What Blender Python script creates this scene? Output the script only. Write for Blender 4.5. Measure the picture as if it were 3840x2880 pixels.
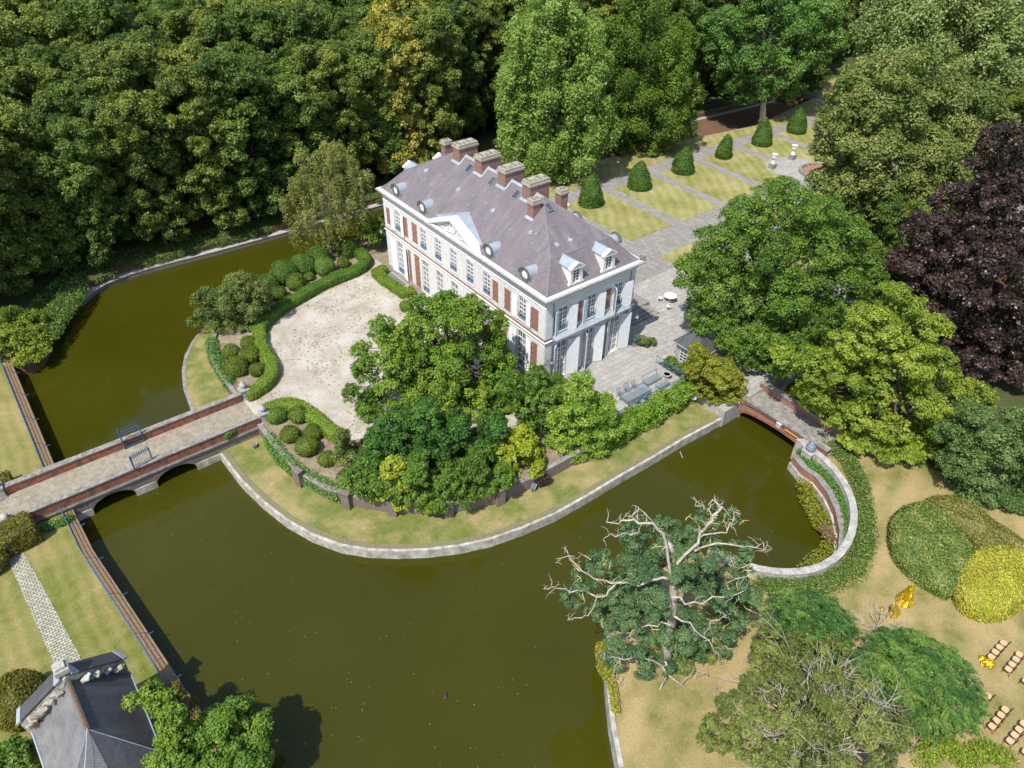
import bpy, bmesh, math, random
import numpy as np
from mathutils import Vector, Matrix
R_ = math.radians
for o in list(bpy.data.objects): bpy.data.objects.remove(o)
scene = bpy.context.scene
col = scene.collection
# ---------------------------------------------------------------- camera
CAM = np.array([-37.3988, -42.5742, 44.939]); PIT, YAW, ROL, FPX = 0.6706, 0.9026, 0.0147, 2797.623
def cam_axes():
    f = np.array([math.cos(YAW)*math.cos(PIT), math.sin(YAW)*math.cos(PIT), -math.sin(PIT)])
    r = np.array([math.sin(YAW), -math.cos(YAW), 0.]); u = np.cross(r, f)
    c, s = math.cos(ROL), math.sin(ROL)
    return c*r+s*u, -s*r+c*u, f
CR, CU, CF = cam_axes()
cd = bpy.data.cameras.new('camera'); cam = bpy.data.objects.new('camera', cd); col.objects.link(cam)
cam.matrix_world = Matrix(((CR[0], CU[0], -CF[0], CAM[0]), (CR[1], CU[1], -CF[1], CAM[1]), (CR[2], CU[2], -CF[2], CAM[2]), (0, 0, 0, 1)))
cd.sensor_width = 36; cd.lens = FPX/3840*36; cd.clip_start = .5; cd.clip_end = 1500
scene.camera = cam
# survey helpers: where a sighted point lies on the level z (x, y are sighting coordinates on a 2212 x 1659 sheet)
def ray(x, y):
    s = 3840/2212; return CF + CR*(x*s-1920)/FPX - CU*(y*s-1440)/FPX
def G(x, y, z=0.):
    d = ray(x, y); q = CAM + d*(z-CAM[2])/d[2]; return (float(q[0]), float(q[1]))
# ---------------------------------------------------------------- light
SUN_EL, SUN_AZ = R_(57.5), R_(20.8)          # azimuth towards which the shadows fall, from +x
w = bpy.data.worlds.new('World'); scene.world = w; w.use_nodes = True
nt = w.node_tree; nt.nodes.clear()
sky = nt.nodes.new('ShaderNodeTexSky'); sky.sky_type = 'NISHITA'; sky.sun_disc = False
sky.sun_elevation = SUN_EL
sdir = Vector((-math.cos(SUN_AZ)*math.cos(SUN_EL), -math.sin(SUN_AZ)*math.cos(SUN_EL), math.sin(SUN_EL)))
sky.sun_rotation = math.atan2(sdir.x, sdir.y)
bg = nt.nodes.new('ShaderNodeBackground'); bg.inputs[1].default_value = .15
ow = nt.nodes.new('ShaderNodeOutputWorld'); nt.links.new(sky.outputs[0], bg.inputs[0]); nt.links.new(bg.outputs[0], ow.inputs[0])
sl = bpy.data.lights.new('sun', 'SUN'); sl.energy = 3.9; sl.angle = R_(.55); sl.color = (1, .955, .88)
so = bpy.data.objects.new('sun', sl); col.objects.link(so); so.rotation_euler = sdir.to_track_quat('Z', 'Y').to_euler(); so.location = (-60, -20, 90)
scene.view_settings.view_transform = 'Standard'; scene.view_settings.look = 'None'
scene.view_settings.exposure = 0.46; scene.view_settings.gamma = 1
# ---------------------------------------------------------------- materials
def nodes(name):
    m = bpy.data.materials.new(name); m.use_nodes = True; t = m.node_tree
    b = t.nodes['Principled BSDF']; return m, t, b
class N:
    def __init__(s, t): s.t = t
    def new(s, k, **kw):
        n = s.t.nodes.new(k)
        for a, v in kw.items(): setattr(n, a, v)
        return n
    def l(s, a, b): s.t.links.new(a, b)
    def coord(s, kind='UV', scale=(1, 1, 1), rot=(0, 0, 0)):
        c = s.new('ShaderNodeTexCoord'); mp = s.new('ShaderNodeMapping'); s.l(c.outputs[kind], mp.inputs[0])
        mp.inputs['Scale'].default_value = scale; mp.inputs['Rotation'].default_value = rot; return mp.outputs[0]
    def noise(s, vec, sc, det=4, rough=.55):
        n = s.new('ShaderNodeTexNoise'); s.l(vec, n.inputs[0]); n.inputs['Scale'].default_value = sc
        n.inputs['Detail'].default_value = det; n.inputs['Roughness'].default_value = rough; return n.outputs['Fac']
    def ramp(s, f, stops):
        r = s.new('ShaderNodeValToRGB'); s.l(f, r.inputs[0]); e = r.color_ramp.elements
        while len(e) < len(stops): e.new(.5)
        for k, (p, c) in enumerate(stops):
            e[k].position = p; e[k].color = (*c, 1) if not isinstance(c, (int, float)) else (c, c, c, 1)
        return r.outputs[0]
    def mix(s, f, a, b, mode='MIX'):
        n = s.new('ShaderNodeMix', data_type='RGBA', blend_type=mode)
        for i, v in ((0, f), (6, a), (7, b)):
            if isinstance(v, (int, float)): n.inputs[i].default_value = v
            elif isinstance(v, tuple): n.inputs[i].default_value = (*v, 1)
            else: s.l(v, n.inputs[i])
        return n.outputs[2]
    def bump(s, h, st=.3, d=.02):
        n = s.new('ShaderNodeBump'); n.inputs['Strength'].default_value = st; n.inputs['Distance'].default_value = d
        s.l(h, n.inputs['Height']); return n.outputs[0]
def plain(name, c1, c2=None, sc=3., rough=.75, bump=.25, bsc=25., kind='Object', metal=0., spec=.4, lo=.35, hi=.65, fine=.0):
    m, t, b = nodes(name); n = N(t); v = n.coord(kind)
    c = n.ramp(n.noise(v, sc, 6), [(lo, c1), (hi, c2 or tuple(x*.8 for x in c1))])
    if fine:
        c = n.mix(1., c, n.ramp(n.noise(v, bsc, 3), [(.3, 1-fine), (.7, 1+fine)]), 'MULTIPLY')
    n.l(c, b.inputs['Base Color']); b.inputs['Roughness'].default_value = rough; b.inputs['Metallic'].default_value = metal
    b.inputs['Specular IOR Level'].default_value = spec
    if bump: n.l(n.bump(n.noise(v, bsc, 4), bump), b.inputs['Normal'])
    return m
def bricks(name, c1, c2, mort, bw=.22, bh=.075, ms=.012, patch=None, psc=1.2, bump=.5, off=.5, kind='UV', plo=.5, phi=.65, grime=None, rot=0, msmooth=.1):
    m, t, b = nodes(name); n = N(t); v = n.coord(kind, rot=(0, 0, rot))
    br = n.new('ShaderNodeTexBrick'); n.l(v, br.inputs[0]); br.offset = off
    br.inputs['Scale'].default_value = 1; br.inputs['Brick Width'].default_value = bw; br.inputs['Row Height'].default_value = bh
    br.inputs['Mortar Size'].default_value = ms; br.inputs['Mortar Smooth'].default_value = msmooth
    br.inputs['Color1'].default_value = (*c1, 1); br.inputs['Color2'].default_value = (*c2, 1); br.inputs['Mortar'].default_value = (*mort, 1)
    c = br.outputs[0]
    c = n.mix(1., c, n.ramp(n.noise(v, 5., 5), [(.3, .75), (.7, 1.2)]), 'MULTIPLY')
    if patch: c = n.mix(n.ramp(n.noise(v, psc, 6, .65), [(plo, 0.), (phi, 1.)]), c, patch)
    if grime: c = n.mix(n.ramp(n.noise(n.coord(kind, (1, .15, 1)), 2.2, 5), [(.5, 0.), (.75, .7)]), c, grime)
    n.l(c, b.inputs['Base Color']); b.inputs['Roughness'].default_value = .85; b.inputs['Specular IOR Level'].default_value = .25
    inv = n.new('ShaderNodeMath', operation='MULTIPLY_ADD'); n.l(br.outputs['Fac'], inv.inputs[0]); inv.inputs[1].default_value = -1.; inv.inputs[2].default_value = 1.
    n.l(n.bump(inv.outputs[0], bump, .015), b.inputs['Normal'])
    return m
def leafy(name, dark, mid, light, trans=.25, rough=.5, spec=.35, var=.18):
    m, t, b = nodes(name); n = N(t)
    a = n.new('ShaderNodeAttribute', attribute_name='tint'); oi = n.new('ShaderNodeObjectInfo')
    ad = n.new('ShaderNodeMath', operation='MULTIPLY_ADD'); n.l(oi.outputs['Random'], ad.inputs[0]); ad.inputs[1].default_value = var; n.l(a.outputs['Fac'], ad.inputs[2])
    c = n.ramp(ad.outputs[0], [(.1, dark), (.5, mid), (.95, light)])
    n.l(c, b.inputs['Base Color']); b.inputs['Roughness'].default_value = rough; b.inputs['Specular IOR Level'].default_value = spec
    tr = n.new('ShaderNodeBsdfTranslucent'); n.l(n.mix(.5, c, (.35, .45, .03), 'MIX'), tr.inputs[0])
    mx = n.new('ShaderNodeMixShader'); mx.inputs[0].default_value = trans
    n.l(b.outputs[0], mx.inputs[1]); n.l(tr.outputs[0], mx.inputs[2]); n.l(mx.outputs[0], t.nodes['Material Output'].inputs[0])
    return m
def stone_wall():
    m, t, b = nodes('white_limestone'); n = N(t); v = n.coord('UV')
    br = n.new('ShaderNodeTexBrick'); n.l(v, br.inputs[0]); br.inputs['Scale'].default_value = 1
    br.inputs['Brick Width'].default_value = .95; br.inputs['Row Height'].default_value = .34; br.inputs['Mortar Size'].default_value = .014
    br.inputs['Color1'].default_value = (.72, .71, .69, 1); br.inputs['Color2'].default_value = (.66, .645, .615, 1); br.inputs['Mortar'].default_value = (.40, .38, .35, 1)
    c = n.mix(n.ramp(n.noise(n.coord('UV', (1, .25, 1)), 1.8, 6, .6), [(.52, 0.), (.8, .4)]), br.outputs[0], (.44, .38, .31))
    c = n.mix(1., c, n.ramp(n.noise(v, 9, 4), [(.3, .88), (.7, 1.08)]), 'MULTIPLY')
    n.l(c, b.inputs['Base Color']); b.inputs['Roughness'].default_value = .85
    n.l(n.bump(n.noise(v, 14, 4), .2), b.inputs['Normal']); return m
def slate(name, a, bb, lichen, lo=.55, bw=.24, bh=.17, streak=None):
    m, t, b = nodes(name); n = N(t); v = n.coord('UV')
    br = n.new('ShaderNodeTexBrick'); n.l(v, br.inputs[0]); br.inputs['Scale'].default_value = 1
    br.inputs['Brick Width'].default_value = bw; br.inputs['Row Height'].default_value = bh; br.inputs['Mortar Size'].default_value = .013
    br.inputs['Color1'].default_value = (*a, 1); br.inputs['Color2'].default_value = (*bb, 1); br.inputs['Mortar'].default_value = (*[x*.55 for x in a], 1)
    c = n.mix(n.ramp(n.noise(v, 13., 3, .7), [(lo, 0.), (lo+.2, .8)]), br.outputs[0], lichen)
    c = n.mix(n.ramp(n.noise(n.coord('UV', (1.3, .22, 1)), 1.1, 5, .6), [(.42, 0.), (.72, .65)]), c, streak or tuple(x*1.5 for x in a))
    c = n.mix(n.ramp(n.noise(v, .5, 4), [(.45, 0.), (.7, .5)]), c, tuple(x*.62 for x in bb))
    n.l(c, b.inputs['Base Color']); b.inputs['Roughness'].default_value = .55
    n.l(n.bump(br.outputs['Fac'], .4, .015), b.inputs['Normal']); return m
def grass(name, g1, g2, dry, dlo=.42, dhi=.62, stripe=0., srot=0., ssc=.6, psc=.16):
    m, t, b = nodes(name); n = N(t); v = n.coord('Object')
    c = n.mix(n.ramp(n.noise(v, 1.3, 6, .7), [(.35, 0.), (.65, 1.)]), g1, g2)
    big = n.noise(v, psc, 7, .62)
    if stripe:
        wv = n.new('ShaderNodeTexWave', wave_type='BANDS', bands_direction='X'); n.l(n.coord('Object', rot=(0, 0, srot)), wv.inputs[0])
        wv.inputs['Scale'].default_value = ssc; wv.inputs['Distortion'].default_value = 4.5; wv.inputs['Detail'].default_value = 3; wv.inputs['Detail Scale'].default_value = .6
        mx = n.new('ShaderNodeMath', operation='MULTIPLY_ADD'); n.l(wv.outputs['Fac'], mx.inputs[0]); mx.inputs[1].default_value = stripe; n.l(big, mx.inputs[2])
        big = mx.outputs[0]
    c = n.mix(n.ramp(big, [(dlo, 0.), (dhi, 1.)]), c, dry)
    c = n.mix(1., c, n.ramp(n.noise(v, 12., 5, .75), [(.25, .55), (.75, 1.4)]), 'MULTIPLY')
    c = n.mix(n.ramp(n.noise(v, 5., 5, .7), [(.58, 0.), (.72, .5)]), c, g1)
    n.l(c, b.inputs['Base Color']); b.inputs['Roughness'].default_value = .9; b.inputs['Specular IOR Level'].default_value = .15
    n.l(n.bump(n.noise(v, 16, 5, .8), .9, .05), b.inputs['Normal']); return m
def gravelm():
    m, t, b = nodes('pale_gravel'); n = N(t); v = n.coord('Object')
    c = n.ramp(n.noise(v, .35, 6, .6), [(.35, (.40, .35, .28)), (.6, (.52, .475, .41))])
    c = n.mix(1., c, n.ramp(n.noise(v, 14, 4, .8), [(.25, .6), (.72, 1.25)]), 'MULTIPLY')
    wv = n.new('ShaderNodeTexWave', wave_type='RINGS', rings_direction='Z'); cm = n.coord('Object'); cm.node.inputs['Location'].default_value = (6., -13., 0); n.l(cm, wv.inputs[0])
    wv.inputs['Scale'].default_value = .16; wv.inputs['Distortion'].default_value = 2.2; wv.inputs['Detail'].default_value = 2; wv.inputs['Detail Scale'].default_value = .4
    c = n.mix(1., c, n.ramp(wv.outputs['Fac'], [(.75, 1.), (.95, .94)]), 'MULTIPLY')
    pat = n.noise(v, .3, 5, .6); spots = n.noise(v, 4.5, 4, .7)
    mu = n.new('ShaderNodeMath', operation='MULTIPLY'); n.l(n.ramp(pat, [(.45, .0), (.62, 1.)]), mu.inputs[0]); n.l(n.ramp(spots, [(.5, 0.), (.62, 1.)]), mu.inputs[1])
    c = n.mix(mu.outputs[0], c, (.17, .15, .08))
    n.l(c, b.inputs['Base Color']); b.inputs['Roughness'].default_value = .95; b.inputs['Specular IOR Level'].default_value = .1
    n.l(n.bump(n.noise(v, 22, 5, .8), .8, .03), b.inputs['Normal']); return m
def waterm():
    m, t, b = nodes('moat_water'); n = N(t); v = n.coord('Object')
    c = n.ramp(n.noise(v, .06, 4), [(.35, (.038, .038, .0025)), (.65, (.047, .046, .004))])
    n.l(c, b.inputs['Base Color']); b.inputs['Roughness'].default_value = .06; b.inputs['IOR'].default_value = 1.333
    n.l(n.bump(n.noise(v, 1.6, 3), .012, .04), b.inputs['Normal']); return m
def foil(name, c):
    m, t, b = nodes(name); n = N(t); v = n.coord('Object')
    n.l(n.ramp(n.noise(v, 4, 3), [(.35, c), (.65, tuple(x*.8 for x in c))]), b.inputs['Base Color'])
    b.inputs['Metallic'].default_value = .9; b.inputs['Roughness'].default_value = .28
    n.l(n.bump(n.noise(v, 9, 4, .7), .9, .08), b.inputs['Normal']); return m
def curtainm(name, fold, gap):
    m, t, b = nodes(name); n = N(t)
    wv = n.new('ShaderNodeTexWave', bands_direction='X'); n.l(n.coord('UV'), wv.inputs[0]); wv.inputs['Scale'].default_value = 2.6; wv.inputs['Distortion'].default_value = 1.5
    n.l(n.ramp(wv.outputs['Fac'], [(.25, gap), (.7, fold)]), b.inputs['Base Color'])
    b.inputs['Roughness'].default_value = .6; b.inputs['Coat Weight'].default_value = 1.; b.inputs['Coat Roughness'].default_value = .04; return m
M = {}
M['stone'] = stone_wall()
M['trim'] = plain('white_painted_stone', (.72, .71, .68), (.62, .60, .56), 2.2, .7, .15, 20, 'Object', fine=.05)
M['grime'] = plain('weathered_cornice_stone', (.46, .42, .37), (.26, .23, .22), 6., .85, .4, 18, 'Object', fine=.2)
M['paint'] = plain('white_paint', (.74, .74, .74), (.67, .67, .67), 3., .45, .05, 30)
M['brick'] = bricks('red_brick', (.34, .10, .055), (.23, .07, .045), (.36, .30, .25), patch=(.30, .17, .12), plo=.55, phi=.8)
M['chbrick'] = bricks('chimney_brick', (.30, .125, .085), (.19, .085, .065), (.34, .28, .24))
M['oldbrick'] = bricks('old_dark_brick', (.17, .085, .07), (.10, .06, .055), (.27, .24, .21), patch=(.20, .19, .16), plo=.52, phi=.72, bh=.085, ms=.018)
M['parapet'] = bricks('crumbling_orange_brick', (.50, .13, .055), (.34, .085, .045), (.30, .19, .14), patch=(.17, .095, .075), plo=.47, phi=.58, psc=2.0, bump=1.)
M['mossbrick'] = bricks('mossy_brick_wall', (.27, .15, .08), (.19, .11, .07), (.26, .22, .18), bw=.24, bh=.10, patch=(.25, .17, .05), plo=.45, phi=.7)
M['coping'] = plain('weathered_coping', (.33, .305, .27), (.15, .14, .12), 2.2, .9, .6, 9, fine=.35, lo=.3, hi=.7)
M['lightcop'] = plain('pale_coping', (.48, .455, .42), (.27, .255, .225), 1.8, .9, .5, 10, fine=.28, lo=.3, hi=.7)
M['edgebrick'] = bricks('grassy_grey_brick_edging', (.25, .19, .14), (.18, .14, .11), (.19, .18, .10), bw=.22, bh=.09, patch=(.20, .20, .07), plo=.45, phi=.6)
M['bank'] = plain('pale_bank_concrete', (.52, .495, .44), (.27, .25, .19), 1.6, .9, .5, 9, fine=.15)
M['slate'] = slate('purple_slate', (.150, .125, .142), (.20, .17, .185), (.42, .39, .37), lo=.56, streak=(.255, .225, .195))
M['dslate'] = slate('black_slate', (.060, .060, .068), (.085, .085, .095), (.22, .22, .23), lo=.66, streak=(.12, .12, .125))
M['zinc'] = plain('zinc_sheet', (.44, .48, .52), (.34, .38, .43), 1.5, .42, .1, 8, metal=.25)
M['dlead'] = plain('dark_mossy_lead', (.10, .115, .125), (.11, .11, .07), 3, .6, .1, 8)
M['chcap'] = plain('tan_chimney_cap', (.42, .38, .30), (.28, .25, .20), 3, .9, .4, 16, fine=.2)
M['lead'] = plain('grey_blue_lead', (.22, .26, .30), (.16, .19, .22), 3, .55, .1, 8)
M['glass'] = plain('dark_window_glass', (.045, .05, .055), (.09, .095, .1), .8, .06, 0, 8, spec=.8)
M['cglass'] = curtainm('curtained_window', (.24, .24, .235), (.08, .085, .09))
M['wglass'] = curtainm('net_curtain_window', (.34, .34, .33), (.15, .155, .16))
M['blue'] = plain('blue_painted_iron', (.045, .13, .24), (.03, .09, .17), 5, .5, .1, 20)
M['black'] = plain('dark_ironwork', (.035, .035, .038), (.06, .055, .05), 6, .5, .1, 20)
M['tableglass'] = plain('greenish_table_glass', (.27, .32, .32), (.22, .27, .27), 1., .08, 0, 8, spec=.8)
M['tableglass'].node_tree.nodes['Principled BSDF'].inputs['Alpha'].default_value = .45
M['flag'] = bricks('worn_flagstones', (.41, .39, .36), (.33, .315, .29), (.20, .18, .13), bw=1.3, bh=.62, ms=.016, off=.37, patch=(.27, .255, .225), psc=.8, plo=.5, phi=.75, bump=.25, kind='Object')
M['flagy'] = bricks('weathered_path_slabs', (.33, .31, .285), (.26, .245, .225), (.14, .13, .09), bw=1.7, bh=.5, ms=.025, off=.43, patch=(.20, .19, .165), psc=1.1, plo=.48, phi=.7, bump=.3, kind='Object', rot=R_(90))
M['setts'] = plain('worn_stone_setts', (.33, .29, .22), (.24, .205, .145), 2.2, .95, .8, 14, fine=.3)
M['cobble'] = bricks('pale_cobbles', (.46, .43, .36), (.36, .33, .27), (.12, .13, .055), bw=.34, bh=.22, ms=.03, patch=(.22, .22, .11), plo=.55, phi=.8, bump=.9, kind='Object', msmooth=.4)
M['gravel'] = gravelm(); M['water'] = waterm()
M['soil'] = plain('bare_soil', (.20, .15, .10), (.30, .24, .17), 1.5, .95, .8, 12, fine=.35)
M['litter'] = plain('leaf_litter', (.10, .055, .03), (.20, .11, .06), 3, .95, .9, 10, fine=.5)
M['lawn'] = grass('patchy_summer_lawn', (.12, .165, .035), (.20, .205, .055), (.35, .28, .13), .44, .64, psc=.3)
M['wlawn'] = grass('mown_west_lawn', (.12, .155, .025), (.20, .20, .05), (.33, .265, .11), .44, .72, .09, 0., .3)
M['glawn'] = grass('striped_garden_lawn', (.165, .19, .04), (.24, .235, .06), (.42, .36, .17), .38, .80, .12, R_(35), .22, .22)
M['dlawn'] = grass('dry_trodden_lawn', (.15, .165, .04), (.25, .22, .08), (.40, .305, .145), .40, .66, .10, R_(70), .14, .22)
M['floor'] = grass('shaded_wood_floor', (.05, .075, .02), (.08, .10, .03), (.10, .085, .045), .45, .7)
M['bark'] = plain('brown_bark', (.13, .10, .075), (.075, .058, .045), 4, .9, .8, 12, fine=.3)
M['pbark'] = plain('bleached_grey_bark', (.50, .45, .38), (.31, .27, .22), 3, .85, .6, 10, fine=.2)
M['ybark'] = plain('lichened_yellow_twig', (.50, .40, .13), (.42, .36, .22), 5, .85, .3, 10)
M['cushion'] = plain('tan_seat_pad', (.62, .42, .24), (.56, .37, .21), 6, .8, .1, 30)
M['wood'] = plain('dark_brown_bentwood', (.13, .065, .03), (.09, .045, .022), 5, .5, .1, 20)
M['gold'] = foil('gold_rescue_foil', (.85, .60, .04)); M['silver'] = foil('silver_foil', (.72, .72, .74))
M['red'] = plain('terracotta_basin', (.38, .19, .13), (.28, .14, .10), 2, .8, .2, 10)
M['steel'] = plain('grey_lamp_housing', (.30, .31, .32), (.22, .23, .24), 4, .4, .1, 20, metal=.4)
M['lens'] = plain('pale_lamp_glass', (.62, .66, .68), (.55, .6, .62), 2, .1, 0, 8)
M['duck'] = plain('brown_feathers', (.09, .06, .04), (.05, .035, .025), 30, .8, .1, 40)
M['sumacf'] = plain('red_sumac_cone', (.33, .13, .10), (.24, .10, .08), 8, .9, .5, 30)
M['fleck'] = plain('fallen_leaf', (.52, .46, .18), (.44, .34, .20), 2, .8, 0, 8)
L = {}
L['forest'] = leafy('dark_lime_leaves', (.04, .080, .012), (.115, .165, .022), (.30, .33, .06), .3)
L['forest2'] = leafy('deep_green_leaves', (.03, .072, .012), (.085, .15, .022), (.22, .29, .05), .3)
L['golden'] = leafy('golden_leaves', (.16, .17, .02), (.36, .34, .05), (.55, .46, .09), .3)
L['pale'] = leafy('pale_green_leaves', (.10, .185, .03), (.21, .34, .055), (.34, .46, .11), .3)
L['yew'] = leafy('yew_needles', (.035, .085, .008), (.085, .16, .013), (.17, .26, .025), .2)
L['bright'] = leafy('fresh_green_leaves', (.05, .12, .02), (.10, .22, .035), (.21, .33, .07))
L['ash'] = leafy('ash_leaves', (.045, .10, .012), (.095, .19, .02), (.19, .30, .04))
L['olive'] = leafy('olive_chestnut_leaves', (.05, .10, .018), (.12, .175, .032), (.29, .31, .085), .25)
L['lime'] = leafy('flowering_lime_leaves', (.11, .17, .04), (.22, .30, .08), (.42, .45, .18), .3)
L['purple'] = leafy('copper_beech_leaves', (.018, .011, .010), (.042, .024, .021), (.095, .055, .042), .08, .4)
L['maple'] = leafy('yellow_green_maple_leaves', (.10, .17, .015), (.20, .28, .025), (.36, .41, .05))
L['chest'] = leafy('chestnut_leaves', (.055, .13, .015), (.12, .235, .022), (.25, .34, .035))
L['chdark'] = leafy('dark_shrub_leaves', (.030, .085, .014), (.062, .16, .022), (.14, .27, .035))
L['chyel'] = leafy('yellow_leaves', (.16, .24, .015), (.29, .36, .02), (.46, .46, .04))
L['laurel'] = leafy('glossy_laurel_leaves', (.07, .17, .015), (.16, .30, .025), (.33, .43, .06), .25, .4)
L['acer'] = leafy('acer_leaves', (.11, .145, .012), (.22, .24, .018), (.36, .34, .04))
L['birch'] = leafy('birch_leaves', (.10, .12, .025), (.20, .22, .05), (.33, .33, .10), .3)
L['willow'] = leafy('grey_green_leaves', (.05, .09, .018), (.115, .165, .036), (.22, .26, .065), .25)
L['sophora'] = leafy('blue_green_leaves', (.035, .075, .03), (.07, .145, .055), (.15, .24, .085), .2)
L['ash2'] = leafy('dull_green_shrub_leaves', (.05, .095, .02), (.11, .185, .045), (.21, .30, .085), .2)
L['sumac'] = leafy('sumac_leaves', (.028, .075, .016), (.062, .145, .026), (.17, .27, .045), .2)
L['walnut'] = leafy('dry_olive_leaves', (.055, .08, .018), (.13, .165, .034), (.26, .29, .07), .25)
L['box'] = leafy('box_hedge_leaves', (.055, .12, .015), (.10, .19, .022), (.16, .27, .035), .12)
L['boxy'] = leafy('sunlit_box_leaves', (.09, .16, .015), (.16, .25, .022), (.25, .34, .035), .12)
L['topi'] = leafy('topiary_yew_leaves', (.045, .08, .006), (.095, .14, .010), (.17, .22, .02), .1)
L['cone'] = leafy('clipped_cone_leaves', (.03, .085, .008), (.06, .13, .012), (.11, .19, .02), .1)
L['orangey'] = leafy('autumn_tinged_clipped_leaves', (.08, .085, .012), (.135, .13, .015), (.22, .18, .02), .1)
L['gold'] = leafy('golden_privet_leaves', (.18, .21, .02), (.42, .41, .04), (.62, .54, .09), .2)
L['olivehedge'] = leafy('olive_hedge_leaves', (.09, .105, .02), (.19, .19, .04), (.32, .27, .08), .12)
L['mixhedge'] = leafy('mixed_hedge_leaves', (.05, .10, .015), (.14, .21, .035), (.40, .37, .14), .12)
L['ivy'] = leafy('ivy_leaves', (.04, .11, .02), (.09, .20, .035), (.18, .31, .06), .15, .4)
L['under'] = leafy('undergrowth_leaves', (.04, .085, .015), (.085, .16, .025), (.17, .24, .05), .2)
L['brownleaf'] = leafy('dry_brown_leaves', (.14, .08, .04), (.24, .14, .08), (.34, .22, .13), .2)
L['weed'] = leafy('weed_leaves', (.10, .13, .03), (.20, .22, .04), (.45, .40, .06), .2)
# ---------------------------------------------------------------- objects
def tag(o, label=None, cat=None, group=None, kind=None):
    if label: o['label'] = label
    if cat: o['category'] = cat
    if group: o['group'] = group
    if kind: o['kind'] = kind
    return o
def empty(name, loc=(0, 0, 0), rz=0., label=None, cat=None, group=None):
    o = bpy.data.objects.new(name, None); col.objects.link(o); o.location = loc; o.rotation_euler = (0, 0, rz)
    o.empty_display_size = .3; return tag(o, label, cat, group)
def link(name, me, parent=None, loc=None):
    o = bpy.data.objects.new(name, me); col.objects.link(o)
    if parent: o.parent = parent
    if loc is not None: o.location = loc
    return o
def copy_tree(o, parent=None):
    c = o.copy(); col.objects.link(c)
    if parent: c.parent = parent
    for ch in list(o.children): copy_tree(ch, c)
    return c
def dup(o, loc, rz=None, label=None, cat=None, scale=None, group=None):
    c = copy_tree(o); c.location = loc
    if rz is not None: c.rotation_euler = (0, 0, rz)
    if scale is not None: c.scale = scale if isinstance(scale, tuple) else (scale,)*3
    return tag(c, label, cat, group)
def boxuv(me):
    nl = len(me.loops); co = np.empty(len(me.vertices)*3); me.vertices.foreach_get('co', co); co = co.reshape(-1, 3)
    vi = np.empty(nl, int); me.loops.foreach_get('vertex_index', vi)
    nr = np.empty(len(me.polygons)*3); me.polygons.foreach_get('normal', nr); nr = nr.reshape(-1, 3)
    tot = np.empty(len(me.polygons), int); me.polygons.foreach_get('loop_total', tot)
    n = np.repeat(nr, tot, axis=0); p = co[vi]
    flat = abs(n[:, 2]) > .93; xd = abs(n[:, 0]) > abs(n[:, 1])
    s = 1/np.sqrt(np.maximum(1-n[:, 2]**2, .1))
    u = np.where(flat, p[:, 0], np.where(xd, p[:, 1], p[:, 0])); v = np.where(flat, p[:, 1], p[:, 2]*s)
    uv = me.uv_layers.new(name='UVMap'); uv.data.foreach_set('uv', np.stack([u, v], 1).astype(np.float32).ravel())
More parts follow.
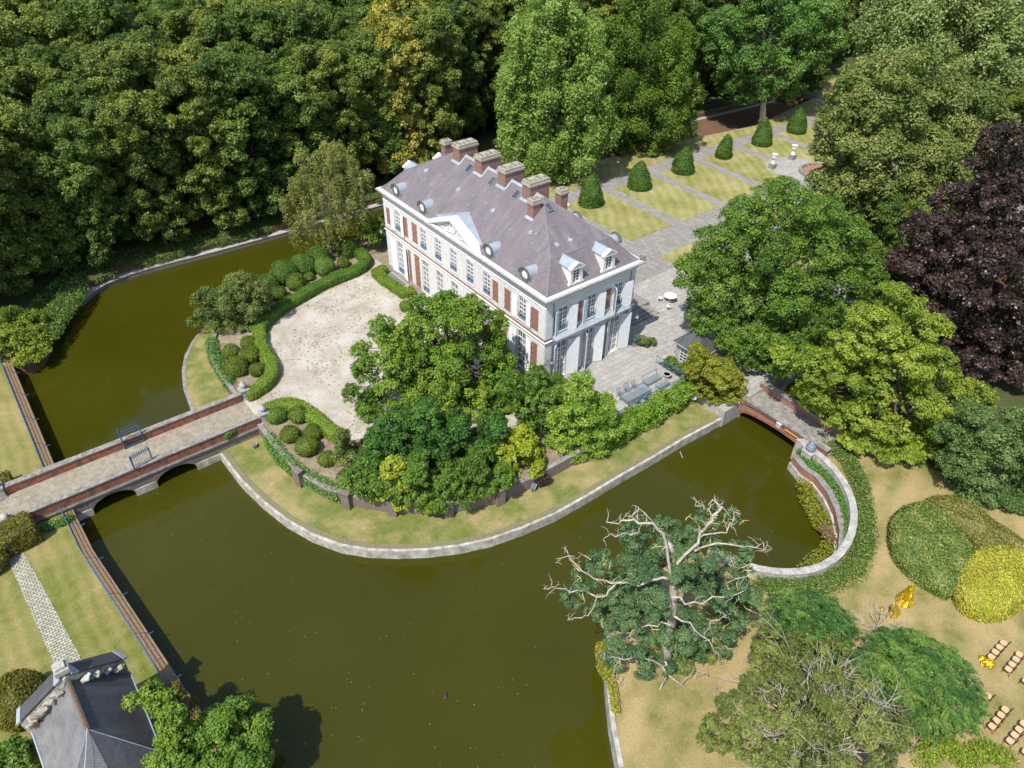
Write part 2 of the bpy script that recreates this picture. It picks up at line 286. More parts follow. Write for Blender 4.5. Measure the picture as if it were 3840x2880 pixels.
class MB:
    def __init__(s): s.v = []; s.f = []
    def add(s, v, f):
        k = len(s.v); s.v += [tuple(map(float, p)) for p in v]; s.f += [tuple(i+k for i in q) for q in f]; return s
    def box(s, x0, y0, z0, x1, y1, z1):
        return s.add([(x0, y0, z0), (x1, y0, z0), (x1, y1, z0), (x0, y1, z0), (x0, y0, z1), (x1, y0, z1), (x1, y1, z1), (x0, y1, z1)],
                     [(0, 3, 2, 1), (4, 5, 6, 7), (0, 1, 5, 4), (1, 2, 6, 5), (2, 3, 7, 6), (3, 0, 4, 7)])
    def obox(s, c, ax, L_, W_, H_, az=(0, 0, 1)):
        a = Vector(ax).normalized(); z = Vector(az); b = z.cross(a).normalized(); z = a.cross(b)
        c = Vector(c); v = []
        for k in (-.5, .5):
            for i, j in ((-.5, -.5), (.5, -.5), (.5, .5), (-.5, .5)): v.append(c+a*L_*i+b*W_*j+z*H_*k)
        return s.add(v, [(0, 3, 2, 1), (4, 5, 6, 7), (0, 1, 5, 4), (1, 2, 6, 5), (2, 3, 7, 6), (3, 0, 4, 7)])
    def prism(s, poly, z0, z1, cap=True):
        n = len(poly); ar = sum(poly[i][0]*poly[(i+1) % n][1]-poly[(i+1) % n][0]*poly[i][1] for i in range(n))
        if ar < 0: poly = poly[::-1]
        v = [(x, y, z0) for x, y in poly]+[(x, y, z1) for x, y in poly]
        f = [(i, (i+1) % n, (i+1) % n+n, i+n) for i in range(n)]
        if cap: f += [tuple(range(n-1, -1, -1)), tuple(range(n, 2*n))]
        return s.add(v, f)
    def prof(s, axis, pts, a, b):
        """extrude a profile: pts are (other horizontal, z); axis 'x' or 'y' runs from a to b"""
        n = len(pts); mk = (lambda t, p: (t, p[0], p[1])) if axis == 'x' else (lambda t, p: (p[0], t, p[1]))
        v = [mk(a, p) for p in pts]+[mk(b, p) for p in pts]
        return s.add(v, [(i, (i+1) % n, (i+1) % n+n, i+n) for i in range(n)]+[tuple(range(n-1, -1, -1)), tuple(range(n, 2*n))])
    def tube(s, pts, rs, n=6, cap=True):
        pts = [Vector(p) for p in pts]
        if not hasattr(rs, '__len__'): rs = [rs]*len(pts)
        up = Vector((0, 0, 1)); ref = None; v = []
        for i, p in enumerate(pts):
            d = (pts[min(i+1, len(pts)-1)]-pts[max(i-1, 0)]).normalized()
            if ref is None: ref = (Vector((1, 0, 0)) if abs(d.z) > .8 else up)
            a = (ref-d*ref.dot(d)).normalized(); b = d.cross(a); ref = a
            for k in range(n):
                t = 2*math.pi*k/n; v.append(p+(a*math.cos(t)+b*math.sin(t))*rs[i])
        f = []
        for i in range(len(pts)-1):
            for k in range(n): f.append((i*n+k, i*n+(k+1) % n, (i+1)*n+(k+1) % n, (i+1)*n+k))
        if cap: f += [tuple(range(n-1, -1, -1)), tuple(range((len(pts)-1)*n, len(pts)*n))]
        return s.add(v, f)
    def lathe(s, c, pr, n=16):
        """pr: list of (r, z)"""
        v = []; f = []
        for r, z in pr:
            for k in range(n): v.append((c[0]+r*math.cos(2*math.pi*k/n), c[1]+r*math.sin(2*math.pi*k/n), c[2]+z))
        for i in range(len(pr)-1):
            for k in range(n): f.append((i*n+k, i*n+(k+1) % n, (i+1)*n+(k+1) % n, (i+1)*n+k))
        f += [tuple(range(n-1, -1, -1)), tuple(range((len(pr)-1)*n, len(pr)*n))]
        return s.add(v, f)
    def strip(s, pts, off0, off1, z0, z1, closed=False, zt=None):
        """a wall that follows a polyline: off0..off1 to its left, z0..z1"""
        P = [Vector((p[0], p[1])) for p in pts]; n = len(P); A = []; B = []
        for i in range(n):
            a = P[(i-1) % n] if (closed or i > 0) else None; c = P[(i+1) % n] if (closed or i < n-1) else None
            d1 = (P[i]-a).normalized() if a is not None else None; d2 = (c-P[i]).normalized() if c is not None else None
            d1 = d1 or d2; d2 = d2 or d1
            n1 = Vector((-d1.y, d1.x)); n2 = Vector((-d2.y, d2.x)); m = (n1+n2).normalized(); m = m/max(.4, m.dot(n1))
            A.append(P[i]+m*off0); B.append(P[i]+m*off1)
        v = []
        for i in range(n):
            v += [(A[i].x, A[i].y, z0), (B[i].x, B[i].y, z0), (B[i].x, B[i].y, z1), (A[i].x, A[i].y, z1)]
        f = []
        for i in range(n if closed else n-1):
            j = (i+1) % n
            for k in range(4): f.append((i*4+k, i*4+(k+1) % 4, j*4+(k+1) % 4, j*4+k))
        if not closed: f += [(3, 2, 1, 0), tuple((n-1)*4+k for k in range(4))]
        return s.add(v, f)
    def build(s, name, mat, parent=None, smooth=False, loc=None, recalc=True):
        me = bpy.data.meshes.new(name); me.from_pydata(s.v, [], s.f); me.update()
        if recalc:
            bm = bmesh.new(); bm.from_mesh(me); bmesh.ops.recalc_face_normals(bm, faces=bm.faces); bm.to_mesh(me); bm.free()
        boxuv(me); me.materials.append(mat)
        if smooth: me.polygons.foreach_set('use_smooth', [True]*len(me.polygons))
        return link(name, me, parent, loc)
def struct(name, mb, mat): return tag(mb.build(name, mat), kind='structure')
def chaikin(pts, k=1, closed=False):
    for _ in range(k):
        q = [] if closed else [pts[0]]
        for i in range(len(pts) if closed else len(pts)-1):
            a, b = pts[i], pts[(i+1) % len(pts)]
            q += [tuple(a[j]*.75+b[j]*.25 for j in range(len(a))), tuple(a[j]*.25+b[j]*.75 for j in range(len(a)))]
        if not closed: q.append(pts[-1])
        pts = q
    return pts
# ---------------------------------------------------------------- foliage
rng = np.random.default_rng(7)
def unit(v): return v/np.maximum(np.linalg.norm(v, axis=-1, keepdims=True), 1e-9)
def leafmesh(P, Nn, size, tint, asp=.62, extra=None, tang=None):
    n = len(P); r = rng.normal(size=(n, 3)) if tang is None else tang
    t = unit(r-Nn*(r*Nn).sum(1, keepdims=True)); b = np.cross(Nn, t)
    s = (size if hasattr(size, '__len__') else np.full(n, size))*rng.uniform(.5, 1.45, n); s = s[:, None]
    V = np.empty((n, 4, 3)); V[:, 0] = P-t*s*.5; V[:, 2] = P+t*s*.5
    V[:, 1] = P+b*s*.5*asp+Nn*s*.12; V[:, 3] = P-b*s*.5*asp+Nn*s*.12
    return V.reshape(-1, 3), np.arange(n*4).reshape(-1, 4), tint
def raw_mesh(name, chunks, mat):
    """chunks: (V, quads, tint per face)"""
    vo = 0; Vs = []; Fs = []; Ts = []
    for V, F, T in chunks:
        Vs.append(V); Fs.append(F+vo); Ts.append(T); vo += len(V)
    V = np.concatenate(Vs).astype(np.float32); F = np.concatenate(Fs).astype(np.int32); T = np.concatenate(Ts).astype(np.float32)
    me = bpy.data.meshes.new(name); me.vertices.add(len(V)); me.vertices.foreach_set('co', V.ravel())
    me.loops.add(F.size); me.loops.foreach_set('vertex_index', F.ravel())
    me.polygons.add(len(F)); me.polygons.foreach_set('loop_start', np.arange(0, F.size, 4, dtype=np.int32)); me.polygons.foreach_set('loop_total', np.full(len(F), 4, np.int32))
    me.update(calc_edges=True)
    a = me.attributes.new('tint', 'FLOAT', 'FACE'); a.data.foreach_set('value', T)
    me.materials.append(mat); return me
def crown(name, lobes, n, leaf, mat, sub=.30, nsub=26, up=.55, flat=.8, core=.06, spread=.34, tspan=(.1, .9), droop=0., asp=.62, zmin=None):
    """lobes: (x, y, z, r[, tint shift]); leaves sit on small clumps that sit on the lobes"""
    lb = np.array([tuple(l[:4]) for l in lobes], float); sh = np.array([l[4] if len(l) > 4 else 0. for l in lobes])
    ctr = lb[:, :3].mean(0); C = []; Rr = []; T = []; Dn = []
    for i in range(len(lb)):
        k = max(5, int(nsub*rng.uniform(.8, 1.25)))
        d = unit(rng.normal(size=(k, 3))+np.array([0, 0, .3])+.5*unit(lb[i, :3]-ctr)*np.array([1, 1, .6]))
        rr = lb[i, 3]*sub*rng.uniform(.55, 1.35, k)
        C.append(lb[i, :3]+d*((lb[i, 3]-rr*.7)*rng.uniform(.72, 1.12, k))[:, None]*np.array([1, 1, .9])); Rr.append(rr); Dn.append(d)
        T.append(np.clip(rng.uniform(tspan[0], tspan[1])*.35+rng.uniform(*tspan, k)*.5+sh[i]+.05, 0, 1))
    C = np.concatenate(C); Rr = np.concatenate(Rr); T = np.concatenate(T); Dn = np.concatenate(Dn)
    pr = Rr**2; idx = rng.choice(len(C), n, p=pr/pr.sum())
    u = unit(rng.normal(size=(n, 3))+Dn[idx]*.9+np.array([0, 0, .3])); rad = Rr[idx]*np.clip(1-np.abs(rng.normal(0, .28, n)), .1, 1.15)
    P = C[idx]+u*rad[:, None]*np.array([1, 1, flat]); P += rng.normal(size=(n, 3))*leaf*spread
    if droop: P[:, 2] -= rng.exponential(droop, n)*(rng.random(n) < .5)
    if zmin is not None: P[:, 2] = np.maximum(P[:, 2], zmin+rng.uniform(0, .3, n))
    Nn = unit(u*.75+np.array([0, 0, up])+rng.normal(size=(n, 3))*.5)
    tint = np.clip(T[idx]+rng.normal(0, .13, n), 0, 1)
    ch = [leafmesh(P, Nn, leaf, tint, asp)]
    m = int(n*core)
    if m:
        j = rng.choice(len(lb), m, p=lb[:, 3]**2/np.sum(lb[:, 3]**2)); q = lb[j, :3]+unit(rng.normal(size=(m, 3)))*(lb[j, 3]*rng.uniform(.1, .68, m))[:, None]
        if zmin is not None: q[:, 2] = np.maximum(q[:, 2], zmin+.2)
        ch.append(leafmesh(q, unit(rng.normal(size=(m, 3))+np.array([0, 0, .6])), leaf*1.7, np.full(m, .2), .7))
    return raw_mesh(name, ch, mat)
def limbs(lobes, base, r0, fork=.35, n=7, wob=.5, ends=.6):
    mb = MB(); lb = [l for l in lobes]; c = np.mean([l[:3] for l in lb], axis=0); zt = base[2]+(max(l[2] for l in lb)-base[2])
    fk = Vector((base[0]*.6+c[0]*.4, base[1]*.6+c[1]*.4, base[2]+(c[2]-base[2])*fork*1.6))
    mid = Vector(base).lerp(fk, .5)+Vector((rng.normal()*.12, rng.normal()*.12, 0))
    top = Vector((c[0], c[1], c[2]+(zt-c[2])*.7))
    mb.tube([base, (base[0], base[1], base[2]+.5), mid, fk, fk.lerp(top, .5)+Vector((.2, .1, 0)), top], [r0*1.5, r0*1.05, r0*.9, r0*.75, r0*.45, r0*.1], 9)
    for l in lb:
        e = Vector(l[:3]); s = fk.lerp(top, float(rng.uniform(0, .6))); q = s.lerp(e, ends+.3)
        m1 = s.lerp(q, .35)+Vector(rng.normal(size=3))*wob*.5; m2 = s.lerp(q, .7)+Vector(rng.normal(size=3))*wob*.5
        mb.tube([s, m1, m2, q], [r0*.38, r0*.27, r0*.17, r0*.06], n)
    return mb
def tree(name, label, base, lobes, n, leaf, mat, bark='bark', r0=.3, cat='tree', group=None, trunk=True, wob=.5, **kw):
    bx, by, bz = base; t = empty(name, base, 0, label, cat, group)
    lo = [(l[0]-bx, l[1]-by, l[2]-bz, *l[3:]) for l in lobes]
    link('crown', crown(name+'_crown', lo, n, leaf, L[mat], **kw), t)
    if trunk: limbs(lo, (0, 0, 0), r0, wob=wob).build('trunk', M[bark], t, True)
    return t
FW = Vector((math.cos(YAW), math.sin(YAW), 0))
def sil(base, specs, thick=.55, back=True):
    """crown lobes whose sighted centre (x, y) and sighted radius are known, in the upright plane through the trunk, moved deeper by off metres"""
    out = []
    for sp in specs:
        x, y, r = sp[:3]; off = sp[3] if len(sp) > 3 else 0.; sh = sp[4] if len(sp) > 4 else 0.
        d = ray(x, y); p0 = Vector(base)+FW*off; t = (p0-Vector(CAM)).dot(FW)/Vector(d).dot(FW); q = Vector(CAM)+Vector(d)*t
        rm = r/1611.5*(q-Vector(CAM)).length
        out.append((q.x, q.y, q.z, rm, sh))
        if back: out.append((q.x+FW.x*rm*1.1, q.y+FW.y*rm*1.1, q.z-rm*.35, rm*.9, sh))
    return out
def sample_mesh(V, F, n):
    """random points and normals on quads/tris"""
    T = []
    for f in F:
        for k in range(1, len(f)-1): T.append((f[0], f[k], f[k+1]))
    T = np.array(T); V = np.array(V, float); a, b, c = V[T[:, 0]], V[T[:, 1]], V[T[:, 2]]
    cr = np.cross(b-a, c-a); ar = np.linalg.norm(cr, axis=1); i = rng.choice(len(T), n, p=ar/ar.sum())
    r1, r2 = rng.random(n), rng.random(n); s = np.sqrt(r1); w0, w1, w2 = 1-s, s*(1-r2), s*r2
    return a[i]*w0[:, None]+b[i]*w1[:, None]+c[i]*w2[:, None], unit(cr[i])
def clipped(name, mb, n, leaf, mat, parent=None, rough=.5, up=.3, loc=None, jit=.6, tb=.15, tnoise=1.):
    """a clipped bush or hedge: a solid body with leaves all over its surface"""
    bm = bmesh.new(); me0 = bpy.data.meshes.new('tmp'); me0.from_pydata(mb.v, [], mb.f); bm.from_mesh(me0)
    bmesh.ops.remove_doubles(bm, verts=bm.verts, dist=1e-4); bmesh.ops.recalc_face_normals(bm, faces=bm.faces)
    V = [v.co[:] for v in bm.verts]; F = [tuple(v.index for v in f.verts) for f in bm.faces]; bm.free()
    P, Nn = sample_mesh(V, F, n); ph = rng.uniform(0, 9, 3)
    if ((P-np.mean(V, axis=0))*Nn).sum(1).mean() < -.02: Nn = -Nn
    lump = np.sin(P[:, 0]*2.1*tnoise+ph[0])*np.sin(P[:, 1]*2.3*tnoise+ph[1])*np.sin(P[:, 2]*2.6*tnoise+ph[2])
    P = P+Nn*(np.abs(rng.normal(0, jit*leaf, n))+lump*leaf*.35)[:, None]
    t = np.clip(.45+lump*.3+rng.normal(0, .17, n), 0, 1)
    N2 = unit(Nn+np.array([0, 0, up])+rng.normal(size=(n, 3))*rough)
    quads = [f if len(f) == 4 else None for f in F]; Q = []
    for f in F:
        if len(f) == 4: Q.append(f)
        elif len(f) == 3: Q.append((f[0], f[1], f[2], f[2]))
        else:
            for k in range(1, len(f)-1): Q.append((f[0], f[k], f[k+1], f[k+1]))
    Q2 = [q for q in Q if q[2] != q[3]]; tri = [q for q in Q if q[2] == q[3]]
    Vb = np.array(V, float)
    if tri:   # turn triangles into quads by adding edge midpoints
        ex = []
        for q in tri: ex.append((Vb[q[1]]+Vb[q[2]])/2)
        k0 = len(Vb); Vb = np.concatenate([Vb, np.array(ex)])
        Q2 += [(q[0], q[1], k0+i, q[2]) for i, q in enumerate(tri)]
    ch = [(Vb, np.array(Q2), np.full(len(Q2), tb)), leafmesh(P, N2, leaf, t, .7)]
    return link(name, raw_mesh(name, ch, L[mat]), parent, loc)
def ball(c, rx, ry, rz, n=20, m=12, flatb=.0, seed=0):
    mb = MB(); v = []; f = []; rs = np.random.default_rng(seed); ph = rs.uniform(0, 6, 4)
    for i in range(m+1):
        th = math.pi*i/m
        for k in range(n):
            a = 2*math.pi*k/n; w_ = 1+.05*math.sin(3*a+ph[0])*math.sin(2*th+ph[1])+.04*math.sin(5*a+ph[2]+th*2)
            z = math.cos(th)*rz*w_; z = max(z, -rz*(1-flatb))
            v.append((c[0]+rx*math.sin(th)*math.cos(a)*w_, c[1]+ry*math.sin(th)*math.sin(a)*w_, c[2]+z))
    for i in range(m):
        for k in range(n): f.append((i*n+k, (i+1)*n+k, (i+1)*n+(k+1) % n, i*n+(k+1) % n))
    return mb.add(v, f)
# ================================================================ THE SETTING
WZ, SZ, GZ, CZ, LZ = -2.35, -1.45, -.4, -.5, -.9      # water, island strip, gravel court, side court, outer land
SOUTH = [(10.3, -12.8), (6.7, -12.6), (2.3, -12.6), (-1.6, -12.5), (-5.3, -12.5), (-8.8, -12.4), (-11.9, -11.95), (-14.7, -11.3), (-17, -10.4), (-19.2, -9.2),
         (-21.1, -7.9), (-22.9, -6.4), (-24.4, -4.7), (-25.7, -2.4), (-26.7, .3), (-27.4, 3.3), (-27.9, 6.8), (-28.05, 11.0)]
NORTH = [(-28.05, 16.2), (-28, 18.6), (-27.5, 22.1), (-26.6, 25.2), (-25.5, 27.6), (-24.0, 29.7), (-21.9, 31.8), (-19.4, 33.6), (-16.8, 34.9), (-13.9, 35.9), (-10, 36.7), (-5, 37.5), (0, 38.1), (12, 38.5), (26, 38.5)]
island = [(14.2, -12.9)]+SOUTH+NORTH
tier = [G(x, y, -.85) for x, y in [(1713, 985), (1735, 1012), (1762, 1030), (1787, 1062), (1805, 1100), (1815, 1145), (1812, 1185)]]
ring = [G(x, y, -.1) for x, y in [(1737, 957), (1782, 985), (1822, 1028), (1846, 1075), (1853, 1120), (1843, 1168), (1815, 1208), (1772, 1233), (1720, 1242), (1660, 1239), (1602, 1224), (1563, 1204)]]
ring = chaikin([(13.9, -20.6)]+ring+[(-2.9, -23.4), (-2.6, -22.2)], 1)
SEB = [G(x, y, -1.) for x, y in [(1308, 1428), (1311, 1480), (1319, 1560), (1337, 1659)]]
hole = [(-36.2, -70), (-36.6, -25), (-37.7, -12.7), (-38.1, -9.4), (-38.9, -2.2), (-39.8, 5.8), (-40, 11.4), (-40, 35.6), (-38.6, 35.0), (-37.4, 35.9), (-36.4, 37.7), (-35.6, 40.0), (-34.6, 42.3), (-33.4, 44.4), (-31.9, 46.2), (-30.2, 47.9), (-28.2, 49.0), (-25.4, 49.6),
        (-22.2, 49.7), (-18, 49.4), (-14, 49.1), (0, 48.6), (10, 48.5), (30, 48.4), (60, 46.8), (95, 43.6), (100, 36), (100, 10), (60, 10), (60, -21.6), (17.9, -21.6), (13.9, -21.6)]
hole += ring+[(-4.5, -21.9), (-9, -21.6), (-12.6, -22.4)]+SEB+[(-24, -42), (-34, -70)]
def fill_with_hole(outer, inner, z):
    bm = bmesh.new()
    for loop in (outer, inner):
        vs = [bm.verts.new((x, y, z)) for x, y in loop]
        for i in range(len(vs)): bm.edges.new((vs[i], vs[(i+1) % len(vs)]))
    bmesh.ops.triangle_fill(bm, use_beauty=True, use_dissolve=False, edges=bm.edges[:])
    return bm
bm = fill_with_hole([(-400, -400), (600, -400), (600, 600), (-400, 600)], hole, LZ)
vs = [bm.verts.new((x, y, zz)) for zz in (LZ, -4.) for x, y in hole]; n_ = len(hole)
for i in range(n_): bm.faces.new((vs[i], vs[(i+1) % n_], vs[(i+1) % n_+n_], vs[i+n_]))
for f in bm.faces:
    f.normal_update()
    if abs(f.normal.z) > .5 and f.normal.z < 0: f.normal_flip()
for f in bm.faces: f.material_index = 0 if abs(f.normal.z) > .5 else 1
me = bpy.data.meshes.new('ground'); bm.to_mesh(me); bm.free(); me.materials.append(M['dlawn']); me.materials.append(M['litter']); tag(link('ground', me), kind='structure')
struct('moat_bed', MB().box(-60, -90, -4.2, 120, 60, -4.0), M['soil'])
mb = MB(); mb.add([(-60, -90, WZ), (120, -90, WZ), (120, 60, WZ), (-60, 60, WZ)], [(0, 1, 2, 3)]); struct('moat_water', mb, M['water'])
# island: strip, gravel platform, terrace, side court, garden
struct('island_lawn_strip', MB().prism(island, -4, SZ), M['lawn'])
PS = [(11.5, -9.1), (8, -9.1), (2, -9.15), (-4, -9.0), (-9, -8.9), (-12.2, -8.5), (-16, -7), (-19.3, -4.3), (-21.7, -1.6), (-23.1, .7), (-24, 3.8), (-24.2, 7.7), (-24.2, 11.35)]
PN = [(-24.2, 16.0), (-24.2, 19.7), (-24.0, 23.2), (-23.1, 26.0), (-21.7, 28.3), (-19.6, 30.9), (-17.2, 33.0), (-13.9, 34.9), (-10, 36.0), (-5, 36.9), (0, 37.5), (12.2, 37.9)]
struct('gravel_court', MB().prism([(12.2, -.2), (12.2, -9.1)]+PS+PN, -4, GZ-.02), M['soil'])
gv = [G(x, y, GZ) for x, y in [(530, 858), (560, 846), (585, 828), (592, 800), (584, 765), (570, 725), (577, 690), (600, 665), (640, 642), (700, 612), (760, 583), (806, 568), (806, 548), (835, 532)]]
gv2 = [G(x, y, GZ) for x, y in [(560, 883), (600, 866), (640, 868), (680, 893), (715, 925), (760, 950)]]
struct('gravel', MB().prism([(-.2, -.2), (-.2, 37)]+[(x+.3, y) for x, y in PN[::-1] if y < 37.4]+[(-23.9, 16), (-23.9, 11.4)]+[(x+.3, y+.4) for x, y in PS[::-1] if x < -2], GZ-.03, GZ+.002), M['gravel'])
struct('planting_bed', MB().prism(gv[:1]+gv[:14][1:]+[(-1.2, 36.7)]+[(x+.3, y-.2) for x, y in PN[::-1] if x < -1 and y > 16.5], GZ-.03, GZ+.012), M['soil'])
struct('planting_bed', MB().prism(gv2+[(-14, 2.), (-9, -3.0), (-4, -6), (-1, -8.4)]+[(x+.2, y+.3) for x, y in PS if -23.9 < x < -1]+[(-23.8, 11.3)], GZ-.03, GZ+.012), M['soil'])
struct('terrace_paving', MB().box(-.9, -8.2, -4, 11.5, 0, 0), M['flag'])
struct('side_court_paving', MB().prism([(11.5, -13.0), (12.2, 4.4), (19.3, 4.4), (19.3, 8), (27.8, 8), (27.8, -12.9)], -4, CZ), M['flag'])
mb = MB().prism([(12.2, 4.4), (19.3, 4.4), (19.3, 8), (27.8, 8), (27.8, -12.9), (140, -12.9), (140, 30), (96, 36.5), (76, 33.6), (60, 36.4), (44, 38.3), (12.2, 38.5)], -4, 0); struct('garden_paving', mb, M['flagy'])
for k in range(6):
    x0 = 27.9+9.55*k; struct('garden_lawn', MB().box(x0, 16., -.1, x0+7.75, 28.95, .03), M['glawn'])
    if k < 5: struct('garden_lawn', MB().box(x0, -6., -.1, x0+7.75, 11.0, .03), M['glawn'])
mb = MB().prism([(14, 32.4), (60, 32.1), (74, 31.4), (96, 31), (96, 36.2), (76, 33.4), (60, 36.1), (44, 38.1), (14, 38.2)], -.1, .028); struct('garden_verge', mb, M['glawn'])
struct('paving_ramp', MB().prof('x', [(2.6, CZ-.3), (2.6, CZ+.003), (8.02, .004), (8.02, CZ-.3)], 19.3, 27.8), M['flag'])
mb = MB().prism([(61.2, 14), (61.2, 20), (63.4, 22.2), (67, 22.2), (69.6, 19.8), (69.6, 14)], 0, .04); struct('plaza_paving', mb, M['flag'])
mb = MB()
for p in [(28, 40), (40, 39.5), (60, 38)]: pass
mb.prism([(40, 38.6), (60, 36.7), (76, 34), (98, 37), (98, 43), (60, 46), (40, 46.5)], -4, -1.9); struct('leaf_covered_bank', mb, M['litter'])
# west lawn, path and SE lawns
struct('west_lawn', MB().prism([(-70, -40), (-38.8, -40), (-38.6, -12), (-39.6, -2), (-40.6, 6), (-40.8, 11.2), (-70, 11.2)], LZ-.05, LZ+.006), M['wlawn'])
struct('west_lawn', MB().prism([(-70, 16.2), (-40.8, 16.2), (-40.8, 60), (-70, 60)], LZ-.05, LZ+.006), M['wlawn'])
cp = [G(x, y, LZ) for x, y in [(8, 1187), (43, 1178), (95, 1272), (180, 1430), (150, 1460), (120, 1440), (70, 1330)]]
struct('cobbled_path', MB().prism(cp, LZ-.02, LZ+.03), M['cobble'])
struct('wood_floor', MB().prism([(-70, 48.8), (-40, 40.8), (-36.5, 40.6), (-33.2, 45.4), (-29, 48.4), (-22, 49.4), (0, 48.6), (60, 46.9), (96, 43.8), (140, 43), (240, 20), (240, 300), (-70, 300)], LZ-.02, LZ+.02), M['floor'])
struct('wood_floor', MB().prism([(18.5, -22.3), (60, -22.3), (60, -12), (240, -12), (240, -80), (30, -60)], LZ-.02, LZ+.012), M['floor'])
struct('bridge_path', MB().box(-70, 11.9, LZ-.3, -43.9, 15.4, LZ+.03+.35), M['setts'])
# ---- banks and walls
def wall(name, label, pts, w, z0, z1, mat, cop=None, cw=.0, ch=.12, side=-1, closed=False, cat='wall'):
    t = empty(name, (pts[0][0], pts[0][1], z0), 0, label, cat); o = t.location
    loc = [(p[0]-o.x, p[1]-o.y) for p in pts]
    a, b = (-.03, w) if side > 0 else (-w, .03)
    MB().strip(loc, a, b, 0, z1-z0, closed).build('masonry', M[mat], t)
    if cop: MB().strip(loc, a-cw, b+cw, z1-z0+.002, z1-z0+ch, closed).build('coping', M[cop], t)
    return t
BZ = SZ+.02
bw = wall('bank_wall', 'pale concrete bank wall curving round the island lawn, brick edging on top', [(14.0, -12.9)]+SOUTH, .22, -3.4, BZ, 'bank', side=-1)
MB().strip([(p[0]-14.0, p[1]+12.9) for p in [(14.0, -12.9)]+SOUTH], -.66, -.24, BZ+3.4-.05, BZ+3.4+.03).build('brick_edging', M['edgebrick'], bw)
wall('bank_wall', 'thin stone bank edge round the small lawn north of the long bridge', NORTH, .3, -3.4, BZ, 'coping', side=-1)
wall('bank_wall', 'mossy ledge wall with pale capping along the far moat bank under the wood', [(-31.9, 46.2), (-30.2, 47.9), (-28.2, 49.0), (-25.4, 49.6), (-22.2, 49.7), (-18, 49.4), (-14, 49.1), (0, 48.6), (10, 48.5), (30, 48.4), (60, 46.8), (95, 43.6)], .85, -3.4, -1.85, 'oldbrick', 'lightcop', .04, .1, side=-1)
wall('moat_wall', 'broad mossy brick wall beside the blue fence, upstream of the long bridge', [(-40, 35.6), (-40, 16.0)], .75, -3.5, LZ+.03, 'mossbrick', side=-1)
wall('moat_wall', 'mossy brick wall beside the blue fence running down to the gatehouse', [(-40, 11.2), (-39.8, 5.8), (-38.9, -2.2), (-38.1, -9.4), (-37.7, -12.7), (-36.7, -25)], .75, -3.5, LZ+.03, 'mossbrick', side=-1)
wall('bank_wall', 'narrow pale kerb along the moat bank below the gnarled tree', SEB[::-1][:]+[(-12.6, -22.4)], .28, -3.5, LZ+.06, 'bank', side=-1)
# retaining wall of the gravel court
rw = wall('retaining_wall', 'old dark brick retaining wall with pilasters above the lawn strip', PS, .4, SZ-.2, GZ+.12, 'oldbrick', 'coping', .02, .06, side=-1)
for x, y in [(655, 1035), (760, 1075), (860, 1085), (965, 1095), (1073, 1072)]:
    p = G(x, y, SZ+.4); q = min(range(len(PS)-1), key=lambda i: (Vector(PS[i])-Vector(p)).length+(Vector(PS[i+1])-Vector(p)).length)
    a, b = Vector(PS[q]), Vector(PS[q+1]); d = (b-a).normalized(); f = a+d*max(0, (Vector(p)-a).dot(d)); nn = Vector((d.y, -d.x))*-1
    c = f+Vector((-d.y, d.x))*.1-Vector((PS[0][0], PS[0][1])); mb = MB(); c2 = f-Vector(PS[0])
    off = Vector((-d.y, d.x)) if (f+Vector((-d.y, d.x))-Vector((-8, 10))).length > (f-Vector((-8, 10))).length else -Vector((-d.y, d.x))
    c2 = c2+off*.2; mb.obox((c2.x, c2.y, .95), (d.x, d.y, 0), .75, .5, 1.9); mb.obox((c2.x, c2.y, 1.95), (d.x, d.y, 0), .85, .6, .12)
    mb.build('pilaster', M['oldbrick'], rw)
wall('garden_wall', 'low brick wall with stone coping behind the clipped balls on the north side', PN, .3, SZ-.2, GZ+.22, 'oldbrick', 'coping', .03, .07, side=-1)
wall('terrace_wall', 'brick wall below the blue terrace balustrade', [(11.5, -8.25), (-.9, -8.25), (-.9, 0)], .3, SZ, -.02, 'oldbrick', 'coping', .03, .06, side=-1)
# brick ledge and curved outer parapet of the round basin
tw = wall('basin_wall', 'curved brick ledge wall with pale foot on the water side of the basin', tier[::-1], .5, -1.9, -.9, 'brick', 'coping', .04, .1, side=-1)
MB().strip([(p[0]-tier[-1][0], p[1]-tier[-1][1]) for p in tier[::-1]], -.56, .2, -1.6, .32).build('pale_foot', M['bank'], tw)
wall('basin_parapet', 'broad pale curved parapet round the outer side of the basin', ring[1:-2], .5, -3.2, -.16, 'bank', 'lightcop', .02, .12, side=-1)
led = tier+[p for p in ring if p[0] > 3][::-1]
tag(MB().prism(tier+[ring[i] for i in range(len(ring)) if ring[i][1] < -20.5 and ring[i][0] > tier[-1][0]][::-1], -3, -.98).build('planting_ledge', M['soil']), kind='structure')
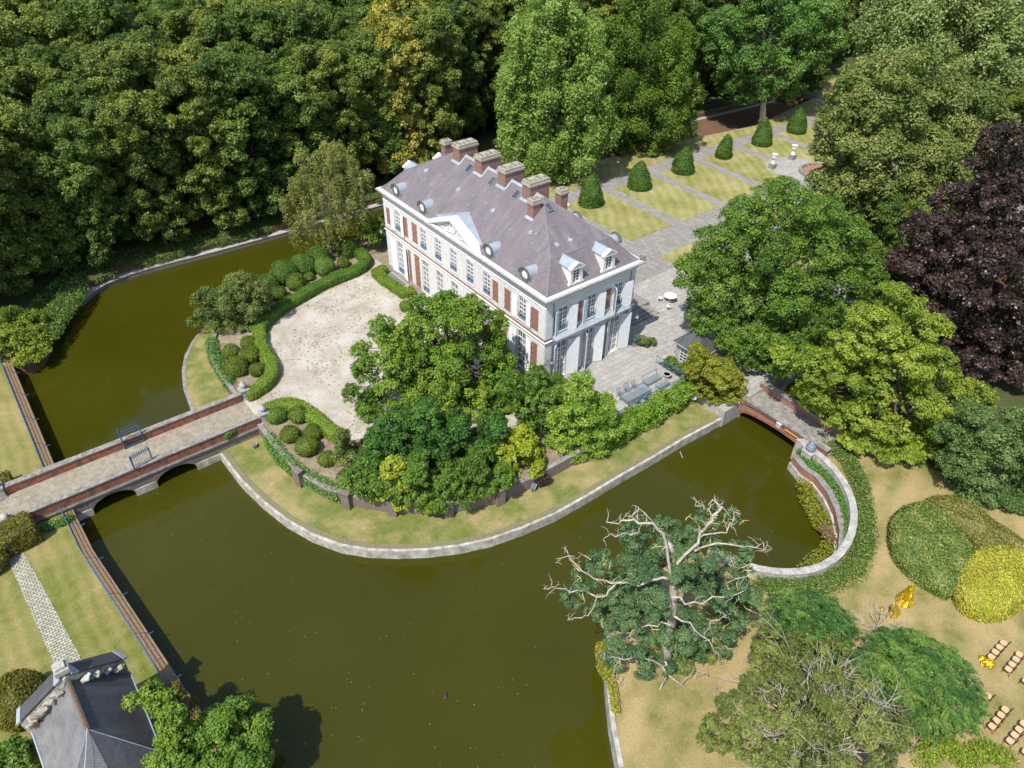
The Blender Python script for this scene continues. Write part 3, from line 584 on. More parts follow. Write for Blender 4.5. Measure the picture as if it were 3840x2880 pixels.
# ---------------------------------------------------------------- the long bridge
def arch_body(x0, x1, y0, y1, zt, zb, arches, axis='x', step=.12):
    mb = MB(); xs = []; x = x0
    brk = sorted([x0, x1]+[a for A_ in arches for a in (A_[0], A_[1])])
    for a, b in zip(brk, brk[1:]):
        k = max(1, int((b-a)/step)); xs += [a+(b-a)*i/k for i in range(k)]
    xs.append(x1)
    def bot(x, right):
        for a, b, zs, zc in arches:
            if (a <= x < b if right else a < x <= b):
                u = (x-(a+b)/2)/((b-a)/2); return zs+(zc-zs)*math.sqrt(max(0, 1-u*u))
        return zb
    for a, b in zip(xs, xs[1:]):
        za, zb_ = bot(a, True), bot(b, False)
        P = lambda x, y, z: (x, y, z) if axis == 'x' else (y, x, z)
        v = [P(a, y0, za), P(b, y0, zb_), P(b, y0, zt), P(a, y0, zt), P(a, y1, za), P(b, y1, zb_), P(b, y1, zt), P(a, y1, zt)]
        mb.add(v, [(0, 1, 2, 3), (7, 6, 5, 4), (0, 4, 5, 1), (3, 2, 6, 7)])
    return mb
def arch_ring(a, b, zs, zc, w, y0, y1, axis='x', n=28):
    mb = MB(); P = lambda x, y, z: (x, y, z) if axis == 'x' else (y, x, z); c, r = (a+b)/2, (b-a)/2; v = []
    for i in range(n+1):
        t = math.pi*i/n; x, z = c-r*math.cos(t), zs+(zc-zs)*math.sin(t); nx, nz = -math.cos(t)/r, math.sin(t)/(zc-zs); l = math.hypot(nx, nz)
        for dd in (0, w):
            for y in (y0, y1): v.append(P(x+nx/l*dd, y, z+nz/l*dd))
    f = []
    for i in range(n):
        k = i*4; f += [(k, k+4, k+6, k+2), (k+1, k+3, k+7, k+5), (k+2, k+6, k+7, k+3), (k, k+1, k+5, k+4)]
    return mb.add(v, f)
br = empty('arched_bridge', (-34, 13.6, WZ), 0, 'long brick bridge with two arches, orange parapets and stone deck', 'bridge'); br_ = lambda mb: mb
def shift(mb, o): mb.v = [(a-o.location.x, b-o.location.y, c-o.location.z) for a, b, c in mb.v]; return mb
ARC = [(-38.7, -35.35, WZ+.35, -1.0), (-33.55, -30.15, WZ+.35, -1.0)]
shift(arch_body(-44, -23.8, 11.3, 15.9, GZ-.02, -3.2, ARC), br).build('masonry', M['oldbrick'], br)
for A_ in ARC: shift(arch_ring(*A_, .42, 11.27, 15.93), br).build('arch_ring', M['oldbrick'], br)
for a, b in ((-39.9, -38.72), (-35.33, -33.57), (-30.13, -27.9)): shift(MB().box(a, 11.22, -3.2, b, 15.98, WZ+.72), br).build('pier_foot', M['bank'], br)
shift(MB().box(-44, 11.76, GZ-.02, -23.8, 15.44, GZ+.02), br).build('deck', M['setts'], br)
for y0, y1 in ((11.32, 11.75), (15.45, 15.88)):
    shift(MB().box(-43.9, y0, GZ-.02, -23.9, y1, .38), br).build('parapet', M['parapet'], br)
    mb = MB(); x = -43.9
    while x < -24: e = min(x+rng.uniform(1.2, 2.4), -23.9); mb.box(x+.01, y0-.06+rng.uniform(-.015, .015), .38+.002, e, y1+.06+rng.uniform(-.02, .02), .5+rng.uniform(-.02, .015)); x = e
    shift(mb, br).build('coping', M['coping'], br)
mb = MB().box(-43.9, 11.2, GZ-.3, -23.9, 11.3, GZ-.12); shift(mb, br).build('string_course', M['coping'], br)
def pier(x, y, z, label, fin=True):
    t = empty('gate_pier', (x, y, z), 0, label, 'stone pier')
    mb = MB().box(-.36, -.36, -.2, .36, .36, 1.0).box(-.44, -.44, 1.002, .44, .44, 1.12).box(-.42, -.42, -.2, .42, .42, .15)
    mb.build('shaft', M['lightcop'], t)
    if fin:
        MB().lathe((0, 0, 1.12), [(.3, 0), (.32, .06), (.2, .12), (.17, .17), (.30, .28), (.34, .40), (.27, .56), (.16, .70), (.09, .80), (.02, .88)], 14).build('finial', M['lightcop'], t, True)
    else: MB().lathe((0, 0, 1.12), [(.36, 0), (.36, .14), (.30, .2), (.31, .34), (.22, .42), (.02, .46)], 12).build('finial', M['lightcop'], t, True)
pier(-23.45, 15.85, GZ, 'stone pier with a pine cone finial at the clipped hedge, far side of the bridge')
pier(-23.35, 11.55, GZ, 'stone pier with a pine cone finial at the near parapet, gravel end of the bridge')
pier(-44.2, 15.6, GZ, 'worn pale pier at the left edge, far side of the bridge', False)
pier(-44.25, 11.45, GZ, 'worn pale pier beside the square clipped bush, near side of the bridge', False)
def gate_leaf(name, label, p0, p1, z0, h, grille):
    a, b = Vector((*p0, z0)), Vector((*p1, z0)); t = empty(name, a, 0, label, 'gate'); b = b-a; up = Vector((0, 0, 1)); d = b.normalized()
    MB().tube([(0, 0, 0), up*h*1.08], .06, 6).build('post', M['blue'], t); MB().tube([b, b+up*h], .05, 6).build('post', M['blue'], t)
    mb = MB()
    for zz in (.08, h*.80, h*.93) if not grille else (h*.84, h*.95): mb.tube([up*zz, b+up*zz], .032, 5)
    if not grille: mb.tube([up*h*.08, b+up*h*.08], .04, 5)
    mb.build('rail', M['blue'], t)
    mb = MB(); n = 9
    for i in range(n):
        c = b*((i+.5)/n); mb.tube([c+up*(h*.93 if not grille else h*.84), c+up*(h*1.03)], .02, 5); mb.tube([c+up*(h*1.03), c+up*(h*1.06), c+up*(h*1.16)], [.02, .045, .004], 5)
        mb.tube([c+up*h*.98-d*.09, c+up*h*1.0, c+up*h*.98+d*.09], .014, 4)
    mb.build('spike', M['blue'], t)
    mb = MB()
    for i in range(n*(1 if grille else 2)):
        c = b*((i+.5)/(n*(1 if grille else 2))); mb.tube([c+up*.12 if not grille else c+up*h*.12, c+up*(h*.84 if grille else h*.42)], .014 if grille else .011, 4)
    if not grille: mb.tube([up*h*.42, b+up*h*.42], .02, 4); mb.tube([up*.15, b*.5+up*h*.7], .012, 4)
    else: mb.tube([up*h*.12, b+up*h*.22], .02, 4)
    mb.build('bar', M['blue' if grille else 'black'], t)
s_ = 2212/3840; r4b = lambda x, y: ((350+x*.31646)*s_, (1500+y*.31646)*s_)
gate_leaf('iron_gate', 'blue iron gate leaf with spikes standing against the far bridge parapet', G(*r4b(382, 585), GZ), G(*r4b(608, 488), GZ), GZ+.02, 2.05, False)
gate_leaf('iron_gate', 'blue spiked gate leaf standing over the near bridge parapet', G(*r4b(488, 822), .5), G(*r4b(702, 700), .5), .5, 1.35, True)
# ---------------------------------------------------------------- the small bridge
b2 = empty('brick_footbridge', (15.7, -17.2, WZ), 0, 'red brick single arch bridge with pale copings beside the basin', 'bridge')
A2 = [(-21.2, -13.2, -1.75, -.98)]
shift(arch_body(-22.3, -12.5, 13.9, 17.7, -.76, -3.2, A2, 'y'), b2).build('masonry', M['brick'], b2)
shift(arch_ring(*A2[0], .28, 13.86, 17.74, 'y'), b2).build('arch_ring', M['parapet'], b2)
shift(MB().box(14.4, -22.3, -.78, 17.2, -12.5, -.68), b2).build('deck', M['coping'], b2)
for x0, x1 in ((13.92, 14.38), (17.22, 17.68)):
    shift(MB().box(x0, -22.2, -.8, x1, -12.6, -.02), b2).build('parapet', M['brick'], b2)
    shift(MB().box(x0-.1, -22.3, -.018, x1+.1, -12.5, .12), b2).build('coping', M['coping'], b2)
tag(MB().tube([(13.84, -13.4, -.35), (13.84, -15.5, -.22), (13.84, -17.4, -.2), (13.84, -19.5, -.3), (13.84, -21, -.55)], .035, 6).build('cable_pipe', M['black']), 'dark pipe running along the face of the brick footbridge', 'pipe')
tag(MB().tube([(13.80, -18.0, -.33), (13.80, -19.9, -.42)], .07, 8).build('cable_duct', plain('orange_duct', (.62, .28, .03), (.50, .24, .05), 3, .5, 0)), 'orange duct fixed under the coping of the brick footbridge', 'pipe')
t = empty('junction_box', (13.78, -17.35, -.62), 0, 'grey box fixed to the arch of the brick footbridge', 'box'); MB().box(-.09, -.22, 0, .09, .22, .5).build('housing', M['lightcop'], t); MB().box(-.12, -.25, .502, .11, .25, .55).build('lid', M['trim'], t)
pp = G(1750, 972, .05)
t = empty('stone_urn', (pp[0], pp[1], -.1), 0, 'ribbed grey stone finial on a pedestal where the footbridge meets the curved parapet', 'finial')
MB().box(-.45, -.45, -.9, .45, .45, 0).box(-.52, -.52, .002, .52, .52, .12).build('pedestal', M['lightcop'], t)
MB().lathe((0, 0, .12), [(.28, 0), (.36, .05), (.40, .16), (.34, .2), (.42, .28), (.44, .4), (.36, .44), (.40, .52), (.33, .66), (.22, .72), (.24, .78), (.12, .9), (.03, .95)], 16).build('finial', M['lead'], t, True)
# ---------------------------------------------------------------- blue fences on the moat walls
def fence(label, pts, z):
    t = empty('iron_fence', (pts[0][0], pts[0][1], z), 0, label, 'fence'); o = Vector((pts[0][0], pts[0][1])); P = [Vector(p)-o for p in pts]
    mb = MB()
    for h in (.12, .52, .95): mb.tube([(p.x, p.y, h) for p in P], .028, 5)
    mb.build('rail', M['blue'], t)
    mb = MB()
    tot = sum((b-a).length for a, b in zip(P, P[1:])); acc = 0; nxt = 0; k = 0; stays = []
    for a, b in zip(P, P[1:]):
        L_ = (b-a).length; d = (b-a).normalized()
        while nxt <= acc+L_:
            q = a+d*(nxt-acc); mb.tube([(q.x, q.y, 0), (q.x, q.y, .98)], .012, 4)
            if k % 26 == 13: stays.append((q.copy(), Vector((d.y, -d.x))))
            nxt += .17; k += 1
        acc += L_
    mb.build('bars', M['blue'], t)
    for q, nn in stays:
        if (q+nn+o).x < (q+o).x: nn = -nn
        MB().tube([(q.x, q.y, .85), (q.x+nn.x*.45, q.y+nn.y*.45, .5), (q.x+nn.x*.85, q.y+nn.y*.85, .02)], .022, 5).tube([(q.x+nn.x*.45-.0, q.y+nn.y*.45, .02), (q.x+nn.x*1.05, q.y+nn.y*1.05, .03)], .03, 4).build('stay', M['blue'], t)
fence('blue iron railing along the lawn edge upstream of the long bridge', [(-40.75, 36.0), (-40.72, 16.2)], LZ)
fence('blue iron railing along the lawn edge between the long bridge and the gatehouse', [(-40.7, 11.2), (-40.5, 5.8), (-39.6, -2.2), (-38.85, -9.4), (-38.7, -11)], LZ)
# ---------------------------------------------------------------- garden things
urn0 = None
for (x, y), lb in zip([(62.4, 20.1), (68.0, 20.5)], ['white garden urn on a dark block, nearer the chateau', 'white garden urn on a dark block, by the far lawn of the plaza']):
    if urn0 is None:
        urn0 = t = empty('garden_urn', (x, y, 0), 0, lb, 'urn', 'white urns on the garden plaza')
        MB().box(-.42, -.42, 0, .42, .42, .75).build('plinth', M['coping'], t)
        MB().lathe((0, 0, .75), [(.36, 0), (.36, .1), (.28, .3), (.13, .5), (.11, .62), (.17, .7), (.36, .95), (.40, 1.15), (.34, 1.3), (.33, 1.38), (.46, 1.46), (.47, 1.54), (.38, 1.54), (.32, 1.42)], 18).build('bowl', M['trim'], t, True)
    else: dup(urn0, (x, y, 0), 0, lb)
t = empty('round_basin', (66.9, 14.4, 0), 0, 'round garden basin with a stone rim and terracotta floor', 'basin')
mb = MB(); c = [(3.3*math.cos(2*math.pi*k/40), 3.3*math.sin(2*math.pi*k/40)) for k in range(40)]
mb.strip(c, -.0, .42, 0, .42, True); mb.build('rim', M['coping'], t); MB().lathe((0, 0, 0), [(2.95, .05), (2.95, .12)], 40).build('floor', M['red'], t)
# yew cones
k6 = ['nearest the chateau chimneys', 'second from the chateau', 'third from the chateau, beside the path junction', 'narrowest and most ragged of the row', 'tall, directly behind the nearer white urn', 'furthest from the chateau under the trees']
for k in range(6):
    x = 31.05+9.57*k; y = 27.15+.08*k; rr = [1.55, 1.6, 1.55, 1.1, 1.45, 1.5][k]; hh = [4.3, 3.9, 3.9, 3.7, 4.3, 4.1][k]
    pr = [(0.02, hh), (.14, hh*.97), (.42, hh*.83), (.70, hh*.62), (.90, hh*.38), (1.0, hh*.18), (.95, .12), (.88, 0)]
    mb = MB().lathe((0, 0, 0), [(r*rr if r > .1 else r, z) for r, z in pr[::-1]], 20)
    mb.v = [(a+.1*math.sin(c*1.7+k)*(c > .2), b+.1*math.cos(c*1.3+k*2), c) for a, b, c in mb.v]
    o = clipped('clipped_cone', mb, 9000, .17, 'cone', loc=(x, y, 0)); tag(o, 'clipped yew cone, '+k6[k], 'topiary', 'clipped yew cones in a row')
# hedge helper and forecourt beds
def hedge(label, pts, w, h, z, mat, n, name='clipped_hedge', leaf=.11, cat='hedge', rnd=.14, **kw):
    P = [Vector(p) for p in pts]; o = P[0]; mb = MB(); V = []
    sec = [(-w/2+rnd*.3, 0), (-w/2, h*.4), (-w/2, h-rnd), (-w/2+rnd, h), (0, h*1.02), (w/2-rnd, h), (w/2, h-rnd), (w/2, h*.4), (w/2-rnd*.3, 0)]; m = len(sec)
    for i, p in enumerate(P):
        d = (P[min(i+1, len(P)-1)]-P[max(i-1, 0)]).normalized(); nn = Vector((-d.y, d.x)); s = 1+.06*math.sin(i*1.7)
        for a, b in sec: V.append((p.x-o.x+nn.x*a*s, p.y-o.y+nn.y*a*s, b*(1+.04*math.sin(i*2.3))))
    F = [(i*m+k, i*m+(k+1) % m, (i+1)*m+(k+1) % m, (i+1)*m+k) for i in range(len(P)-1) for k in range(m)]
    F += [tuple(range(m)), tuple(range((len(P)-1)*m, len(P)*m))[::-1]]
    mb.add(V, F); ob = clipped(name, mb, n, leaf, mat, loc=(o.x, o.y, z), **kw); return tag(ob, label, cat)
zh = GZ
hg = lambda L_, z=zh+.5: [G(x, y, z) for x, y in L_]
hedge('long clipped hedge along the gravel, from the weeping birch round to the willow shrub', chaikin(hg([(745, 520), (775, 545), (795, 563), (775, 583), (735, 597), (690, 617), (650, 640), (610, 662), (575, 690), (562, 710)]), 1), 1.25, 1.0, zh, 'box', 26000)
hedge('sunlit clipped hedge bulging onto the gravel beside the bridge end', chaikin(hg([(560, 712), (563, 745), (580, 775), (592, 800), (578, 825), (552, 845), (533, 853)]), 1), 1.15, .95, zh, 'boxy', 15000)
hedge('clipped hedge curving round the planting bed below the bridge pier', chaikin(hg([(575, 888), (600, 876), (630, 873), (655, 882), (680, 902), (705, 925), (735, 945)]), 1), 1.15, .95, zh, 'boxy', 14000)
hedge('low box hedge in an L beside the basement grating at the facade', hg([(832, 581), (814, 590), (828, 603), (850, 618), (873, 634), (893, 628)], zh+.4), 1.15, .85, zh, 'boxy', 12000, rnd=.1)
tag(clipped('clipped_ball', ball((0, 0, .5), .6, .6, .6), 2500, .1, 'box', loc=(*G(876, 663, zh+.4), zh)), 'small box ball beside the front steps', 'topiary')
t = empty('basement_grating', (*G(855, 605, GZ), GZ), 0, 'bluish metal grating in the paving behind the low box hedge', 'grating')
MB().box(-.45, -1.6, -.02, .45, 1.6, .1).build('kerb', M['lead'], t)
mb = MB()
for i in range(12): mb.box(-.4, -1.5+i*.26, .102, .4, -1.42+i*.26, .13)
mb.build('bars', M['steel'], t)
balls = [  # x, y, r px, height factor, mat, label
 (500, 763, 16, 'topi', 'dark yew ball furthest toward the moat in the bed under the willow shrub'), (537, 742, 14, 'topi', 'small yew ball right beneath the willow shrub'),
 (540, 771, 19, 'topi', 'yew ball in the middle of the bed against the sunlit hedge'), (513, 797, 20, 'topi', 'large yew ball at the ivy end of the bed under the willow shrub'),
 (557, 800, 14, 'topi', 'upright yew ball tucked into the bulge of the sunlit hedge'),
 (597, 900, 17, 'box', 'bright box ball next to the near bridge pier'), (645, 898, 18, 'topi', 'loose yellowing ball against the curved hedge below the bridge pier'),
 (627, 940, 18, 'topi', 'yew ball nearest the ivy in the bed below the bridge pier'), (677, 935, 17, 'topi', 'yew ball in the middle of the bed below the bridge pier'),
 (664, 968, 22, 'topi', 'largest yew ball in the bed below the bridge pier'), (706, 992, 16, 'topi', 'yew ball half under the dark shrubs below the bridge pier'),
 (690, 560, 22, 'cone', 'round clipped yew next to the birch trunk'), (655, 583, 25, 'cone', 'wide clipped dome second from the birch'), (615, 600, 27, 'cone', 'wide clipped dome in the middle of the row along the moat wall'),
 (578, 622, 22, 'cone', 'clipped dome touching the willow shrub'), (702, 582, 20, 'box', 'bright clipped dome by the floodlight hedge'), (640, 615, 18, 'topi', 'dark low dome between the hedge and the moat side domes'),
 (602, 636, 15, 'topi', 'small dark dome at the willow end, hard against the hedge'), (668, 597, 9, 'topi', 'tiny dark ball between the bright dome and the low dome'), (742, 568, 11, 'topi', 'tiny yew ball beside the birch trunk and the tall hedge')]
for x, y, r, mt, lb in balls:
    p = G(x, y, GZ+.45); dd = (Vector((*p, GZ+.45))-Vector(CAM)).length; rm = r*dd/1611.5
    tag(clipped('clipped_ball', ball((0, 0, rm*.75), rm, rm, rm*.85, seed=x), int(2600+rm*rm*7500), .115, mt, loc=(*p, GZ)), lb, 'topiary', 'clipped balls and domes in the forecourt beds')
hedge('tall clipped yew block behind the weeping birch', hg([(738, 530), (760, 545)], zh+.8), 1.5, 1.7, zh, 'cone', 6000)
tag(clipped('clipped_block', MB().box(-1.15, -1., 0, 1.15, 1., 1.9), 9000, .12, 'orangey', loc=(*G(48, 1172, LZ), LZ), rough=.7), 'square clipped bush with orange tinge beside the near left pier', 'topiary').rotation_euler[2] = .12
tag(clipped('clipped_block', MB().box(-1, -.6, 0, 1., .6, 1.2), 2500, .12, 'orangey', loc=(*G(2, 1058, LZ), LZ)), 'clipped bush cut by the left edge beyond the bridge', 'topiary')
tag(clipped('clipped_dome', ball((0, 0, 1.25), 1.75, 1.6, 1.7, 26, 16), 30000, .11, 'orangey', loc=(*G(52, 1535, LZ), LZ), rough=.7), 'large rounded clipped bush beside the gatehouse gable', 'topiary')
tag(clipped('clipped_dome', ball((0, 0, .8), 1.3, 1.0, 1., 20, 12), 3000, .11, 'orangey', loc=(*G(-18, 1232, LZ), LZ)), 'clipped bush cut by the left edge beside the cobbled path', 'topiary')
# ================================================================ THE CHATEAU
BW, BL, EH = 11.34, 28.95, 9.8
ch = empty('chateau', (0, 0, 0), 0, 'white stone and red brick chateau with a purple slate mansard roof', 'chateau')
def P_(mb, name, mat, parent=ch, **k): return mb.build(name, M[mat] if isinstance(mat, str) else mat, parent, **k)
# facades are built in (u, depth, z): u along the wall, depth outward
def front(mb):   # u -> y, outward -> -x
    mb.v = [(-d, u, z) for u, d, z in mb.v]; return mb
def side(mb):    # u -> x, outward -> -y
    mb.v = [(u, -d, z) for u, d, z in mb.v]; return mb
FY = [25.93, 20.62, 17.72, 14.84, 11.88, 9.02, 3.38]; SX = [2.1, 5.66, 9.15]
def openings(cs, w, z0, z1): return [(c-w/2, c+w/2, z0, z1) for c in cs]
def facade_wall(u0, u1, rows, zs, rise=.16):
    """rows: list of (opening list, zlo, zhi)"""
    mb = MB()
    for ops, a, b in rows:
        ops = sorted(ops); x = u0
        for o in ops:
            mb.box(x, -.4, a, o[0], 0, b); mb.box(o[0], -.4, a, o[1], 0, o[2]) if o[2] > a+.01 else None; mb.box(o[0], -.4, o[3], o[1], 0, b)
            n = 8; w_ = o[1]-o[0]
            for i in range(n):     # segmental arch head
                t0, t1 = i/n, (i+1)/n; h = lambda t: o[3]-rise*(2*t-1)**2-.001
                xa, xb = o[0]+w_*t0, o[0]+w_*t1
                mb.add([(xa, 0, h(t0)), (xb, 0, h(t1)), (xb, 0, o[3]), (xa, 0, o[3]), (xa, -.4, h(t0)), (xb, -.4, h(t1)), (xb, -.4, o[3]), (xa, -.4, o[3])],
                       [(0, 1, 2, 3), (4, 7, 6, 5), (0, 4, 5, 1)])
            x = o[1]
        mb.box(x, -.4, a, u1, 0, b)
    return mb
up_f = openings(FY, 1.16, 5.72, 8.22); gr_f = openings(FY, 1.26, .28, 4.42)
up_s = openings(SX, 1.14, 5.62, 8.25); gr_s = openings(SX, 1.24, .06, 4.42)
GB = -.35
P_(front(facade_wall(0, BL, [(gr_f, GB+.55, 4.78), (up_f, 4.78, 9.0)], 0)), 'wall', 'stone')
P_(side(facade_wall(.4, BW-.4, [(gr_s, 0.0, 4.78), (up_s, 4.78, 9.0)], 0)), 'wall', 'stone')
P_(MB().box(.4, BL-.4, -.4, BW-.4, BL, 9.0), 'wall', 'stone'); P_(MB().box(BW-.4, 0, -.6, BW, BL, 9.0), 'wall', 'stone')
P_(MB().box(.7, .7, -.3, BW-.7, BL-.7, 9.3), 'inner_core', 'glass')
P_(MB().box(-.07, -.05, -1.0, .39, BL+.07, GB+.549), 'plinth', 'grime')
# entablature: frieze, cornice, gutter
def ringbox(o0, o1, z0, z1):
    mb = MB()
    mb.box(-o1, -o1, z0, BW+o1, -o0, z1).box(-o1, BL+o0, z0, BW+o1, BL+o1, z1).box(-o1, -o0, z0, -o0, BL+o0, z1).box(BW+o0, -o0, z0, BW+o1, BL+o0, z1); return mb
def ringloft(secs):
    """secs: closed list of (out, z) swept round the building"""
    n = len(secs); mb = MB(); V = []
    for cx, cy, sx, sy in ((0, 0, -1, -1), (BW, 0, 1, -1), (BW, BL, 1, 1), (0, BL, -1, 1)):
        for o, z in secs: V.append((cx+sx*o, cy+sy*o, z))
    F = [(c*n+k, c*n+(k+1) % n, ((c+1) % 4)*n+(k+1) % n, ((c+1) % 4)*n+k) for c in range(4) for k in range(n)]
    return mb.add(V, F)
P_(ringloft([(-.2, 9.0), (.05, 9.0), (.05, 9.12), (.14, 9.16), (.14, 9.24), (.1, 9.28), (.1, 9.36), (.3, 9.5), (.34, 9.56), (-.2, 9.56)]), 'cornice', 'stone')
P_(ringloft([(-.1, 9.562), (.42, 9.562), (.56, 9.66), (.60, 9.78), (.44, 9.8), (-.1, 9.8)]), 'cornice_top', 'grime')
P_(ringloft([(-.02, 9.802), (.44, 9.802), (.46, 9.88), (.05, 9.93), (-.12, 9.9)]), 'gutter', 'paint')
P_(ringloft([(-.05, 8.55), (.05, 8.55), (.07, 8.62), (.04, 8.66), (-.05, 8.66)]), 'architrave', 'stone')
P_(ringloft([(-.05, 4.78), (.06, 4.78), (.16, 4.86), (.18, 4.96), (.06, 5.0), (-.05, 5.0)]), 'string_course', 'trim')
P_(ringloft([(-.05, 5.002), (.05, 5.002), (.05, 5.22), (-.05, 5.22)]), 'brick_band', 'brick')
P_(ringloft([(-.05, 5.222), (.07, 5.222), (.09, 5.3), (.02, 5.33), (-.05, 5.33)]), 'sill_band', 'grime')
P_(ringloft([(-.05, 4.44), (.05, 4.44), (.05, 4.52), (-.05, 4.52)]), 'moulding', 'trim')
# corner quoins and central pilasters, proud strips of stone
mb = MB()
for a, b in ((0, .95), (BL-.55, BL), (10.32, 10.62), (13.15, 13.55), (16.1, 16.48), (18.98, 19.3), (7.0-.0, 7.12), (6.2, 6.45), (22.95, 23.55)):
    P_(front(MB().box(a+.02, 0, .22, b-.02, .045, 4.43)), 'pilaster', 'trim'); P_(front(MB().box(a+.02, 0, 5.34, b-.02, .045, 8.54)), 'pilaster', 'trim')
for q in ((.02, .02, .8, 4.43), (.02, 5.34, .85, 8.54), (BW-.22, .02, BW-.02, 4.43), (BW-.22, 5.34, BW-.02, 8.54)): P_(side(MB().box(q[0], 0, q[1], q[2], .04, q[3])), 'pilaster', 'stone')
def brickpanel(u0, u1, z0, z1, f):
    mb = MB(); n = max(3, int((z1-z0)/.3)); h = (z1-z0)/n
    for i in range(n):
        a = .05*(i % 2) if u1-u0 > .6 else .02*(i % 2); mb.box(u0+a, -.01, z0+h*i, u1-a, .03, z0+h*(i+1))
    P_(f(mb), 'brick_panel', 'brick')
for u0, u1, z0, z1 in ((27.62, 28.42, 5.85, 7.85), (23.85, 24.68, 5.8, 8.15), (21.86, 22.9, 5.85, 8.15), (7.15, 8.1, 5.7, 7.98), (5.2, 6.15, 5.65, 7.98), (1.0, 2.0, 5.65, 7.95),
                       (23.68, 24.2, .25, 4.25), (21.8, 22.85, .25, 4.3), (7.15, 8.05, .25, 4.25), (5.68, 6.2, .25, 4.2), (1.02, 1.75, .3, 4.2)): brickpanel(u0, u1, z0, z1, front)
for u0, u1, z0, z1 in ((3.94, 4.36, 5.7, 7.98), (7.5, 8.16, 5.72, 8.0)): brickpanel(u0, u1, z0, z1, side)
def surround(u, w, z0, z1, f):
    mb = MB()
    for s in (-1, 1): a = u+s*(w/2+.02); b = u+s*(w/2+.14); mb.box(min(a, b), 0, z0, max(a, b), .05, z1)
    for i in range(8):
        t0, t1 = i/8, (i+1)/8; h = lambda t: z1+.03-.13*(2*t-1)**2; xa, xb = u-w/2-.14+(w+.28)*t0, u-w/2-.14+(w+.28)*t1
        mb.add([(xa, 0, h(t0)), (xb, 0, h(t1)), (xb, 0, h(t1)+.13), (xa, 0, h(t0)+.13), (xa, .07, h(t0)), (xb, .07, h(t1)), (xb, .07, h(t1)+.13), (xa, .07, h(t0)+.13)],
               [(4, 5, 6, 7), (0, 1, 5, 4), (3, 7, 6, 2)])
    return P_(f(mb), 'window_surround', 'trim')
def window(u, w, z0, z1, f, rows, glass, guard=True, gz=.0, transom=True):
    d = -.11; mb = MB(); fw = .05
    mb.box(u-w/2, d-.05, z0, u-w/2+fw, d+.05, z1).box(u+w/2-fw, d-.05, z0, u+w/2, d+.05, z1).box(u-w/2+fw, d-.05, z0, u+w/2-fw, d+.05, z0+fw*1.6).box(u-w/2+fw, d-.05, z1-.2, u+w/2-fw, d+.05, z1)
    mb.box(u-.045, d-.05, z0+fw*1.6, u+.045, d+.06, z1-.2)
    H = z1-.2-z0-fw*1.6
    for i in range(1, rows):
        z = z0+fw*1.6+H*i/rows; t = .045 if (i == rows-1 and transom) else .018
        mb.box(u-w/2+fw, d-.02, z-t, u-.046, d+.045, z+t).box(u+.046, d-.02, z-t, u+w/2-fw, d+.045, z+t)
    for s in (-1, 1): c = u+s*(w/2-fw+.045)/2; mb.box(c-.016, d-.018, z0+.1, c+.016, d+.03, z1-.2)
    o = P_(f(mb), 'window', 'paint')
    zc = z0+H*.80
    P_(f(MB().box(u-w/2+.01, d-.04, z0, u+w/2-.01, d-.03, zc)), 'pane', glass, o); P_(f(MB().box(u-w/2+.01, d-.04, zc+.001, u+w/2-.01, d-.03, z1)), 'pane', 'glass', o)
    P_(f(MB().box(u-w/2-.1, -.2, z0-.1, u+w/2+.1, .12, z0-.004)), 'sill', 'trim', o)
    if guard:
        mb = MB(); y = .06; g0 = z0+.05
        for zz in (.06, .62, .70): mb.tube([(u-w/2+.02, y, g0+zz), (u+w/2-.02, y, g0+zz)], .016, 4)
        k = 5
        for i in range(k+1): x = u-w/2+.04+(w-.08)*i/k; mb.tube([(x, y, g0), (x, y, g0+.7)], .012, 4)
        for i in range(k):
            c = u-w/2+.04+(w-.08)*(i+.5)/k; r = (w-.08)/k*.40
            pts = [(c+r*math.cos(t), y, g0+.34+.24*math.sin(t)) for t in [j*math.pi/4 for j in range(9)]]; mb.tube(pts, .011, 4, False)
            mb.tube([(c-r, y, g0+.1), (c, y, g0+.34), (c+r, y, g0+.58)], .010, 4)
        P_(f(mb), 'window_guard', 'blue')
def shutter(hu, wd, z0, z1, f, ang=0., arch=.0):
    """hinged at hu, width wd (signed: direction along the wall), opened ang radians off the wall"""
    mb = MB(); s = 1 if wd > 0 else -1; W_ = abs(wd); t = .06; Hh = z1-z0
    mb.box(0, 0, 0, .07, t, Hh).box(W_-.07, 0, 0, W_, t, Hh)
    for z in (0, Hh*.33, Hh*.66, Hh-.1): mb.box(.07, 0, z, W_-.07, t, z+.1)
    n = int(Hh/.115)
    for i in range(n):
        z = .1+(Hh-.2)*i/n
        mb.add([(.07, .008, z+.05), (W_-.07, .008, z+.05), (W_-.07, t+.012, z), (.07, t+.012, z), (.07, .008, z+.062), (W_-.07, .008, z+.062), (W_-.07, t+.012, z+.02), (.07, t+.012, z+.02)],
               [(0, 1, 2, 3), (7, 6, 5, 4), (3, 2, 6, 7), (0, 3, 7, 4), (1, 5, 6, 2)])
    c, sn = math.cos(ang), math.sin(ang)
    mb.v = [(hu+s*(a*c-b*sn), .06+a*sn+b*c, z0+zz) for a, b, zz in mb.v]
    o = P_(f(mb), 'shutter', 'paint'); b = MB().box(.07, .0, .1, W_-.07, .006, Hh-.1); b.v = [(hu+s*(a*c-d_*sn), .06+a*sn+d_*c, z0+zz) for a, d_, zz in b.v]; P_(f(b), 'louvre_shadow', 'lead', o)  # dark sheet behind the slats, shade of the louvre gaps put into its colour
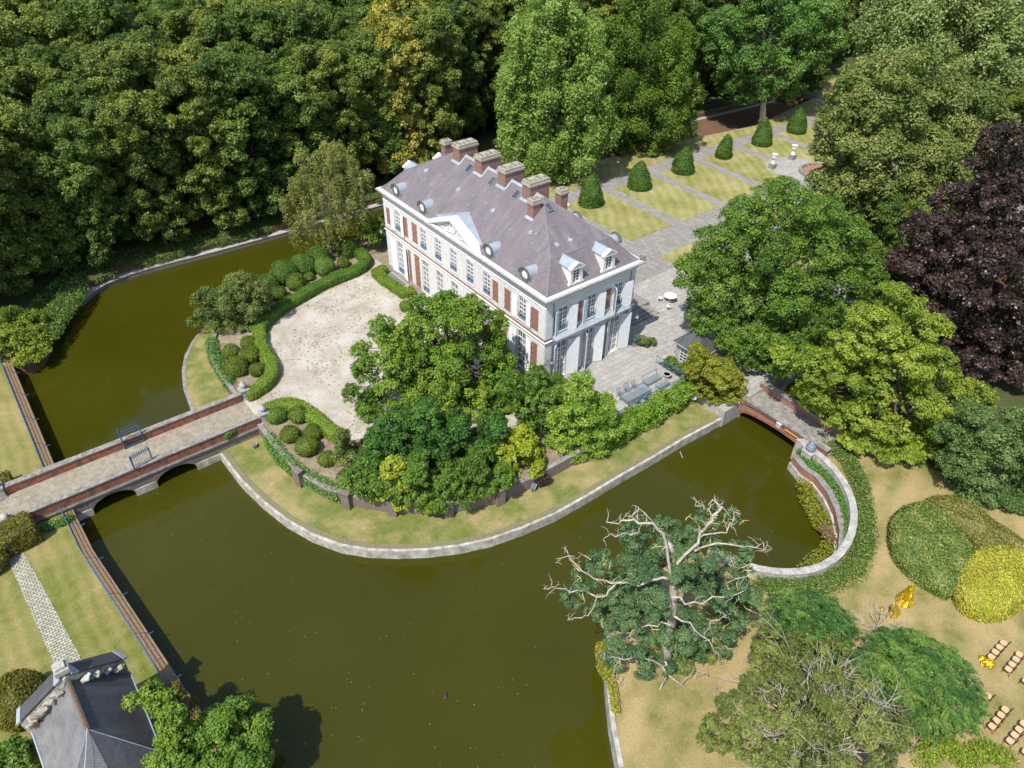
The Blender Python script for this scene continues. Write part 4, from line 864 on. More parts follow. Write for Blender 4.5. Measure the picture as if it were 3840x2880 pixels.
for i, y in enumerate(FY):
    window(y, 1.16, 5.72, 8.22, front, 5, 'glass' if i not in (3,) else 'cglass'); surround(y, 1.16, 5.5, 8.3, front)
    window(y, 1.26, .28, 4.42, front, 6, 'wglass' if i in (0, 6) else 'cglass', guard=i in (0, 1, 5, 6)); surround(y, 1.26, .1, 4.42 if i in (0, 6) else 4.36, front)
for x, m_ in zip(SX, ('glass', 'glass', 'glass')): window(x, 1.14, 5.62, 8.25, side, 5, m_); surround(x, 1.14, 5.4, 8.3, side)
for x in SX: window(x, 1.24, .06, 4.42, side, 6, 'wglass', guard=False)
for y in (FY[0], FY[6]):
    shutter(y+.66, .80, 5.55, 8.05, front, .06); shutter(y-.66, -.74, 5.55, 8.05, front, .1)
    shutter(y+.72, 1.15, .05, 4.28, front, .07); shutter(y-.72, -.95, .05, 4.28, front, .16)
for hu, wd, a in ((1.5, -.58, .35), (2.74, .88, .32), (5.06, -.68, .25), (6.28, .9, .32), (8.55, -.72, 1.05), (9.8, .98, .3)): shutter(hu, wd, 5.3, 8.02, side, a)
for hu, wd, a in ((1.45, -.85, .6), (2.8, 1.25, .38), (5.0, -.75, 1.15), (6.35, 1.0, .5), (8.45, -.6, .35), (9.85, 1.2, .3)): shutter(hu, wd, .08, 4.3, side, a)
# awning box over the side doors, downpipes
mb = MB().prof('x', [(-.04, 5.42), (-.5, 5.22), (-.62, 5.14), (-.6, 5.06), (-.04, 5.12)], .85, 10.6); P_(mb, 'awning_cover', 'zinc')
P_(MB().tube([(.9, -.5, 4.98), (3, -.52, 4.96), (6, -.5, 5.0), (8.5, -.52, 4.95), (10.5, -.5, 4.98)], [.07, .09, .07, .09, .07], 8), 'rolled_awning', plain('faded_beige_canvas', (.46, .40, .28), (.36, .31, .22), 4, .9, .3))
for x in (.84, 10.62): P_(MB().tube([(x, -.09, 9.0), (x, -.09, 5.0), (x+.02, -.09, .1)], .05, 8), 'downpipe', 'lead')
# roof
rs_ = [(-.12, 9.90), (.5, 10.42), (1.15, 11.15), (2.0, 12.12)]; V = []; F = []
for t, z in rs_: V += [(t, t, z), (BW-t, t, z), (BW-t, BL-t, z), (t, BL-t, z)]
V += [(BW/2, 7.6, 15.12), (BW/2, BL-7.2, 15.12)]
for i in range(3):
    for k in range(4): F.append((i*4+k, i*4+(k+1) % 4, i*4+4+(k+1) % 4, i*4+4+k))
b = 12; F += [(b, b+1, 16), (b+1, b+2, 17, 16), (b+2, b+3, 17), (b+3, b, 16, 17)]
P_(MB().add(V, F), 'roof', 'slate')
mb = MB()
for c in ((0, 1, 1), (1, -1, 1)): pass
hip = lambda cx, sx, cy, sy, ax: [(cx+sx*t, cy+sy*t, z+.03) for t, z in rs_]+[(BW/2, ax, 15.15)]
hm = plain('lichened_ridge_slate', (.26, .235, .245), (.19, .165, .18), 4, .8)
for q in (hip(0, 1, 0, 1, 7.6), hip(BW, -1, 0, 1, 7.6), hip(0, 1, BL, -1, BL-7.2), hip(BW, -1, BL, -1, BL-7.2)): P_(MB().tube(q, .05, 6), 'hip_capping', hm)
P_(MB().tube([(2.0, 2.0, 12.14), (BW-2, 2.0, 12.14)], .045, 5).tube([(2, 2, 12.13), (2, BL-2, 12.13)], .022, 5), 'roof_break_flashing', 'lead')
P_(MB().prof('y', [(BW/2-.22, 15.0), (BW/2, 15.19), (BW/2+.22, 15.0), (BW/2, 15.1)], 7.6, BL-7.2), 'ridge_capping', 'zinc')
zsl = lambda x: 12.12+(x-2)*(15.12-12.12)/(BW/2-2)
def chimney(x0, x1, y0, y1, zb, zt, nf=4):
    o = P_(MB().box(x0, y0, zb, x1, y1, zt-.42), 'chimney', 'chbrick')
    P_(MB().box(x0-.10, y0-.10, zt-.418, x1+.10, y1+.10, zt-.25).box(x0-.02, y0-.02, zt-.25, x1+.02, y1+.02, zt), 'cap', 'chcap', o)
    L_ = x1-x0; s = .26
    k = nf
    if L_ > 1.5: pos = [(x0+L_*(i+.5)/k, y0+(y1-y0)*j) for i in range(k) for j in (.3, .7) if (i*2+int(j > .5)*3+int(y0)) % 4 != 1]
    else: pos = [(x0+L_*.3, (y0+y1)/2), (x0+L_*.7, (y0+y1)/2)]
    for a, c in pos: P_(MB().box(a-s/2, c-s/2, zt-.05, a+s/2, c+s/2, zt+.004), 'flue', 'black', o)
    for a, c in pos: P_(MB().strip([(a-s/2, c-s/2), (a+s/2, c-s/2), (a+s/2, c+s/2), (a-s/2, c+s/2)], -.06, 0, zt+.001, zt+.09, True), 'flue_rim', 'chcap', o)
    xf = x0; zf = zsl(min(x0, BW/2))
    if x0 > 5: return o
    P_(MB().obox((x0-.1, (y0+y1)/2, zf-.02), (0, 1, 0), y1-y0+.3, .3, .05, (-.63, 0, .77)), 'flashing', 'zinc', o)
    if x1-x0 > 1.5: P_(MB().add([(x0-.1, y0-.16, zsl(x0-.1)+.04), (BW/2, y0-.16, 15.2), (BW/2, y0-.002, 15.24), (x0-.1, y0-.002, zsl(x0-.1)+.09), (BW/2, y0-.002, 15.1), (x0-.1, y0-.002, zsl(x0-.1)-.1)], [(0, 1, 2, 3), (3, 2, 4, 5)]), 'flashing', 'zinc', o)
    return o
for y0 in (8.55, 12.42, 16.34, 20.28): chimney(4.8, 7.15, y0, y0+1.22, 13.6, 16.3)
chimney(3.82, 4.78, 6.86, 7.72, 12.9, 15.4); chimney(7.25, 8.15, 6.9, 7.75, 12.9, 15.5); chimney(5.05, 5.95, 23.35, 24.15, 12.9, 15.75)
for y in (18.55, 14.6, 10.65): # roof lights
    c = (4.78, y, zsl(4.78)+.06); o = P_(MB().obox(c, (0, 1, 0), .62, 1.0, .1, (-.63, 0, .77)), 'roof_light', 'lead'); P_(MB().obox((c[0]-.03, c[1], c[2]+.06), (0, 1, 0), .5, .86, .03, (-.63, 0, .77)), 'pane', 'glass', o)
c = (5.3, 6.35, 14.62); o = P_(MB().obox(c, (1, 0, 0), .62, .9, .1, (0, -.47, .88)), 'roof_light', 'lead'); P_(MB().obox((c[0], c[1]-.03, c[2]+.06), (1, 0, 0), .5, .76, .03, (0, -.47, .88)), 'pane', 'glass', o)
zend = lambda y: 12.12+(y-2)*3.0/5.6
for x, y in ((2.95, 24.0), (2.95, 17.9), (2.93, 11.9), (2.93, 6.1)):
    P_(MB().add([(x-.35, y, zsl(x-.35)+.02), (x+.25, y-.02, zsl(x+.25)+.02), (x-.1, y+.3, zsl(x-.1)+.02), (x-.1, y-.3, zsl(x-.1)+.02), (x-.35, y, zsl(x)+.14)], [(0, 3, 4), (0, 4, 2), (3, 1, 4), (4, 1, 2)]), 'roof_vent', 'zinc')
for x, y in ((3.6, 2.9), (5.2, 3.0)):
    y = 3.0; P_(MB().add([(x, y-.3, zend(y-.3)+.02), (x, y+.3, zend(y+.3)+.02), (x+.3, y, zend(y)+.02), (x-.3, y, zend(y)+.02), (x, y-.3, zend(y)+.15)], [(0, 2, 4), (0, 4, 3), (2, 1, 4), (4, 1, 3)]), 'roof_vent', 'zinc')
for x, y in ((2.2, 25.6), (3.2, 21.6), (2.3, 23.2), (3.1, 19.6), (2.3, 19.2), (3.1, 15.4), (2.3, 15.2), (3.15, 13.3), (2.3, 10.9), (3.1, 9.6), (2.35, 8.4), (3.1, 5.4), (2.4, 4.9)):
    P_(MB().obox((x, y, zsl(x)+.04), (0, 1, 0), .06, .26, .04, (-.63, 0, .77)).obox((x-.12, y+.07, zsl(x-.12)+.04), (0, 1, 0), .16, .05, .04, (-.63, 0, .77)), 'roof_hook', 'zinc')
# round dormers
def oeil(y, xs=1, x0=.06):
    zc = 10.72; r = .62; t = empty('round_dormer', (0, 0, 0)); t.parent = ch; fx = lambda mb: mb if xs == 1 else flip(mb)
    def flip(mb): mb.v = [(BW-a, b, c) for a, b, c in mb.v]; return mb
    n = 20; A = [(math.cos(2*math.pi*k/n), math.sin(2*math.pi*k/n)) for k in range(n)]
    V = [(x0, y+r*c, zc+r*s) for c, s in A]+[(2.1, y+r*c, zc+r*s) for c, s in A]
    mb = MB().add(V, [(k, (k+1) % n, n+(k+1) % n, n+k) for k in range(n)]).box(x0+.02, y-r*.99, 9.92, 1.0, y+r*.99, zc)
    P_(fx(mb), 'barrel', 'zinc', t, smooth=False)
    V = []; F = []
    for x, r0 in ((x0-.1, r*.72), (x0-.1, r*1.0), (x0+.04, r*1.02), (x0+.04, r*.70)): V += [(x, y+r0*c, zc+r0*s) for c, s in A]
    for j in range(4): F += [(j*n+k, j*n+(k+1) % n, ((j+1) % 4)*n+(k+1) % n, ((j+1) % 4)*n+k) for k in range(n)]
    mb = MB().add(V, F).box(x0-.06, y-.5, 9.92, x0+.02, y+.5, zc-.35); P_(fx(mb), 'frame', 'dlead', t)
    a = MB(); pts = [(x0-.16, y+(r+.1)*math.cos(q), zc+(r+.1)*math.sin(q)) for q in [math.pi*(-.02+1.04*i/14) for i in range(15)]]
    a.tube(pts, .085, 6); P_(fx(a), 'hood', 'dlead', t)
    P_(fx(MB().prof('x', [(y+r*.7*c, zc+r*.7*s) for c, s in A], x0-.03, x0-.01)), 'pane', 'paint' if xs == 1 else 'glass', t)
    P_(fx(MB().box(x0-.06, y-.02, zc-r*.68, x0-.032, y+.02, zc+r*.68).box(x0-.06, y-r*.68, zc-.02, x0-.034, y+r*.68, zc+.02)), 'glazing_bar', 'paint', t)
for y in (25.85, 20.5, 8.75, 3.2): oeil(y)
for y in (3.2, 8.9, 20.0): oeil(y, -1)
# dormer windows on the short sides and at the back
def dormer(tf, zb=9.95):
    t = empty('dormer', (0, 0, 0)); t.parent = ch; w = .72; zt = 11.62
    P_(tf(MB().box(-w, -.02, zb, -w+.3, 1.6, zt).box(w-.3, -.02, zb, w, 1.6, zt).box(-w+.3, -.02, zt-.12, w-.3, 1.6, zt).box(-w+.3, -.02, zb, w-.3, 1.2, zb+.25)), 'cheek', 'trim', t)
    P_(tf(MB().prof('y', [(-w-.14, zt+.002), (w+.14, zt+.002), (w+.14, zt+.12), (0, zt+.62), (-w-.14, zt+.12)], -.14, .28)), 'pediment', 'paint', t)
    P_(tf(MB().add([(-w-.1, .281, zt+.0), (-w-.1, .281, zt+.13), (0, .281, zt+.6), (w+.1, .281, zt+.13), (w+.1, .281, zt), (-w-.1, 2.6, zt+.0), (-w-.1, 2.6, zt+.13), (0, 2.9, zt+.6), (w+.1, 2.6, zt+.13), (w+.1, 2.6, zt)],
                   [(1, 2, 7, 6), (2, 3, 8, 7), (0, 1, 6, 5), (4, 9, 8, 3), (0, 4, 3, 2, 1)])), 'roof', 'zinc', t)
    P_(tf(MB().prof('y', [(-w-.02, zt+.16), (w+.02, zt+.16), (0, zt+.5)], -.142, -.141)), 'tympanum', 'grime', t)
    mb = MB().box(-.42, .1, zb+.25, -.36, .2, zt-.12).box(.36, .1, zb+.25, .42, .2, zt-.12).box(-.04, .1, zb+.25, .04, .21, zt-.12)
    for i in range(5): z = zb+.27+(zt-.12-zb-.3)*i/4; mb.box(-.36, .1, z-.02, -.041, .19, z+.02).box(.041, .1, z-.02, .36, .19, z+.02)
    o = P_(tf(mb), 'window', 'paint', t); P_(tf(MB().box(-.42, .13, zb+.2, .42, .14, zt-.1)), 'pane', 'glass', o)
    for s in (-1, 1): P_(tf(MB().prof('y', [(s*(w), zb), (s*(w+.3), zb), (s*(w+.22), zb+.22), (s*w+s*.04, zb+.35), (s*w, zb+.8)], -.02, .2)), 'scroll', 'trim', t)
def tfm(f):
    def g_(mb): mb.v = [f(*p) for p in mb.v]; return mb
    return g_
for x in (3.52, 7.55):
    dormer(tfm(lambda a, b, c, x=x: (x+a, .08+b, c))); dormer(tfm(lambda a, b, c, x=x: (x+a+.2, BL-.08-b, c)))
dormer(tfm(lambda a, b, c: (BW-.08-b, 14.5+a, c))); dormer(tfm(lambda a, b, c: (BW-.08-b, 11.0+a, c))) ; dormer(tfm(lambda a, b, c: (BW-.08-b, 18.0+a, c)))
# central pediment
t = empty('pediment', (0, 0, 0)); t.parent = ch; y0, y1, yc, zp = 9.85, 19.3, 14.58, 12.0
P_(MB().prof('x', [(y0+.4, 9.93), (y1-.4, 9.93), (yc, zp-.35)], -.05, .2), 'tympanum', 'trim', t)
for a in (y0, y1):
    d = Vector((0, yc-a, zp-9.93)); n_ = Vector((0, -d.z, d.y)).normalized(); n_ = n_ if n_.z > 0 else -n_
    q = lambda u, k: (a+d.y*u+n_.y*k, 9.93+d.z*u+n_.z*k)
    P_(MB().prof('x', [q(0, -.34), q(0, 0), q(1, 0), (yc, zp-.36)], -.5, .5), 'raking_cornice', 'paint', t)
    P_(MB().prof('x', [q(0.06, -.46), q(.06, -.342), q(.985, -.342), (yc, zp-.52)], -.3, .1), 'moulding', 'trim', t)
xb = lambda z: 2.0+(z-12.12)*.9
P_(MB().add([(.5, y0, 9.95), (.5, yc, zp), (1.9, yc, zp+.0), (.52, y0+.05, 10.3), (.5, y1, 9.95), (.52, y1-.05, 10.3)], [(0, 3, 2, 1), (1, 2, 5, 4)]), 'roof', 'zinc', t)
mb = MB(); r2 = np.random.default_rng(3)
def scroll(cy, cz, R0, turns, s, th=.07):
    pts = [(-.1, cy+s*R0*(1-k/22)*math.cos(k*turns*2*math.pi/22), cz+R0*(1-k/22)*math.sin(k*turns*2*math.pi/22)) for k in range(20)]; mb.tube(pts, [th*(1-k/30) for k in range(20)], 6)
mb.tube([(-.12, yc+.48*math.cos(q), 10.82+.55*math.sin(q)) for q in [i*math.pi/10 for i in range(21)]], .10, 6)
for s in (-1, 1):
    scroll(yc+s*.95, 10.6, .42, 1.6, s); scroll(yc+s*1.75, 10.42, .34, 1.5, -s, .06); scroll(yc+s*2.5, 10.28, .24, 1.4, s, .05); scroll(yc+s*.5, 11.25, .2, 1.2, s, .05)
    mb.tube([(-.1, yc+s*.4, 10.2), (-.16, yc+s*1.1, 10.12), (-.12, yc+s*1.9, 10.2), (-.1, yc+s*2.7, 10.1), (-.08, yc+s*3.3, 10.1)], [.09, .1, .07, .05, .02], 6)
    for k in range(14): c = (-.1, yc+s*r2.uniform(.5, 3.0), 0); z = 10.1+r2.uniform(0, 1)*max(.1, (1.2-abs(c[1]-yc)*.38)); mb.lathe((-.08, c[1], z), [(.01, -.09), (.08, -.04), (.08, .04), (.01, .09)], 6)
P_(mb, 'carving', 'trim', t)
# front steps, low walls, lanterns, floodlights
st = empty('front_steps', (-1.2, 14.8, GZ), 0, 'grey stone steps before the central doors, half hidden by the chestnut tree', 'steps')
for i in range(4): MB().box(-.9+i*.4, -4.9+i*.35, -.1, 1.15, 4.9-i*.35, .14*(i+1)).build('step', M['grime'], st)
t = empty('low_wall', (-1.1, 20.2, GZ), 0, 'low stone wall end beside the box hedge at the front steps', 'wall'); MB().box(-1.5, -.2, 0, 1.0, .25, .5).build('masonry', M['grime'], t); MB().box(-1.55, -.26, .502, 1.02, .31, .6).build('coping', M['lightcop'], t)
def lantern(loc, rz, label):
    t = empty('wall_lantern', loc, rz, label, 'lantern')
    MB().tube([(0, 0, 0), (-.35, 0, -.05), (-.7, 0, .05)], .025, 5).tube([(0, 0, -.45), (-.25, 0, -.3), (-.5, 0, -.02)], .02, 5).tube([(-.15, 0, -.05), (-.2, 0, -.25)], .02, 4).build('bracket', M['blue'], t)
    MB().lathe((-.78, 0, -.1), [(.10, 0), (.17, .42), (.21, .44), (.12, .56), (.05, .6), (.03, .68)], 6).build('housing', M['black'], t); MB().lathe((-.78, 0, -.08), [(.112, .02), (.172, .36)], 6).build('glazing', M['lens'], t)
lantern((.25, -.06, 3.0), R_(90), 'lantern on a blue bracket by the corner doors facing the terrace')
lantern((BW+.02, .1, 3.3), R_(135), 'lantern on a pale blue bracket at the far corner above the side steps')
lantern((.1, BL+.02, 4.2), R_(-60), 'lantern at the shaded far corner near the weeping birch')
def flood(loc, rz, label, s=1.):
    t = empty('floodlight', loc, rz, label, 'floodlight'); MB().box(-.2*s, -.14*s, .12*s, .2*s, .14*s, .42*s).build('housing', M['steel'], t)
    MB().obox((0, -.15*s, .3*s), (1, 0, 0), .36*s, .03, .26*s, (0, -.3, 1)).build('glazing', M['lens'], t); MB().box(-.24*s, -.03, 0, -.205*s, .03, .3*s).box(.205*s, -.03, 0, .24*s, .03, .3*s).box(-.24*s, -.04, -.02, .24*s, .04, .01).build('bracket', M['black'], t)
flood((BW+.35, -.3, 9.93), 2.2, 'dark floodlight on the gutter at the right roof corner', 1.2)
flood((*G(551, 966, SZ), SZ), 1.2, 'small white floodlight alone on the lawn below the bridge')
flood((*G(717, 608, GZ+.2), GZ+.35), 2.6, 'floodlight mounted on the long hedge at the gravel edge')
flood((*G(1152, 1058, SZ), SZ), .6, 'floodlight on the lawn below the brick retaining wall', 1.3)
flood((*G(1143, 1042, SZ+.5), SZ+.6), .2, 'upper floodlight of the pair against the brick retaining wall')
# side steps, terrace steps
t = empty('side_steps', (12.2, 2.6, CZ), 0, 'three long stone steps beside the right corner of the chateau', 'steps')
for i in range(3): MB().box(-.5, .5*i, -.1, 6.9-.35*i, 1.9, .125*(i+1)).build('step', M['flagy'], t)
t = empty('terrace_steps', (11.5, -4.2, CZ), 0, 'shallow broad steps from the terrace down to the side court', 'steps')
for i in range(3): MB().box(-.1, 0, -.1, .45*(3-i), 4.0-.6, .125*(i+1)).build('step', M['flag'], t)
# terrace balustrade
def rail(pts, z, label, name='balustrade', h=.95):
    t = empty(name, (*pts[0], z), 0, label, 'balustrade'); o = Vector(pts[0]); P = [Vector(p)-o for p in pts]
    for a, b in zip(P, P[1:]):
        mb = MB()
        for hh in (.12, .78, h): mb.tube([(a.x, a.y, hh), (b.x, b.y, hh)], .03 if hh == h else .018, 5)
        mb.build('rail', M['blue'], t)
        n = max(1, round((b-a).length/.95)); mb = MB()
        for i in range(n+1): q = a.lerp(b, i/n); mb.tube([(q.x, q.y, 0), (q.x, q.y, h)], .022, 5)
        for i in range(n):
            q0 = a.lerp(b, i/n); q1 = a.lerp(b, (i+1)/n); c = (q0+q1)/2; d = (b-a).normalized()
            mb.tube([(c.x+d.x*.2*math.cos(u), c.y+d.y*.2*math.cos(u), .45+.28*math.sin(u)) for u in [k*math.pi/5 for k in range(11)]], .013, 4, False)
            mb.tube([(q0.x, q0.y, .12), (c.x, c.y, .45), (q1.x, q1.y, .78)], .011, 4); mb.tube([(q1.x, q1.y, .12), (c.x, c.y, .45), (q0.x, q0.y, .78)], .011, 4)
        mb.build('ironwork', M['blue'], t)
rail([(11.42, -4.1), (11.42, -8.05), (-.7, -8.05)], 0, 'blue wrought iron balustrade round the terrace edge')
rail([(11.45, -.35), (12.4, -.75)], 0, 'short blue iron rail with a diamond by the planted corner')
# terrace furniture
t = empty('glass_table', (5.65, -6.85, 0), 0, 'long glass topped table with a blue metal frame on the terrace', 'table')
MB().box(-1.55, -.58, .74, 1.55, .58, .755).build('table_top', M['tableglass'], t)
mb = MB().tube([(-1.6, -.62, .74), (1.6, -.62, .74), (1.6, .62, .74), (-1.6, .62, .74), (-1.6, -.62, .74)], .03, 5); mb.build('frame', M['blue'], t)
for sx in (-1, 1):
    for sy in (-1, 1): MB().tube([(sx*1.35, sy*.5, 0), (sx*1.5, sy*.58, .4), (sx*1.4, sy*.5, .74)], .025, 5).build('leg', M['blue'], t)
def ichair(loc, rz, label, first=None):
    if first: return dup(first, loc, rz, label)
    t = empty('iron_chair', loc, rz, label, 'chair', 'blue iron chairs on the terrace')
    MB().box(-.24, -.23, .42, .24, .23, .45).build('seat', M['steel'], t)
    for sx in (-1, 1):
        for sy in (-1, 1): MB().tube([(sx*.22, sy*.21, .43), (sx*.25, sy*.25, 0)], .016, 4).build('leg', M['blue'], t)
    mb = MB().tube([(-.23, .22, .44), (-.25, .29, .75), (-.14, .33, .95), (.14, .33, .95), (.25, .29, .75), (.23, .22, .44)], .018, 5)
    for i in range(5): zz = .52+i*.09; mb.tube([(-.235, .235+i*.018, zz), (.235, .235+i*.018, zz)], .010, 4)
    mb.build('backrest', M['blue'], t)
    mb = MB()
    for s in (-1, 1): mb.tube([(s*.24, -.2, .43), (s*.26, -.2, .64), (s*.26, .24, .66)], .014, 4)
    mb.build('armrest', M['blue'], t); return t
c0 = ichair((4.7, -5.8, 0), .05, 'blue iron chair on the wall side of the glass table, left end'); ichair((5.7, -5.75, 0), -.1, 'blue iron chair on the wall side of the glass table, middle', c0)
ichair((6.7, -5.8, 0), .1, 'blue iron chair on the wall side of the glass table, right end', c0); ichair((5.2, -7.55, 0), 3.1, 'blue iron chair between the glass table and the balustrade, left one', c0)
ichair((6.2, -7.55, 0), 3.2, 'blue iron chair between the glass table and the balustrade, right one', c0)
t = empty('iron_bench', (8.75, -6.1, 0), 0.0, 'blue iron bench between the glass table and the stone planter', 'bench')
MB().box(-.95, -.32, .38, .95, .32, .41).build('seat', M['tableglass'], t); mb = MB().tube([(-1, -.35, .4), (1, -.35, .4), (1, .35, .4), (-1, .35, .4), (-1, -.35, .4)], .022, 5); mb.build('frame', M['blue'], t)
mb = MB().tube([(-1, .35, .4), (-1, .48, .95), (1, .48, .95), (1, .35, .4)], .022, 5)
for i in range(14): x = -.9+i*.138; mb.tube([(x, .36, .42), (x, .48, .94)], .009, 4)
mb.build('backrest', M['blue'], t)
for sx in (-1, 1):
    for sy in (-1, 1): MB().tube([(sx*.95, sy*.33, 0), (sx*.95, sy*.33, .4)], .02, 4).build('leg', M['blue'], t)
t = empty('low_table', (9.0, -7.25, 0), 0, 'low glass side table with a blue frame at the balustrade', 'table')
MB().box(-.7, -.3, .45, .7, .3, .462).build('table_top', M['tableglass'], t); MB().tube([(-.72, -.32, .45), (.72, -.32, .45), (.72, .32, .45), (-.72, .32, .45), (-.72, -.32, .45)], .02, 5).build('frame', M['blue'], t)
for sx in (-1, 1):
    for sy in (-1, 1): MB().tube([(sx*.7, sy*.3, 0), (sx*.7, sy*.3, .45)], .018, 4).build('leg', M['blue'], t)
t = empty('stone_planter', (10.45, -6.45, 0), 0, 'round pale stone planter by the balustrade corner', 'planter')
MB().lathe((0, 0, 0), [(.24, 0), (.26, .06), (.3, .2), (.42, .42), (.44, .52), (.34, .52), (.32, .42)], 16).build('bowl', M['lightcop'], t); MB().lathe((0, 0, 0), [(.32, .40), (.32, .42)], 12).build('soil', M['soil'], t)
# white garden set
ZC = CZ+.002
t = empty('round_table', (21.75, 3.55, ZC+.09), 0, 'round white metal garden table at the edge of the ash tree', 'table')
MB().lathe((0, 0, 0), [(.73, .72), (.75, .735), (.73, .75)], 28).build('table_top', M['paint'], t); MB().lathe((0, 0, 0), [(.3, 0), (.1, .08), (.05, .2), (.05, .72)], 10).build('pedestal', M['paint'], t)
def wchair(loc, rz, label):
    t = empty('garden_chair', loc, rz, label, 'chair', 'white metal garden chairs'); MB().lathe((0, 0, .43), [(.23, 0), (.25, .02), (.23, .04)], 16).build('seat', M['paint'], t)
    for sx in (-1, 1):
        for sy in (-1, 1): MB().tube([(sx*.16, sy*.16, .44), (sx*.22, sy*.22, 0)], .016, 5).build('leg', M['paint'], t)
    mb = MB(); A = [(-.22, .1, .45), (-.24, .2, .7), (-.2, .25, .88), (-.1, .27, .97), (.1, .27, .97), (.2, .25, .88), (.24, .2, .7), (.22, .1, .45)]; mb.tube(A, .02, 6)
    mb.tube([(-.13, .2, .46), (-.1, .24, .7), (0, .27, .84), (.1, .24, .7), (.13, .2, .46)], .013, 5); mb.tube([(-.3, -.05, .46), (-.31, .05, .66), (-.23, .2, .72)], .015, 5).tube([(.3, -.05, .46), (.31, .05, .66), (.23, .2, .72)], .015, 5)
    mb.build('backrest', M['paint'], t)
wchair((20.75, 4.15, ZC+.145), .5, 'white metal garden chair beside the round table, toward the steps'); wchair((20.35, 2.5, ZC), 2.6, 'white metal garden chair nearer the camera, tucked under the round table')
# kiosk
kk = empty('garden_kiosk', (15.2, -5.9, CZ), 0, 'small brick pavilion with slate roof and white gridded window', 'pavilion')
MB().box(-1.25, -1.5, 0, 1.25, 1.5, 2.3).build('wall', M['brick'], kk); MB().box(-1.3, .9, 0, -1.2, 1.5, 2.31).box(-1.3, -1.55, 0, -1.2, -1.35, 2.31).box(-1.29, -1.35, 0, -1.22, .9, .25).build('quoin', M['lightcop'], kk)
MB().add([(-1.6, -1.85, 2.3), (1.6, -1.85, 2.3), (1.6, 1.85, 2.3), (-1.6, 1.85, 2.3), (0, 0, 3.9)], [(0, 1, 4), (1, 2, 4), (2, 3, 4), (3, 0, 4), (3, 2, 1, 0)]).build('roof', M['dslate'], kk)
MB().strip([(-1.6, -1.85), (1.6, -1.85), (1.6, 1.85), (-1.6, 1.85)], -.08, 0, 2.2, 2.29, True).build('gutter', M['zinc'], kk)
mb = MB()
for i in range(6): y = -1.2+i*.42; mb.box(-1.31, y-.03, .3, -1.26, y+.03, 2.05)
for i in range(6): z = .3+i*.35; mb.box(-1.305, -1.2, z-.03, -1.262, .93, z+.03)
o = mb.build('window', M['paint'], kk); MB().box(-1.275, -1.22, .28, -1.262, .93, 2.07).build('pane', M['glass'], o)
t = empty('satellite_dish', (11.0, -9.55, SZ+.0), 0, 'grey satellite dish at the foot of the terrace hedge', 'dish')
MB().lathe((0, 0, 0), [(.05, 0), (.2, .03), (.35, .09), (.45, .17), (.44, .18), (.33, .11), (.18, .05), (.03, .02)], 18).build('reflector', M['steel'], t).rotation_euler = (1.2, 0, -.6); t.children[0].location = (0, 0, 1.0)
MB().tube([(0, 0, 0), (0, 0, 1.05)], .03, 6).tube([(0, .0, .8), (-.2, -.5, 1.0)], .015, 4).build('mast', M['trim'], t)
tag(MB().tube([(0, 0, -1.6), (.02, .05, .0), (-.25, .25, .75)], .035, 6).build('white_pole', M['trim'], loc=(*G(1475, 990, WZ), WZ)), 'slim white pole standing in the moat at the bank wall', 'pole')
# ---------------------------------------------------------------- gatehouse (bottom left)
gh = empty('gatehouse', (-44.5, -12, LZ), 0, 'old lodge with dark slate roof and white gable, bottom left', 'lodge')
zr, ze = 5.6, 2.6
ridge0 = Vector((*G(808, 500, 0), 0)) if False else None
r5g = lambda x, y: (x*.31646*s_, (2380+y*.31646)*s_)
def W3(x, y, z): a = G(*r5g(x, y), z); return (a[0]+44.5, a[1]+12, z-LZ)
A = W3(790, 500, zr); Bp = W3(1040, 1120, zr-.1); E1 = W3(1540, 440, ze); E2 = W3(1920, 1390, ze); E2b = W3(2060, 1420, ze); W1 = W3(390, 1150, ze); W2 = W3(545, 1600, ze); Wn = W3(225, 1050, ze)
S1 = (E2[0]+.2, E2[1]-4.5, ze-LZ); S2 = (W2[0]+.0, W2[1]-3.5, ze-LZ)
E2 = (E2[0], E2[1], ze-LZ)
SW_ = (W1[0]+(W2[0]-W1[0])*2.2, W1[1]+(W2[1]-W1[1])*2.2, ze-LZ); SE_ = E2
MB().add([A, Bp, E1, SE_], [(0, 1, 3, 2)]).build('roof', M['dslate'], gh)
MB().add([A, Bp, W1, SW_], [(0, 2, 3, 1)]).build('roof', plain('pale_grey_slate', (.13, .13, .135), (.19, .185, .18), 1.2, .7, .4, 12, fine=.2), gh)  # this slope is a paler grey than the other roof planes
MB().add([Bp, SE_, SW_, (Bp[0]+.3, SE_[1]-3, ze-LZ)], [(0, 2, 3, 1)]).build('roof', M['dslate'], gh)
rd = Vector(Bp)-Vector(A); MB().tube([A, Bp], .13, 6).build('ridge_tiles', plain('mossy_rust_ridge_tiles', (.16, .085, .05), (.10, .09, .07), 7, .95, .8, 20, fine=.4), gh)
MB().tube([Bp, SE_], .035, 5).build('hip_capping', M['lead'], gh); MB().tube([Bp, SW_], .035, 5).build('hip_capping', M['lead'], gh)
MB().tube([(W1[0]-.05, W1[1], W1[2]), (SW_[0]-.05, SW_[1], SW_[2])], .06, 6).build('gutter', M['zinc'], gh); MB().tube([(E1[0], E1[1], E1[2]), SE_], .05, 6).build('gutter', M['zinc'], gh)
